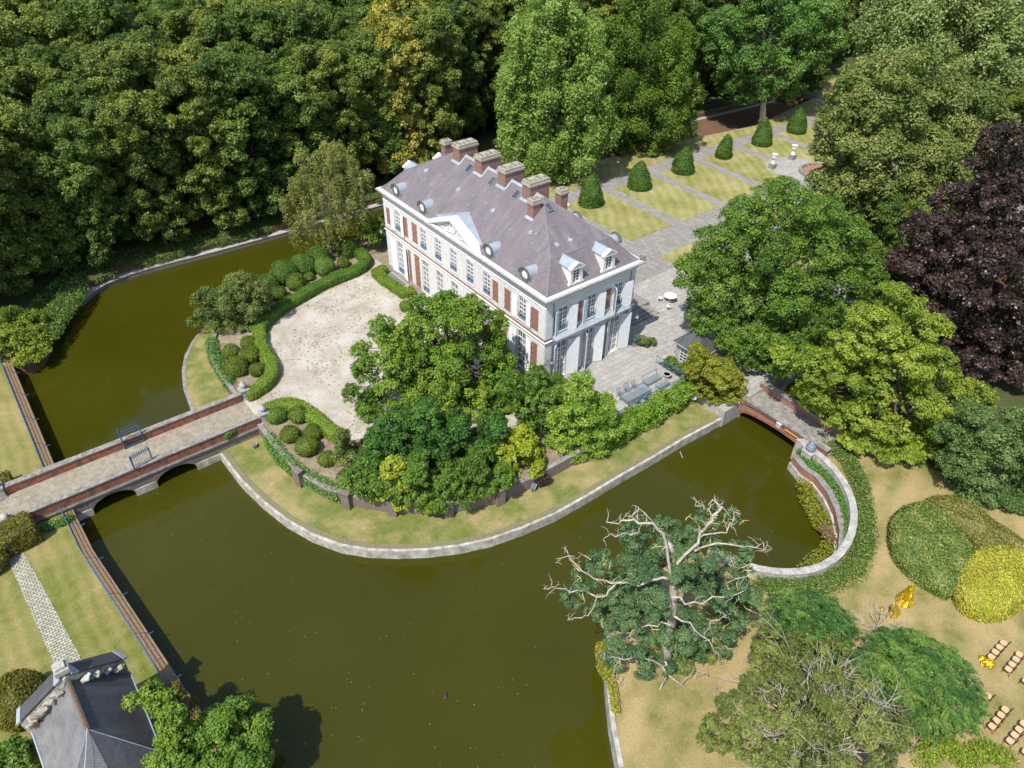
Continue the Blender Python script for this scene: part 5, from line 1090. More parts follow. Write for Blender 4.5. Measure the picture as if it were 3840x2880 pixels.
MB().add([(E1[0]-.3, E1[1], 0), (SE_[0]-.3, SE_[1], 0), (SE_[0]-.3, SE_[1], 3.6), (E1[0]-.3, E1[1], 3.6), (W1[0]+.3, W1[1], 0), (SW_[0]+.3, SW_[1], 0), (SW_[0]+.3, SW_[1], 3.5), (W1[0]+.3, W1[1], 3.5)], [(0, 1, 2, 3), (4, 5, 6, 7), (0, 3, 7, 4), (1, 2, 6, 5)]).build('wall', M['oldbrick'], gh)
# gable wall across the north end with slate covered slopes
GT = W3(740, 430, 6.2); GE = W3(1440, 240, 3.6); GWp = W3(215, 980, 3.6)
def slab_between(p, q, wdt, th, name, mat):
    p, q = Vector(p), Vector(q); d = (q-p).normalized(); h = Vector((0, 0, 1)); s = d.cross(h).normalized(); u = s.cross(d).normalized(); u = u if u.z > 0 else -u
    mb = MB(); v = []
    for k in (0, th):
        for a, b in ((p, -.5), (q, -.5), (q, .5), (p, .5)): v.append(a+s*wdt*b+u*k)
    mb.add(v, [(0, 3, 2, 1), (4, 5, 6, 7), (0, 1, 5, 4), (1, 2, 6, 5), (2, 3, 7, 6), (3, 0, 4, 7)]); return mb.build(name, M[mat], gh)
for e in (GE, GWp):
    g_ = Vector(GT).lerp(Vector(e), .12); slab_between(g_, e, .95, .07, 'gable_capping', 'dslate')
    slab_between(Vector(e).lerp(g_, .09), Vector(e)+(Vector(e)-g_).normalized()*.02, 1.0, .1, 'zinc_edge', 'zinc'); slab_between(g_.lerp(Vector(GT), .6), g_.lerp(Vector(e), .05), 1.02, .1, 'zinc_edge', 'zinc')
dv = Vector((0, -.25, 0))
V = [Vector(GT)-Vector((0, 0, .1)), Vector(GE)-Vector((0, 0, .1)), (GE[0]-.2, GE[1], 0), (GWp[0]+.2, GWp[1], 0), Vector(GWp)-Vector((0, 0, .1))]
V2 = [tuple(Vector(p)+Vector((0, -.45, 0))) for p in V]; V = [tuple(Vector(p)+Vector((0, .0, 0))) for p in V]
MB().add(V+V2, [(0, 1, 2, 3, 4), (9, 8, 7, 6, 5), (0, 5, 6, 1), (0, 4, 9, 5), (1, 6, 7, 2), (3, 8, 9, 4)]).build('gable', M['bank'], gh)
pk = Vector(GT); MB().obox(pk+Vector((0, 0, .25)), (1, 0, 0), .75, .8, .35).obox(pk+Vector((0, 0, .5)), (1, 0, 0), .5, .55, .2).build('gable_block', M['lightcop'], gh)
for e, s in ((GE, -1), (GWp, 1)):
    MB().obox((e[0]+s*.55, e[1]-.55, e[2]-.3), (1, 0, 0), .5, .5, .5).build('brick_stub', M['brick'], gh)
    mb = MB(); r3 = np.random.default_rng(5+s)
    for k in range(16): u = r3.uniform(.15, .9); p = Vector(GT).lerp(Vector(e), u)+Vector((0, -.5-r3.uniform(0, .3), -.35)); mb.obox(p, (r3.uniform(.4, 1)*s, r3.uniform(-.4, .4), r3.uniform(-.3, .1)), r3.uniform(.3, .6), r3.uniform(.12, .3), .1)
    mb.build('rubble_flashing', M['bank'], gh)['kind'] = 'stuff'
tag(MB().tube([(0, 0, 0), (-.35, -.9, -.25), (-.9, -1.9, -.9)], .015, 4).build('loose_cable', M['trim'], loc=(Bp[0]-44.5, Bp[1]-12, Bp[2]+LZ+.12)), 'loose pale cable lying across the lodge roof', 'cable')
# ================================================================ SMALL THINGS ON THE RIGHT BANK
r2z = lambda x, y: ((3540+x*.33149)*s_, (2330+y*.33149)*s_)
def evchair(loc, rz, label, group):
    t = empty('event_chair', loc, rz, label, 'chair', group)
    mb = MB(); n = 14; pr = [(.225*abs(math.cos(2*math.pi*k/n))**.6*(1 if math.cos(2*math.pi*k/n) > 0 else -1), .215*abs(math.sin(2*math.pi*k/n))**.6*(1 if math.sin(2*math.pi*k/n) > 0 else -1)) for k in range(n)]
    V = [(a*.94, b*.94, .43) for a, b in pr]+[(a*1.02, b*1.02, .46) for a, b in pr]+[(a*.92, b*.92, .49) for a, b in pr]
    mb.add(V, [(j*n+k, j*n+(k+1) % n, (j+1)*n+(k+1) % n, (j+1)*n+k) for j in range(2) for k in range(n)]+[tuple(range(2*n, 3*n)), tuple(range(n))[::-1]]); mb.build('seat', M['cushion'], t)
    for sx in (-1, 1):
        MB().tube([(sx*.18, .18, .43), (sx*.20, .21, 0)], .018, 5).build('leg', M['wood'], t); MB().tube([(sx*.18, -.18, .43), (sx*.19, -.27, 0)], .018, 5).build('leg', M['wood'], t)
    MB().strip([(a*.9, b*.9) for a, b in pr], -.02, .0, .38, .43, True).build('seat_frame', M['wood'], t)
    mb = MB().tube([(-.19, -.19, .43), (-.20, -.24, .66), (-.17, -.28, .82), (-.08, -.30, .90), (.08, -.30, .90), (.17, -.28, .82), (.20, -.24, .66), (.19, -.19, .43)], .018, 6)
    for s in (-1, 1): mb.tube([(s*.12, -.19, .44), (s*.10, -.235, .66), (0, -.27, .80)], .011, 5).tube([(s*.18, -.22, .56), (0, -.225, .60), (-s*.10, -.27, .80)], .009, 4)
    mb.build('backrest', M['wood'], t); return t
rows = [([(678, 243), (632, 290), (585, 343), (540, 398)], 'the row by the gold parcel'), ([(855, 373), (818, 427), (775, 483), (733, 538)], 'the row behind the gold parcel row'),
        ([(498, 840), (445, 898), (400, 962), (350, 1027)], 'the row touching the sumac'), ([(695, 995), (648, 1055), (597, 1118), (548, 1185)], 'the middle row of the lower group'),
        ([(905, 1155), (853, 1220), (803, 1283), (752, 1350)], 'the right hand row of the lower group'), ([(930, 672)], 'a row cut off by the right edge, upper group'), ([(930, 1475)], 'a row cut off by the right edge, bottom corner')]
pos = ['far end', 'second from the far end', 'second from the near end', 'near end']; first = None
for pts, nm in rows:
    for k, p in enumerate(pts):
        x, y = G(*r2z(*p), LZ+.47); lb = 'tan chair, %s of %s' % (pos[k], nm) if len(pts) > 1 else 'tan padded wooden chair, start of %s' % nm
        if first is None: first = evchair((x, y, LZ), 0, lb, 'padded chairs set out in rows on the lawn')
        else: dup(first, (x, y, LZ), float(rng.normal(0, .05)), lb)
def foilthing(name, label, loc, prof, mat, seed, stretch=(1, 1), lean=(0, 0), cat='foil figure'):
    r = np.random.default_rng(seed); mb = MB(); n = 16; V = []
    for i, (rad, z) in enumerate(prof):
        for k in range(n):
            a = 2*math.pi*k/n; q = rad*(1+r.uniform(-.28, .28)); V.append((q*stretch[0]*math.cos(a)+lean[0]*z, q*stretch[1]*math.sin(a)+lean[1]*z, z+r.uniform(-.06, .06)*(i > 0)))
    m = len(prof); mb.add(V, [(i*n+k, i*n+(k+1) % n, (i+1)*n+(k+1) % n, (i+1)*n+k) for i in range(m-1) for k in range(n)]+[tuple(range(n))[::-1], tuple(range((m-1)*n, m*n))])
    return tag(mb.build(name, M[mat], loc=loc), label, cat)
r3z = lambda x, y: ((3200+x*.18083)*s_, (2100+y*.18083)*s_)
foilthing('foil_figure', 'tall crumpled gold foil figure standing on the dry grass', (*G(*r3z(1060, 850), LZ), LZ), [(.62, 0), (.66, .1), (.52, .4), (.46, .8), (.36, 1.2), (.27, 1.5), (.24, 1.7), (.10, 1.95)], 'gold', 2, (1, .8), (-.08, 0))
foilthing('foil_figure', 'leaning gold foil bundle in front of the tall gold figure', (*G(*r3z(860, 1120), LZ), LZ), [(.38, 0), (.42, .15), (.34, .5), (.30, .8), (.22, 1.05), (.08, 1.25)], 'gold', 4, (1.2, .7), (-.3, .25))
foilthing('foil_scrap', 'low crumpled gold foil scrap between the two gold figures', (*G(*r3z(960, 900), LZ), LZ), [(.42, 0), (.40, .12), (.2, .3), (.05, .4)], 'gold', 6, (1.3, .8), cat='foil')
foilthing('foil_scrap', 'small gold foil scrap among the bare twigs left of the gold figures', (*G(*r3z(595, 1040), LZ), LZ), [(.22, 0), (.2, .15), (.1, .3), (.03, .35)], 'gold', 8, cat='foil')
foilthing('foil_parcel', 'gold foil parcel on the lawn at the end of a chair row', (*G(*r2z(495, 480), LZ), LZ), [(.36, 0), (.42, .12), (.32, .35), (.1, .5)], 'gold', 9, (1.15, .9), cat='foil')
foilthing('foil_scrap', 'small gold foil tuft touching the sumac beside the gold parcel', (*G(*r2z(425, 425), LZ), LZ), [(.2, 0), (.24, .12), (.12, .3), (.03, .36)], 'gold', 10, (1.2, .8), cat='foil')
foilthing('foil_figure', 'crumpled silver foil figure half inside the green sumac', (*G(1752, 1328, LZ+1), LZ), [(.3, 0), (.32, .4), (.3, .9), (.24, 1.3), (.3, 1.55), (.22, 1.85), (.05, 2.0)], 'silver', 11, (1.1, .8))
# duck on the water
t = empty('duck', (*G(962, 1507, WZ), WZ), .8, 'small dark duck swimming alone on the moat', 'duck')
MB().add(*(lambda b_: (b_.v, b_.f))(ball((0, 0, .04), .22, .12, .10, 12, 8))).tube([(.14, 0, .1), (.2, 0, .2), (.22, 0, .25)], [.05, .04, .05], 6).tube([(.24, 0, .25), (.32, 0, .24)], [.02, .012], 5).tube([(-.18, 0, .08), (-.28, 0, .12)], [.06, .01], 5).build('body', M['duck'], t, True)
# ================================================================ GREENERY
T = tree
# --- the chestnut in the forecourt and the shrubs below it
b0 = (-8.0, 3.6, GZ)
T('chestnut_tree', 'big bright green tree on the gravel in front of the chateau facade', b0,
  sil(b0, [(965, 700, 58, 0), (1015, 680, 40, 0), (900, 720, 45, -1), (850, 760, 48, -2), (1050, 750, 48, 1), (960, 790, 75, -1, .05), (870, 830, 58, -2.5), (795, 800, 34, -2), (825, 715, 30, -1), (1000, 860, 60, -2, .3), (1060, 830, 50, -.5), (910, 900, 55, -3, .1), (1100, 880, 40, 0, -.1), (1130, 830, 25, .5), (805, 880, 38, -2, -.2), (780, 760, 22, -1), (1070, 700, 28, 1), (760, 850, 20, -2, -.2), (960, 660, 30, 1), (905, 665, 26, .5), (1075, 790, 40, .5), (1130, 870, 34, 0, -.1), (930, 850, 60, -2.6, .3), (1100, 930, 34, -.5, -.1), (1070, 900, 40, -1, -.1), (1010, 700, 40, -.5), (880, 760, 50, -1.5)], back=True),
  120000, .20, 'chest', r0=.38, sub=.25, nsub=30, core=.05, zmin=.5)
b1 = (-16.0, -3.6, GZ)
T('shrub_tree', 'dark green spreading tree under the bright one, over the retaining wall', b1,
  sil(b1, [(835, 960, 50, 0), (880, 1000, 48, 0), (930, 960, 52, 1), (800, 1010, 40, -.5), (850, 1060, 36, -1), (990, 1030, 46, 0), (1030, 980, 40, 1.5), (960, 1075, 32, -1), (900, 1050, 40, -.5, .45), (1010, 1065, 30, -.5), (790, 1060, 30, 0, -.1), (1060, 1010, 34, 1.5), (920, 900, 36, 1.5), (860, 920, 36, 1), (980, 930, 40, 2), (1060, 930, 36, 2.5)], back=True), 80000, .19, 'chdark', r0=.22, zmin=-.6)
b1 = (-14.6, -8.2, GZ)
T('dark_shrub', 'dark green shrub spilling over the retaining wall under the bright tree', b1, sil(b1, [(900, 1070, 34), (945, 1080, 30), (1000, 1065, 32, .5), (960, 1040, 36, .5), (1045, 1045, 30, 1.5), (860, 1060, 30), (1020, 1015, 34, 1), (825, 1045, 30), (790, 1050, 28), (900, 1020, 36), (1085, 1035, 26, 1.5), (760, 1040, 24)], back=True), 40000, .19, 'ash', r0=.12, zmin=-.9)
b1 = (-9.3, -6.8, GZ)
T('yellow_shrub', 'golden yellow leaved shrub at the steps through the retaining wall', b1, sil(b1, [(1130, 965, 34), (1150, 1000, 32), (1100, 1005, 28), (1080, 960, 28, 1), (1125, 1030, 18, -.3)], back=True), 13000, .22, 'chyel', r0=.14, zmin=-.6)
b1 = (-16.6, -5.6, SZ+.6)
T('yellow_shrub', 'yellow green shrub hanging over the retaining wall by the middle pilaster', b1, sil(b1, [(850, 1010, 26, -.9), (845, 1045, 28, -.6), (868, 1080, 24, -.6), (815, 1065, 20, -.5), (925, 1090, 26, -.8), (865, 1045, 22, -.8)], back=False), 12000, .19, 'chyel', r0=.1, zmin=.1)
b1 = (-5.4, -5.2, GZ)
T('green_shrub', 'mid green rounded tree between the bright tree and the terrace corner', b1, sil(b1, [(1170, 860, 36), (1150, 910, 38), (1125, 870, 30, 1), (1190, 895, 30), (1160, 820, 26, .5), (1110, 840, 30, 1), (1200, 850, 26, 1)], back=True), 22000, .22, 'ash', r0=.15, zmin=.0)
b1 = (-2.4, -7.9, GZ)
T('laurel_bush', 'large glossy bright green bush between the yellow shrub and the terrace', b1, sil(b1, [(1250, 880, 52), (1225, 930, 50), (1280, 930, 48), (1250, 965, 40, -.5), (1300, 890, 36), (1205, 890, 36), (1320, 930, 26), (1200, 950, 28), (1260, 840, 34), (1230, 985, 30, -.4), (1290, 965, 28, -.3)], back=True), 46000, .17, 'laurel', r0=.12, zmin=-.8)
b1 = (.9, -1.5, GZ)
T('dark_shrub', 'dark green shrub against the corner of the chateau', b1, sil(b1, [(1195, 830, 26), (1230, 838, 24), (1160, 825, 20, .5)], back=False), 7000, .18, 'forest2', r0=.1, sub=.4, zmin=.1)
b1 = (-20.6, .4, GZ)
T('dark_shrub', 'olive brown evergreen shrub between the planting bed and the dark tree', b1, sil(b1, [(745, 985, 26), (760, 1030, 30), (735, 950, 18), (775, 980, 24, 1)], back=True), 11000, .17, 'willow', r0=.1, zmin=-.9)
hedge_pts = [(1.2, -8.75), (4.5, -8.9), (7.8, -9.0), (10.8, -9.0)]
T('climbing_hedge', 'bright climbing hedge in bloom along the foot of the terrace balustrade', (6, -8.9, SZ), [(x, -8.95+.2*math.sin(x*2), z, 1.05, .1*math.sin(x*3)) for x in np.arange(.6, 11.4, .85) for z in (-.75, .15)], 26000, .19, 'laurel', r0=.06, sub=.4, zmin=.1, trunk=False)
b1 = (12.9, -11.4, -.6)
T('acer_tree', 'low yellow green spreading maple at the end of the brick footbridge', b1, sil(b1, [(1525, 790, 34, .5), (1560, 810, 38), (1520, 840, 26), (1575, 850, 30), (1500, 800, 22, .5), (1545, 860, 22, -.3), (1590, 830, 22), (1510, 765, 22, 1)], back=True), 32000, .16, 'acer', r0=.14, flat=.5, zmin=.2)
b1 = (13.2, -.9, CZ)
T('corner_shrub', 'small planted shrub in the corner below the side lantern', b1, [(13.1, -.7, 0.1, .7), (13.8, -1.2, -.1, .55), (12.8, -.2, .2, .5)], 3500, .13, 'willow', r0=.05, zmin=0)
T('corner_shrub', 'shrub growing through the balustrade next to the pavilion window', (12.4, -5.4, CZ), [(12.4, -5.2, .1, .7), (12.6, -6.2, 0, .7)], 3500, .15, 'ash', r0=.05, zmin=0)
# --- weeping birch, willow shrub, planting by the far corner
b1 = (-4.4, 36.2, GZ)
bl = sil(b1, [(715, 335, 30), (690, 365, 34), (740, 370, 34, .5), (650, 345, 16), (660, 410, 34), (710, 420, 40, -.5), (630, 440, 26), (755, 430, 30), (785, 385, 18), (690, 470, 36, -.5), (740, 480, 30), (650, 480, 26), (780, 465, 20), (700, 510, 24, -.5), (640, 505, 14)], back=True)
T('weeping_birch', 'weeping birch with hanging yellowish foliage beside the moat', b1, bl, 46000, .2, 'birch', 'pbark', .2, sub=.26, nsub=16, core=.0, droop=.8, up=.1, flat=1.3, asp=.5, zmin=.6)
b1 = (-19.8, 28.6, GZ)
T('willow_shrub', 'big grey green shrub overhanging the moat, left of the gravel court', b1, sil(b1, [(500, 640, 44), (545, 655, 36), (455, 660, 34), (430, 695, 24), (490, 700, 38, -.5), (540, 700, 30, -.3), (520, 615, 26), (560, 625, 20), (440, 640, 20)], back=True), 38000, .17, 'willow', r0=.16, zmin=.3)
b1 = (-.4, 31.6, GZ)
T('corner_bush', 'green bush with yellowing top at the far corner of the chateau', (-1.2, 36.0, GZ), sil((-1.2, 36.0, GZ), [(805, 505, 28), (790, 485, 18, .5, .5), (820, 480, 16, .5, .5)], back=True), 9000, .2, 'ash', r0=.1, zmin=.1)
# --- trees by the garden
b1 = (31.5, 36.6, 0)
T('pale_hornbeam', 'tall pale green tree with drooping sprays behind the chimneys', b1, sil(b1, [(1190, 30, 60, 1), (1140, 80, 48), (1240, 75, 60), (1180, 130, 60, -1), (1120, 160, 45), (1270, 150, 60), (1210, 210, 60, -1), (1140, 235, 48), (1110, 290, 42), (1270, 230, 56), (1180, 300, 56, -1), (1250, 310, 60, -1), (1150, 350, 40), (1215, 365, 36), (1300, 280, 40), (1100, 220, 30), (1190, -30, 50, 2)], back=True), 110000, .29, 'pale', r0=.4, sub=.28, nsub=24, droop=.7, up=.35, zmin=.8)
b1 = (51.5, 36.5, 0)
T('dark_yew', 'broad dark green conifer like tree with upswept sprays left of the garden path', b1, sil(b1, [(1390, 60, 62), (1330, 90, 50, 1), (1440, 100, 60), (1350, 160, 60), (1430, 180, 62, -1), (1480, 200, 40), (1370, 230, 58, -1), (1440, 250, 58, -1), (1330, 260, 46), (1340, 310, 36), (1400, 300, 44), (1470, 270, 36), (1390, 10, 50, 1), (1310, 200, 46, 1)], back=True), 100000, .27, 'yew', r0=.4, sub=.24, nsub=28, flat=1.2, up=.7, zmin=.6)
b1 = (78.5, 34.3, 0)
T('tall_plane', 'tall fresh green tree with pale limbs at the head of the garden path', b1, sil(b1, [(1600, 60, 50), (1660, 40, 56, 1), (1720, 70, 50), (1560, 110, 40), (1630, 130, 50, -1), (1700, 140, 46, -1), (1580, 170, 32), (1650, 190, 34, -1), (1740, 130, 38), (1770, 40, 44, 2), (1540, 60, 36, 1), (1660, -30, 60, 1), (1790, 90, 30), (1600, 210, 20), (1710, 190, 24)], back=True), 90000, .34, 'bright', 'pbark', .55, zmin=3.0, wob=1.2)
b1 = (21.5, -8.0, CZ)
T('ash_tree', 'huge rounded green tree over the terrace court, beside the garden lawns', b1, sil(b1, [(1690, 440, 55, 2), (1620, 480, 55, 1), (1760, 470, 58, 2), (1560, 540, 55), (1650, 550, 70, -1), (1750, 550, 66), (1830, 520, 50, 1), (1510, 600, 50), (1590, 630, 66, -1.5), (1690, 640, 70, -2), (1790, 630, 62, -1), (1860, 590, 46), (1530, 680, 48, -1), (1620, 710, 56, -2), (1700, 720, 52, -2), (1780, 700, 50, -1.5), (1660, 770, 36, -1.5), (1580, 750, 30, -1), (1850, 670, 44), (1730, 780, 30, -1), (1620, 760, 40, -4), (1680, 790, 38, -5), (1580, 735, 32, -3.5), (1720, 760, 45, -4), (1650, 720, 50, -3.5), (1750, 720, 50, -3), (1560, 705, 30, -2.5)], back=True), 150000, .21, 'ash', r0=.5, sub=.26, nsub=28, zmin=1.2, wob=.9)
b1 = (20.8, -23.6, LZ)
T('yellow_maple', 'bright yellow green tree over the bank beyond the brick footbridge', b1, sil(b1, [(1950, 660, 44, 2), (1900, 710, 48, 1), (2000, 720, 46, 1), (1850, 760, 45), (1950, 780, 60, -1), (2030, 790, 40, .5), (1800, 800, 46), (1880, 840, 52, -1.5), (1970, 860, 52, -1.5), (2060, 860, 40), (1770, 850, 34, -.5), (1920, 920, 44, -2), (2000, 930, 44, -2), (1860, 900, 36, -2), (2090, 910, 30), (1960, 975, 34, -2.5), (1765, 800, 34), (1760, 860, 30, .8), (1800, 890, 36, -.5), (1840, 950, 36, -1.5), (1900, 985, 34, -2), (2040, 960, 40, -1.5), (2100, 960, 34, -1), (1990, 1000, 30, -3), (2110, 860, 34), (1900, 1005, 30, -3.5), (1850, 970, 30, -2.5), (1950, 1010, 28, -3.5), (2060, 1000, 30, -2), (1700, 770, 28, 1.5)], back=True), 110000, .2, 'maple', r0=.35, sub=.30, nsub=22, flat=.5, zmin=1.2)
b1 = (44.0, -6.0, 0)
T('horse_chestnut', 'large olive green tree with cream tinged foliage above the copper beech', b1, sil(b1, [(1900, 180, 55, 2), (1980, 170, 58, 3), (1850, 240, 48), (1930, 250, 64), (2020, 240, 64, 2), (2100, 230, 50, 3), (1830, 310, 48, -1), (1900, 330, 62, -1), (1990, 330, 66), (2080, 310, 58, 1), (2140, 280, 40, 2), (1850, 390, 48, -1.5), (1930, 410, 60, -2), (2020, 400, 56, -1), (1900, 480, 48, -2), (1970, 480, 46, -2), (1830, 450, 36, -1), (1920, 550, 42, -2.5), (1880, 600, 34, -2.5), (1800, 330, 34, 0), (1795, 390, 34, -.5), (1800, 270, 30, 1), (1840, 200, 34, 2), (1820, 440, 30, -1)], back=True), 130000, .29, 'olive', r0=.55, zmin=2.0)
b1 = (34.5, -23.0, LZ)
T('copper_beech', 'dark purple copper beech filling the right edge', b1, sil(b1, [(2170, 380, 50, 3), (2120, 450, 55, 2), (2200, 470, 60, 1), (2040, 520, 55, 1), (2130, 550, 66), (2220, 580, 60), (1990, 580, 45, 1), (2060, 640, 66, -1), (2160, 670, 66, -1), (2230, 720, 60), (2010, 680, 46), (2110, 760, 58, -1.5), (2200, 810, 56, -1), (2090, 830, 36, -1), (2180, 310, 36, 4), (2230, 400, 50, 3), (2150, 860, 40, -1), (2060, 740, 40, -1)], back=True), 120000, .25, 'purple', r0=.5, sub=.24, nsub=28, zmin=1.6)
b1 = (84, 6, 0)
T('flowering_lime', 'pale lime tree with yellowish bracts in the upper right corner', b1, sil(b1, [(1960, 60, 60), (2040, 40, 64, 1), (2120, 60, 64, 2), (2190, 100, 60, 2), (1930, 120, 46, -1), (2010, 130, 60, -1), (2090, 140, 60), (2170, 180, 56), (1900, 60, 36, 1), (2230, 30, 60, 3), (2140, 210, 44), (1970, 0, 60, 2), (2090, -20, 60, 3), (2210, 230, 40)], back=True), 100000, .38, 'lime', r0=.5, droop=.6, zmin=3)
b1 = (18.5, -35.2, LZ)
T('grey_green_shrub', 'large dull green rounded shrub at the right edge below the copper beech', (21.5, -32.8, LZ), sil((21.5, -32.8, LZ), [(2150, 960, 46), (2200, 1000, 50), (2120, 1010, 40, -.5), (2180, 1070, 44, -1), (2130, 1060, 34, -1), (2220, 1110, 34, -1), (2100, 960, 26), (2215, 940, 40), (2080, 1010, 34, -.5), (2070, 950, 30, .5), (2100, 1070, 34, -1), (2160, 1110, 34, -1.2), (2110, 910, 34, .5), (2200, 1140, 30, -1.4)], back=True), 60000, .17, 'ash2', r0=.16, sub=.34, nsub=16, zmin=.3)
# --- hedges and shrubs on the right bank
def mound(name, label, poly, h, mat, n, leaf=.14, cat='shrub', z=LZ, rnd=.5, bump=.12):
    o = (sum(p[0] for p in poly)/len(poly), sum(p[1] for p in poly)/len(poly)); P = [(p[0]-o[0], p[1]-o[1]) for p in poly]; m = len(P); V = []
    for s, zz in ((.97, 0), (1.0, .45), (.96, .75), (.86, .92), (.6, 1.0), (.3, 1.05)):
        for k, (x, y) in enumerate(P): V.append((x*s, y*s, zz*h*(1+bump*math.sin(k*1.3+zz*4))))
    F = [(i*m+k, i*m+(k+1) % m, (i+1)*m+(k+1) % m, (i+1)*m+k) for i in range(5) for k in range(m)]; V.append((0, 0, h*1.06)); F += [(5*m+k, 5*m+(k+1) % m, len(V)-1) for k in range(m)]; F.append(tuple(range(m))[::-1])
    mb = MB().add(V, F); return tag(clipped(name, mb, n, leaf, mat, loc=(*o, z)), label, cat)
gz = lambda L_, z: chaikin([G(x, y, z) for x, y in L_], 1, True)
mound('mixed_hedge', 'rounded mixed green hedge mound right of the sandy path', gz([(1925, 1120), (1950, 1098), (2000, 1095), (2050, 1130), (2075, 1175), (2110, 1215), (2060, 1290), (2010, 1265), (1960, 1230), (1925, 1180)], LZ+.8), 1.9, 'mixhedge', 34000)
mound('long_hedge', 'long clipped olive hedge running to the right edge behind the mixed mound', gz([(1990, 1082), (2030, 1068), (2080, 1085), (2150, 1130), (2240, 1200), (2290, 1250), (2230, 1270), (2150, 1205), (2080, 1150), (2020, 1115)], LZ+1.), 1.7, 'olivehedge', 26000, .13, 'hedge')
mound('golden_bush', 'bright golden rounded bush at the right edge', gz([(2075, 1215), (2130, 1185), (2190, 1195), (2225, 1240), (2220, 1300), (2160, 1335), (2090, 1320), (2060, 1275)], LZ+.9), 2.0, 'gold', 24000, .13)
def fronds(name, label, base, n, R, H, mat, cones, seed, sx=1., cat='shrub'):
    r = np.random.default_rng(seed); t = empty(name, base, 0, label, cat); P = []; Nn = []; tg = []; tn = []; tips = []
    for i in range(n):
        a = r.uniform(0, 6.28); q = math.sqrt(r.uniform(0, 1))*R; h = H*(1-.45*(q/R)**2)*r.uniform(.72, 1.05); cx, cy = q*math.cos(a)*sx, q*math.sin(a); L0 = r.uniform(.5, .85); tint = r.uniform(.15, .85)
        tips.append((cx, cy, h))
        for j in range(7):
            b = r.uniform(0, 6.28); d = np.array([math.cos(b), math.sin(b), 0]); e = np.array([-d[1], d[0], 0])
            for k in range(9):
                u = (k+1)/9; c = np.array([cx, cy, h])+d*L0*u+np.array([0, 0, .18*u-.42*u*u*L0*1.4]); w = .17*(1-.5*abs(u-.45))
                for s in (-1, 1): P.append(c+e*s*w*.55); tg.append(e*s+d*.35); Nn.append(np.array([0, 0, 1])-e*s*.25+d*.3*u+r.normal(0, .15, 3)); tn.append(min(1, max(0, tint+r.normal(0, .1))))
    P, Nn, tg = np.array(P), unit(np.array(Nn)), np.array(tg); ch_ = [leafmesh(P, Nn, .17, np.array(tn), .42, tang=tg)]
    m = n*26; q = r.normal(size=(m, 3)); q = unit(q)*np.cbrt(r.uniform(0, 1, (m, 1)))*np.array([R*sx*.9, R*.9, H*.42])+np.array([0, 0, H*.42]); ch_.append(leafmesh(q, unit(r.normal(size=(m, 3))+np.array([0, 0, .8])), .34, np.full(m, .15), .6))
    link('leaves', raw_mesh(name, ch_, L[mat]), t)
    mb = MB()
    for k in range(10): c = tips[k]; mb.tube([(c[0]*.15, c[1]*.15, 0), (c[0]*.6, c[1]*.6, H*.45), c], [.07, .05, .02], 5)
    mb.build('stems', M['bark'], t)
    if cones:
        s0 = None
        for k in range(cones):
            c = tips[(k*7) % len(tips)]
            if s0 is None: s0 = MB().lathe((0, 0, 0), [(.04, 0), (.065, .08), (.05, .17), (.01, .22)], 6).build('seed_head', M['sumacf'], t)
            else: s1 = s0.copy(); col.objects.link(s1); s1.parent = t; s0 = s1
            s0.location = (c[0], c[1], c[2]+.02)
    return t
fronds('sumac', 'green sumac with red seed heads by the basin parapet', (*G(1738, 1372, LZ+.9), LZ), 170, 2.8, 3.4, 'sumac', 40, 1, 1.1)
fronds('sumac', 'large green sumac with red seed heads left of the chair rows', (*G(1972, 1490, LZ+1.1), LZ), 300, 3.6, 4.0, 'sumac', 80, 2, 1.)
b1 = (*G(1735, 1612, LZ+.9), LZ)
T('walnut_tree', 'olive leaved tree with bare twigs showing, bottom right of the moat', b1, [(b1[0]+x, b1[1]+y, z, r, s) for x, y, z, r, s in [(0, 0, 4.2, 1.6, 0), (-1.8, .8, 3.6, 1.3, .1), (1.8, .8, 3.6, 1.5, 0), (0.4, 2.4, 3.3, 1.5, .1), (-.8, 3.4, 2.6, 1.1, 0), (-1.6, -1.6, 3.6, 1.4, 0), (1.5, -1.8, 3.6, 1.5, .1), (3.2, -.3, 2.8, 1.3, 0), (-3.1, -.2, 2.8, 1.2, 0), (.2, -3.2, 3, 1.5, 0), (2.4, 2.3, 2.8, 1.2, .1), (-2.4, 2.0, 2.8, 1.2, 0), (3.0, -2.8, 2.6, 1.3, 0), (-3, -2.6, 2.6, 1.3, 0), (-3.6, 1.6, 2.2, 1.3, 0), (-4.2, -1.2, 2.2, 1.2, 0), (4.3, .6, 2.2, 1.2, 0), (1.5, 4.0, 2.2, 1.3, .1), (0, 0, 2.4, 2.2, -.1), (2, 1, 2.2, 2., -.1), (-2, -1, 2.2, 2., -.1), (.5, -4.2, 2.2, 1.3, 0), (3.2, 2.9, 1.9, 1.1, 0), (-2.6, 3.6, 2.0, 1.1, 0), (4.2, -2.6, 1.9, 1.2, 0), (3.2, 3.6, 2.6, 1.4, 0), (4.6, 2.2, 2.4, 1.4, 0), (2.6, 5.0, 2.2, 1.2, .1), (-4.6, 3.2, 1.8, 1.1, .1)]], 100000, .15, 'walnut', 'pbark', .2, sub=.28, nsub=20, core=.0, zmin=.8)
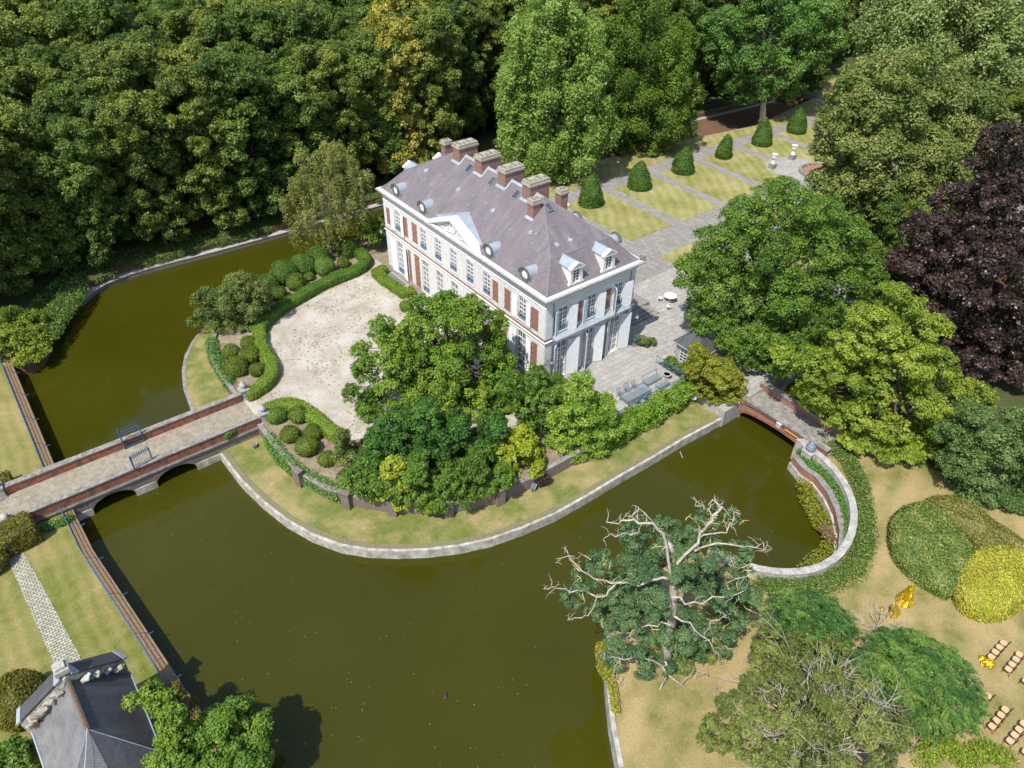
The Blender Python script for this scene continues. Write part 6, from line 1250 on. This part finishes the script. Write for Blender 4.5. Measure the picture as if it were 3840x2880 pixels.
def twigs(name, label, base, n, R, H, mat, seed, r0=.03, bend=.5, cat='shrub', part='branches'):
    r = np.random.default_rng(seed); mb = MB()
    def grow(p, d, L_, rad, dep):
        pts = [p]; k = 4; q = p
        for i in range(k): d = (d+Vector(r.normal(0, bend*.35, 3))).normalized(); q = q+d*L_/k; pts.append(q)
        mb.tube(pts, [rad*(1-.5*i/k) for i in range(k+1)], 4)
        if dep > 0:
            for c in range(int(r.integers(2, 4))): i = int(r.integers(2, k+1)); grow(pts[i], (d+Vector(r.normal(0, .65, 3))).normalized(), L_*r.uniform(.5, .8), rad*.55, dep-1)
    for i in range(n): a = r.uniform(0, 6.28); grow(Vector((r.normal(0, .15), r.normal(0, .15), 0)), Vector((math.cos(a)*R/H, math.sin(a)*R/H, r.uniform(.5, 1.2))).normalized(), H*.8, r0, 3)
    t = empty(name, base, 0, label, cat); mb.build(part, M[mat], t); return t
twigs('bare_shrub', 'leafless pale twiggy shrub in front of the gold foil figures', (*G(1900, 1365, LZ), LZ), 15, 1.9, 1.9, 'pbark', 3)
tw_ = twigs('walnut_twigs', 'x', (b1[0], b1[1], LZ+1.2), 42, 4.6, 4.3, 'pbark', 9, .065, .4)
wt = [o for o in bpy.data.objects if o.name == 'walnut_tree'][0]; k_ = tw_.children[0]; k_.parent = wt; k_.location = (0, 0, 1.2); k_.name = 'bare_twigs'; bpy.data.objects.remove(tw_)
# --- the gnarled tree: pale twisted limbs over blue green foliage
gb = (*G(1437, 1440, LZ), LZ)
gl = sil(gb, [(1430, 1290, 62, 0), (1350, 1280, 50, 0), (1275, 1240, 42, 0), (1240, 1290, 26, -.3), (1300, 1215, 32, .3), (1380, 1160, 40, .8), (1440, 1150, 36, .8), (1450, 1220, 56, .3), (1530, 1130, 32, 1), (1580, 1120, 20, 1.2), (1520, 1200, 50, .3), (1570, 1260, 46, 0), (1540, 1330, 50, -.3), (1450, 1360, 54, -.5), (1360, 1370, 52, -.5), (1330, 1420, 34, -.6), (1420, 1420, 44, -.6), (1550, 1380, 34, -.5), (1600, 1190, 26, .6), (1390, 1230, 50, 0), (1320, 1320, 44, -.3), (1260, 1290, 34, 0), (1490, 1280, 50, 0), (1600, 1230, 26, .2), (1400, 1320, 50, -.4), (1480, 1160, 36, .8), (1390, 1450, 22, -.8), (1620, 1290, 26, 0), (1500, 1400, 30, -.6), (1590, 1340, 26, -.2)], back=False)
gt = T('gnarled_robinia', 'old gnarled tree with twisted pale branches leaning over the moat', gb, gl, 70000, .17, 'sophora', 'pbark', .42, sub=.26, nsub=18, core=.0, zmin=.8, flat=.6, up=.6, trunk=False, asp=.35)
def P3(x, y, off=0.):
    d = ray(x, y); t = (Vector(gb)+FW*off-Vector(CAM)).dot(FW)/Vector(d).dot(FW); return (Vector(CAM)+Vector(d)*t)-Vector(gb)
mb = MB(); r8 = np.random.default_rng(12)
def limb(px, r0, r1, off=0., o2=None, twist=.12, spur=True):
    off -= .8; o2 = None if o2 is None else o2-1.0; r0 *= .5; r1 *= .7
    n = len(px); P = [P3(x, y, off+(0 if o2 is None else (o2-off)*i/(n-1))) for i, (x, y) in enumerate(px)]; Q = []
    for a, b_ in zip(P, P[1:]):
        for k in range(3): Q.append(a.lerp(b_, k/3)+Vector(r8.normal(0, twist*(k > 0), 3)))
    Q.append(P[-1]); m = len(Q)
    mb.tube(Q, [r0+(r1-r0)*i/(m-1) for i in range(m)], 7)
    if spur:
        for i in range(3, m, 1):
            if r8.random() < .95:
                d = Vector(r8.normal(0, 1, 3)); d.z = abs(d.z)*.6+.15; d.normalize(); L_ = r8.uniform(.35, 1.0); p = Q[i]; s = [p]
                for k in range(4): d = (d+Vector(r8.normal(0, .45, 3))).normalized(); s.append(s[-1]+d*L_/4)
                rr = max(.02, (r0+(r1-r0)*i/(m-1))*.42); mb.tube(s, [rr, rr*.85, rr*.7, rr*.5, rr*.25], 5)
                e = s[2]; d2 = Vector(r8.normal(0, 1, 3)).normalized(); mb.tube([e, e+d2*L_*.2, e+d2*L_*.4+Vector(r8.normal(0, .08, 3))], [rr*.6, rr*.45, rr*.15], 4)
limb([(1437, 1440), (1440, 1400), (1452, 1330), (1455, 1260), (1460, 1225), (1440, 1170)], .7, .3, 1.2, 1.4, .1, False)
limb([(1455, 1260), (1440, 1180), (1410, 1120+10), (1370, 1122), (1340, 1125), (1310, 1128)], .20, .04, 0, 1)
limb([(1415, 1140), (1395, 1110), (1350, 1115)], .08, .03, .8, 1); limb([(1390, 1128), (1380, 1150), (1330, 1160), (1305, 1162)], .07, .02, .8, .8)
limb([(1455, 1240), (1500, 1180), (1525, 1140), (1540, 1112), (1560, 1095), (1545, 1083), (1530, 1090)], .20, .05, .3, 1.2)
limb([(1540, 1112), (1520, 1100), (1510, 1088)], .07, .03, 1.2); limb([(1510, 1165), (1560, 1150), (1585, 1125), (1600, 1110)], .10, .03, .6, 1)
limb([(1500, 1190), (1570, 1175), (1620, 1180), (1650, 1172), (1668, 1185)], .11, .03, .3, .5); limb([(1450, 1250), (1380, 1265), (1320, 1260), (1270, 1240), (1240, 1215), (1225, 1180+10)], .18, .03, 0, .2)
limb([(1330, 1262), (1290, 1290), (1230, 1280), (1190, 1265), (1175, 1272)], .12, .03, 0, -.2); limb([(1290, 1285), (1270, 1330), (1245, 1335), (1225, 1340)], .08, .025, -.2)
limb([(1270, 1245), (1230, 1200), (1200, 1215)], .07, .02, .1); limb([(1450, 1290), (1500, 1300), (1560, 1290), (1610, 1275)], .15, .03, -.2); limb([(1560, 1290), (1590, 1250), (1640, 1240)], .08, .02, 0)
limb([(1455, 1330), (1500, 1360), (1540, 1400), (1555, 1440-10)], .14, .03, -.4, -.8); limb([(1520, 1380), (1535, 1340), (1570, 1330)], .08, .02, -.5)
limb([(1437, 1430), (1440, 1455), (1425, 1490), (1405, 1530)], .16, .03, -.2, -1.0); limb([(1440, 1455), (1480, 1490), (1540, 1505), (1548, 1480)], .13, .03, -.4, -1.2); limb([(1436, 1440), (1400, 1425), (1330, 1420), (1305, 1410)], .13, .03, -.3, -1.0)
limb([(1345, 1420), (1325, 1450), (1335, 1490-10)], .06, .02, -.9); limb([(1470, 1480), (1500, 1445), (1530, 1460)], .06, .02, -.9); limb([(1450, 1350), (1400, 1350), (1350, 1380)], .12, .03, -.4)
mb.build('branches', M['pbark'], gt, True)
mb = MB()
for k in range(95):
    l = gl[int(r8.integers(len(gl)))]; p = Vector(l[:3])-Vector(gb)+Vector(r8.normal(0, 1, 3)).normalized()*l[3]*.95; p.z = max(p.z, 1); d = Vector(r8.normal(0, 1, 3)); d.z = abs(d.z)*.5; d.normalize(); s = [p]
    for j in range(4): d = (d+Vector(r8.normal(0, .5, 3))).normalized(); s.append(s[-1]+d*.17)
    mb = MB().tube(s, [.035, .03, .022, .015, .006], 4).tube([s[2], s[2]+Vector(r8.normal(0, .16, 3)), s[2]+Vector(r8.normal(0, .3, 3))], [.022, .016, .006], 4); mb.build('lichened_twig', M['ybark'], gt)
# low growth round the gnarled tree
T('bank_shrub', 'loose grey green undergrowth bush below the gnarled tree by the path', (*G(1570, 1370, LZ+.6), LZ), [(*G(1570, 1340, LZ+.7), LZ+.7, 1.0), (*G(1530, 1400, LZ+.6), LZ+.6, 1.1), (*G(1590, 1290, LZ+.6), LZ+.6, .9), (*G(1480, 1430, LZ+.6), LZ+.5, .8)], 9000, .16, 'willow', r0=.05, zmin=0, trunk=False)
T('bank_shrub', 'green bush behind the gnarled tree at the basin end', (*G(1480, 1250, LZ+.6), LZ), [(*G(1450, 1190, LZ+.7), LZ+.7, 1.3), (*G(1520, 1250, LZ+.8), LZ+.8, 1.3), (*G(1400, 1290, LZ+.8), LZ+.8, 1.4), (*G(1460, 1330, LZ+.6), LZ+.6, 1.2)], 11000, .2, 'sophora', r0=.05, zmin=0, trunk=False)
# --- bottom left and left edge
b1 = (-37.6, -16.6, LZ)
T('bank_tree', 'rounded fresh green tree at the water in the bottom left', b1, [(b1[0]+x, b1[1]+y, z, r, s) for x, y, z, r, s in [(0.2, 0.2, 3.0, 1.5, 0), (1.3, 1.2, 2.2, 1.3, 0), (-.9, 1.3, 2.4, 1.1, .2), (1.8, -.3, 2.0, 1.3, 0), (-.8, -1., 2.6, 1.3, .1), (.9, -1.6, 2.2, 1.3, 0), (.3, 1.9, 1.4, 1.1, 0), (2.2, .8, 1.0, 1.0, -.1), (-1.2, .2, 2.2, 1.1, .3)]], 24000, .17, 'chest', r0=.15, sub=.36, nsub=16, zmin=.3)
vz = [(G(x, y, z)[0], G(x, y, z)[1], z, r, s) for x, y, z, r, s in [(285, 1515, 4.1, .45, .2), (310, 1508, 4.1, .6, .1), (345, 1520, 4.2, .75, .1), (370, 1550, 4.2, .75, 0), (365, 1590, 4.0, .7, .1), (385, 1630, 3.8, .8, 0), (340, 1650, 4.0, .7, .1), (330, 1495, 3.6, .6, 0), (400, 1600, 3.0, .9, -.2), (410, 1650, 2.6, 1.0, -.2)]]
T('climbing_vine', 'leafy vine climbing over the lodge roof', (-39.4, -13.2, LZ), vz, 15000, .15, 'chest', r0=.06, zmin=.0, trunk=False, spread=.5)
b1 = (*G(45, 1630, LZ+1), LZ)
T('lawn_bush', 'leafy bush in the bottom left corner beside the lodge', b1, [(b1[0]-.3, b1[1]+.2, .2, 1.0), (b1[0]-1.2, b1[1]+.6, 0, 1.1), (b1[0]-.2, b1[1]-1., 0.1, 1.1), (b1[0]-1.5, b1[1]-.6, .1, 1.2)], 9000, .16, 'ash', r0=.06, zmin=0)
b1 = (-39.6, 38.2, LZ)
T('willow_bush', 'rounded yellow green bush over the moat at the left edge', b1, [(b1[0]+x, b1[1]+y, z, r, s) for x, y, z, r, s in [(0, 0, .6, 1.6, 0), (1.6, -.2, .2, 1.2, 0), (-1.4, .8, .8, 1.5, 0), (.4, 1.6, .8, 1.5, 0), (1.6, 1.4, .2, 1.2, 0), (-1.2, -1.0, .3, 1.2, .2), (.4, -1.3, .1, 1.0, .2), (-2.8, 0, .6, 1.4, 0), (2.6, .6, -.3, 1.1, 0), (2.4, -1., -.4, 1., .1), (1.2, -2.2, -.2, .9, .2), (2.2, 2.4, 0, 1.2, 0), (3.0, -.6, -.7, .9, 0), (2.9, 1.6, -.6, 1., 0), (3.4, 3.4, -.5, 1., 0), (1.8, -2.9, -.9, .8, .1), (.4, -2.9, -.6, .8, .2), (2.7, -2.0, -1.0, .8, 0), (3.2, 3.2, .2, 1.3, -.2), (1.4, 3.6, .6, 1.6, -.2)]], 26000, .17, 'maple', r0=.08, zmin=.0)
T('thorn_bush', 'brown tangled scrub between the lodge and the moat', (*G(400, 1540, LZ), LZ), [(*G(x, y, LZ+.4), LZ+.3, .75) for x, y in [(375, 1495), (405, 1530), (430, 1560), (390, 1560), (440, 1595)]], 8000, .11, 'orangey', r0=.04, zmin=0, trunk=False)
# ivy, undergrowth and small plants
def scatter(name, label, pts, n, leaf, mat, cat='ivy', R=.5, H=.35, kind=None):
    i = rng.integers(0, len(pts), n); c = np.array(pts, float)[i]; c3 = c[:, :3]; sc = c[:, 3:4] if c.shape[1] > 3 else 1.
    P = c3+unit(rng.normal(size=(n, 3)))*np.cbrt(rng.random((n, 1)))*np.array([R, R, H])*sc; Nn = unit(rng.normal(size=(n, 3))*.6+np.array([0, 0, 1.]))
    o = link(name, raw_mesh(name, [leafmesh(P, Nn, leaf, np.clip(rng.normal(.5, .2, n), 0, 1))], L[mat])); return tag(o, label, cat, kind=kind)
def along(L_, z, k=6):
    out = []
    for a, b_ in zip(L_, L_[1:]):
        for i in range(k): u = i/k; out.append((*G(a[0]+(b_[0]-a[0])*u, a[1]+(b_[1]-a[1])*u, z), z))
    return out
scatter('ivy', 'bright ivy over the low wall beside the far bridge pier', along([(458, 740), (465, 775), (482, 805), (500, 832)], -.5, 8), 12000, .15, 'ivy', R=.75, H=.7)
scatter('ivy', 'dense ivy hanging down the retaining wall below the bridge pier', along([(585, 950), (612, 990), (645, 1018), (690, 1045), (740, 1070)], -.75, 8), 20000, .15, 'ivy', R=.8, H=.7)
scatter('creeper', 'creeper hanging over the near parapet of the long bridge', along([(488, 940), (510, 925)], .05, 6), 1600, .13, 'ivy', R=.35, H=.3)
scatter('creeper', 'weeds at the foot of the near parapet by the square clipped bush', along([(95, 1140), (130, 1128), (150, 1120)], LZ+.2, 6), 2500, .13, 'ivy', R=.5, H=.35)
scatter('ivy', 'ivy trailing over the planting ledge of the round basin', [(*(Vector(tier[i]).lerp(Vector(tier[i+1]), u)+Vector((.9, -.3)) ), -.75) for i in range(len(tier)-1) for u in (0, .3, .6)], 9000, .13, 'ivy', R=.55, H=.3)
scatter('ground_cover', 'band of low shrubs outside the curved basin parapet', along([(1800, 965), (1835, 995), (1860, 1050), (1868, 1120), (1868, 1180), (1840, 1230), (1780, 1262), (1700, 1265), (1640, 1262)], LZ+.25, 8), 18000, .14, 'under', cat='ground cover', R=.85, H=.4)
scatter('dry_ground_cover', 'browner creeping growth through the low shrubs outside the basin parapet', along([(1790, 955), (1845, 1010), (1868, 1090), (1875, 1160), (1850, 1235), (1780, 1268), (1690, 1272)], LZ+.2, 8), 7000, .14, 'mixhedge', cat='ground cover', R=1.0, H=.4)
scatter('bank_cover', 'shaded greenery covering the bank at the upstream end of the moat', [(x, y, LZ+.15) for x, y in [(-37.9+.25*i, 36.6+.5*i) for i in range(18)]+[(-36.6+.4*i, 39.2+.62*i) for i in range(16)]+[(-38+.45*i, 39.5+.6*i) for i in range(18)]+[(-40+.5*i, 40.5+.6*i) for i in range(20)]+[(-35.6+.38*i, 38.5+.62*i) for i in range(14)]], 16000, .22, 'under', cat='ground cover', R=.9, H=.6)
scatter('overhanging_plant', 'trailing yellow green plant hanging over the basin water', along([(1740, 1040), (1745, 1075), (1762, 1105), (1775, 1130), (1800, 1150), (1800, 1185), (1770, 1210), (1740, 1235)], -1.75, 8), 4200, .17, 'acer', cat='plant', R=.95, H=.4)
scatter('overhanging_plant', 'browned trailing leaves hanging over the basin water', along([(1780, 1140), (1798, 1165)], -1.4, 8), 800, .15, 'brownleaf', cat='plant', R=.5, H=.4)
scatter('dry_weed', 'rust brown dry weed at the parapet end below the bridge pier', along([(558, 928), (572, 918)], -1.1, 6), 1400, .12, 'brownleaf', cat='weed', R=.4, H=.4)
scatter('red_shrub', 'small dark red shrub beside the wall steps', along([(1165, 1040), (1185, 1035)], -1.0, 6), 1500, .12, 'purple', cat='shrub', R=.5, H=.45)
scatter('iris_clump', 'yellow flowering plants along the kerb below the gnarled tree', along([(1318, 1432), (1320, 1470), (1326, 1500), (1332, 1540)], LZ+.2, 6), 2600, .12, 'weed', cat='plants', R=.35, H=.3)
scatter('bank_bush', 'yellow green low bush at the kerb left of the gnarled tree', along([(1300, 1400), (1305, 1440), (1315, 1460)], LZ+.3, 6), 2600, .16, 'acer', cat='bush', R=.5, H=.5)
scatter('undergrowth', 'green undergrowth on the bank below the wood', [(x, y+(1.2 if x < -18 else 0)*(x < -18), LZ+.0) for x in np.arange(-30, 62, .8) for y in (49.4, 50.1, 50.9, 51.8, 52.6)], 60000, .2, 'under', cat='undergrowth', R=.8, H=.22, kind='stuff')
scatter('draping_creeper', 'creepers draping over the ledge of the far moat bank', [(x, np.interp(x, [-29.2, -22.2, -14, 0, 60], [48.4, 49.4, 49.0, 48.5, 46.7])+rf0.normal(0, .15), -1.3) for rf0 in [np.random.default_rng(5)] for x in np.arange(-29, 60, .35) if math.sin(x*1.3)+math.sin(x*.61+1) > -.6], 16000, .17, 'under', cat='creeper', R=.4, H=.5, kind='stuff')
scatter('weeds', 'weeds at the bottom of the lawn among the trees', along([(1990, 1640), (2040, 1600), (2080, 1640), (2130, 1620), (2180, 1640)], LZ+.25, 8), 6000, .14, 'maple', cat='weeds', R=.8, H=.35, kind='stuff')
# gravel weeds and leaves on the water
P = []
for k in range(900):
    a = rng.normal(0, 1); x = rng.uniform(-17, -1); y = rng.uniform(6, 31)
    if (x < -12 and y > 24) or rng.random() > .5+.5*(abs(x+15) < 3 or y > 25 or abs(x+1.5) < 1.5): continue
    P.append((x, y, GZ+.03))
scatter('gravel_weeds', 'tiny weeds scattered over the gravel', P, 9000, .07, 'weed', cat='weeds', R=.12, H=.05, kind='stuff')
n = 1500; x = rng.uniform(-39, 8, n); y = rng.uniform(-36, 44, n); ok = ((y < -13) & (x > -38) & (x < 8)) | ((x < -28.6) & (y < 40)) | ((y > 39.3) & (y < 47)); ok &= rng.random(n) < np.where(x < -20, 1, .45)
x, y = x[ok], y[ok]; n = len(x); tag(link('floating_leaves', raw_mesh('floating_leaves', [leafmesh(np.stack([x, y, np.full(n, WZ+.012)], 1), unit(rng.normal(size=(n, 3))*.03+np.array([0, 0, 1.])), .06, np.zeros(n), .45)], M['fleck'])), 'pale fallen leaves scattered on the moat', 'leaves', kind='stuff')
# --- the wood: six tree kinds, copied
def wood_tree(seed, mat, label, n=60000, H=23., R=4.4, leaf=.30, skirt=1.):
    r = np.random.default_rng(seed); lo = []
    for k in range(34):
        z = skirt+1.5+(H-skirt-3.2)*((k+.5)/34); a = k*2.4+r.uniform(-.4, .4); w_ = R*(1-.0*(z/H))*(1 if z < H*.7 else math.sqrt(max(.05, 1-((z-H*.7)/(H*.36))**2)))
        q = w_*r.uniform(.5, .8); lo.append((q*math.cos(a), q*math.sin(a), z, r.uniform(1.5, 2.4), r.uniform(-.15, .2)))
    lo += [(0, 0, H-2.6, 2.2, .1), (0, 0, H*.6, 2.6, 0)]
    t = empty('wood_tree', (0, 0, 0), 0, label, 'tree', None)
    link('crown', crown('wood_crown', lo, n, leaf, L[mat], sub=.36, nsub=16, core=.08, zmin=.3), t)
    limbs(lo[::3], (0, 0, 0), .3).build('trunk', M['bark'], t, True); return t
kinds = [wood_tree(21, 'forest', 'a'), wood_tree(22, 'forest', 'a', R=5.3, H=24.5), wood_tree(23, 'forest2', 'a', R=4.2, H=21), wood_tree(24, 'forest2', 'a', R=4.8), wood_tree(25, 'golden', 'a', leaf=.36)]
used = [False]*5
LBS = ['lime tree of the dense wood beyond the moat, crown merging with its neighbours', 'dark green tree of the dense wood, crown merging with its neighbours']
def plant(k, x, y, s, rz, label, group, z=LZ):
    src = kinds[k]
    if not used[k]: o = src; used[k] = True; o.location = (x, y, z); o.rotation_euler = (0, 0, rz); o.scale = s; tag(o, label, 'tree', group)
    else: o = dup(src, (x, y, z), rz, label, None, s, group)
    if group is None and 'group' in o: del o['group']
    return o
rf = np.random.default_rng(44)
spots = []
for j, yy in enumerate(np.arange(52.6, 124, 6.4)):
    for x in np.arange(-46+(j % 2)*3.2, 170, 6.6): spots.append((x+rf.normal(0, .7), yy+rf.normal(0, .8), j))
spots += [(-43.6, 46.2, 0), (-37.4, 50.4, 0), (-50, 43, 0), (-48.5, 50, 0), (-32.5, 53.5, 0)]
special = {}
def inview(x, y):
    for z in (8, 20):
        d = Vector((x, y, z))-Vector(CAM); zc = d.dot(Vector(CF)); px = 1920+FPX*d.dot(Vector(CR))/zc; py = 1440-FPX*d.dot(Vector(CU))/zc
        if -420 < px < 4250 and -480 < py < 3300: return True
    return False
for x, y, j in spots:
    if not inview(x, y) or math.hypot(x-78.5, y-36) < 12 or (x > 25 and j == 0 and x < 63): continue
    if y < 50 and x > -38: continue
    k = int(rf.integers(0, 4)); s = rf.uniform(.84, 1.12); lb = LBS[0 if k < 2 else 1]
    plant(k, x, y, (s, s, s*rf.uniform(.9, 1.08)*(.96 if j else .92)), rf.uniform(0, 6.28), lb, 'trees of the dense wood beyond the moat' if k < 2 else 'dark trees of the dense wood beyond the moat')
plant(4, 15.5, 47.5+4.6, (.9, .9, 1.), 1., 'golden yellow tree hanging among the dark wood, behind the chimneys', None)
plant(4, 24, 61, (1, 1, 1.06), 2.2, 'golden yellow tree deeper in the wood, at the top of the frame', None)
# trees behind the garden on the far right, and filler behind the beech
for x, y, s, k, lb in [(98, 40, .9, 2, 'dark green tree right of the tall plane at the garden head'), (104, 28, .9, 0, 'green tree behind the garden lawns, left of the pale lime'), (112, 48, 1.05, 3, 'dark tree behind the tall plane'), (118, 32, 1.05, 2, 'dark tree between the tall plane and the pale lime'),
                       (66, 47, .95, 3, 'dark tree in the gap between the yew and the tall plane'), (90, 50, 1., 2, 'dark tree behind the pale limbs of the tall plane'), (128, 12, 1., 0, 'tree in the far upper right corner'), (66, -8, .8, 1, 'green tree between the horse chestnut and the copper beech'), (42, -9, .62, 2, 'dark tree between the ash and the copper beech'), (56, -24, .8, 3, 'dark tree behind the copper beech at the right edge'),
                       (36, -13, .45, 2, 'small dark tree between the yellow maple and the ash')]:
    plant(k, x, y, (s, s, s), x % 3, lb, None)
bpy.context.view_layer.update()
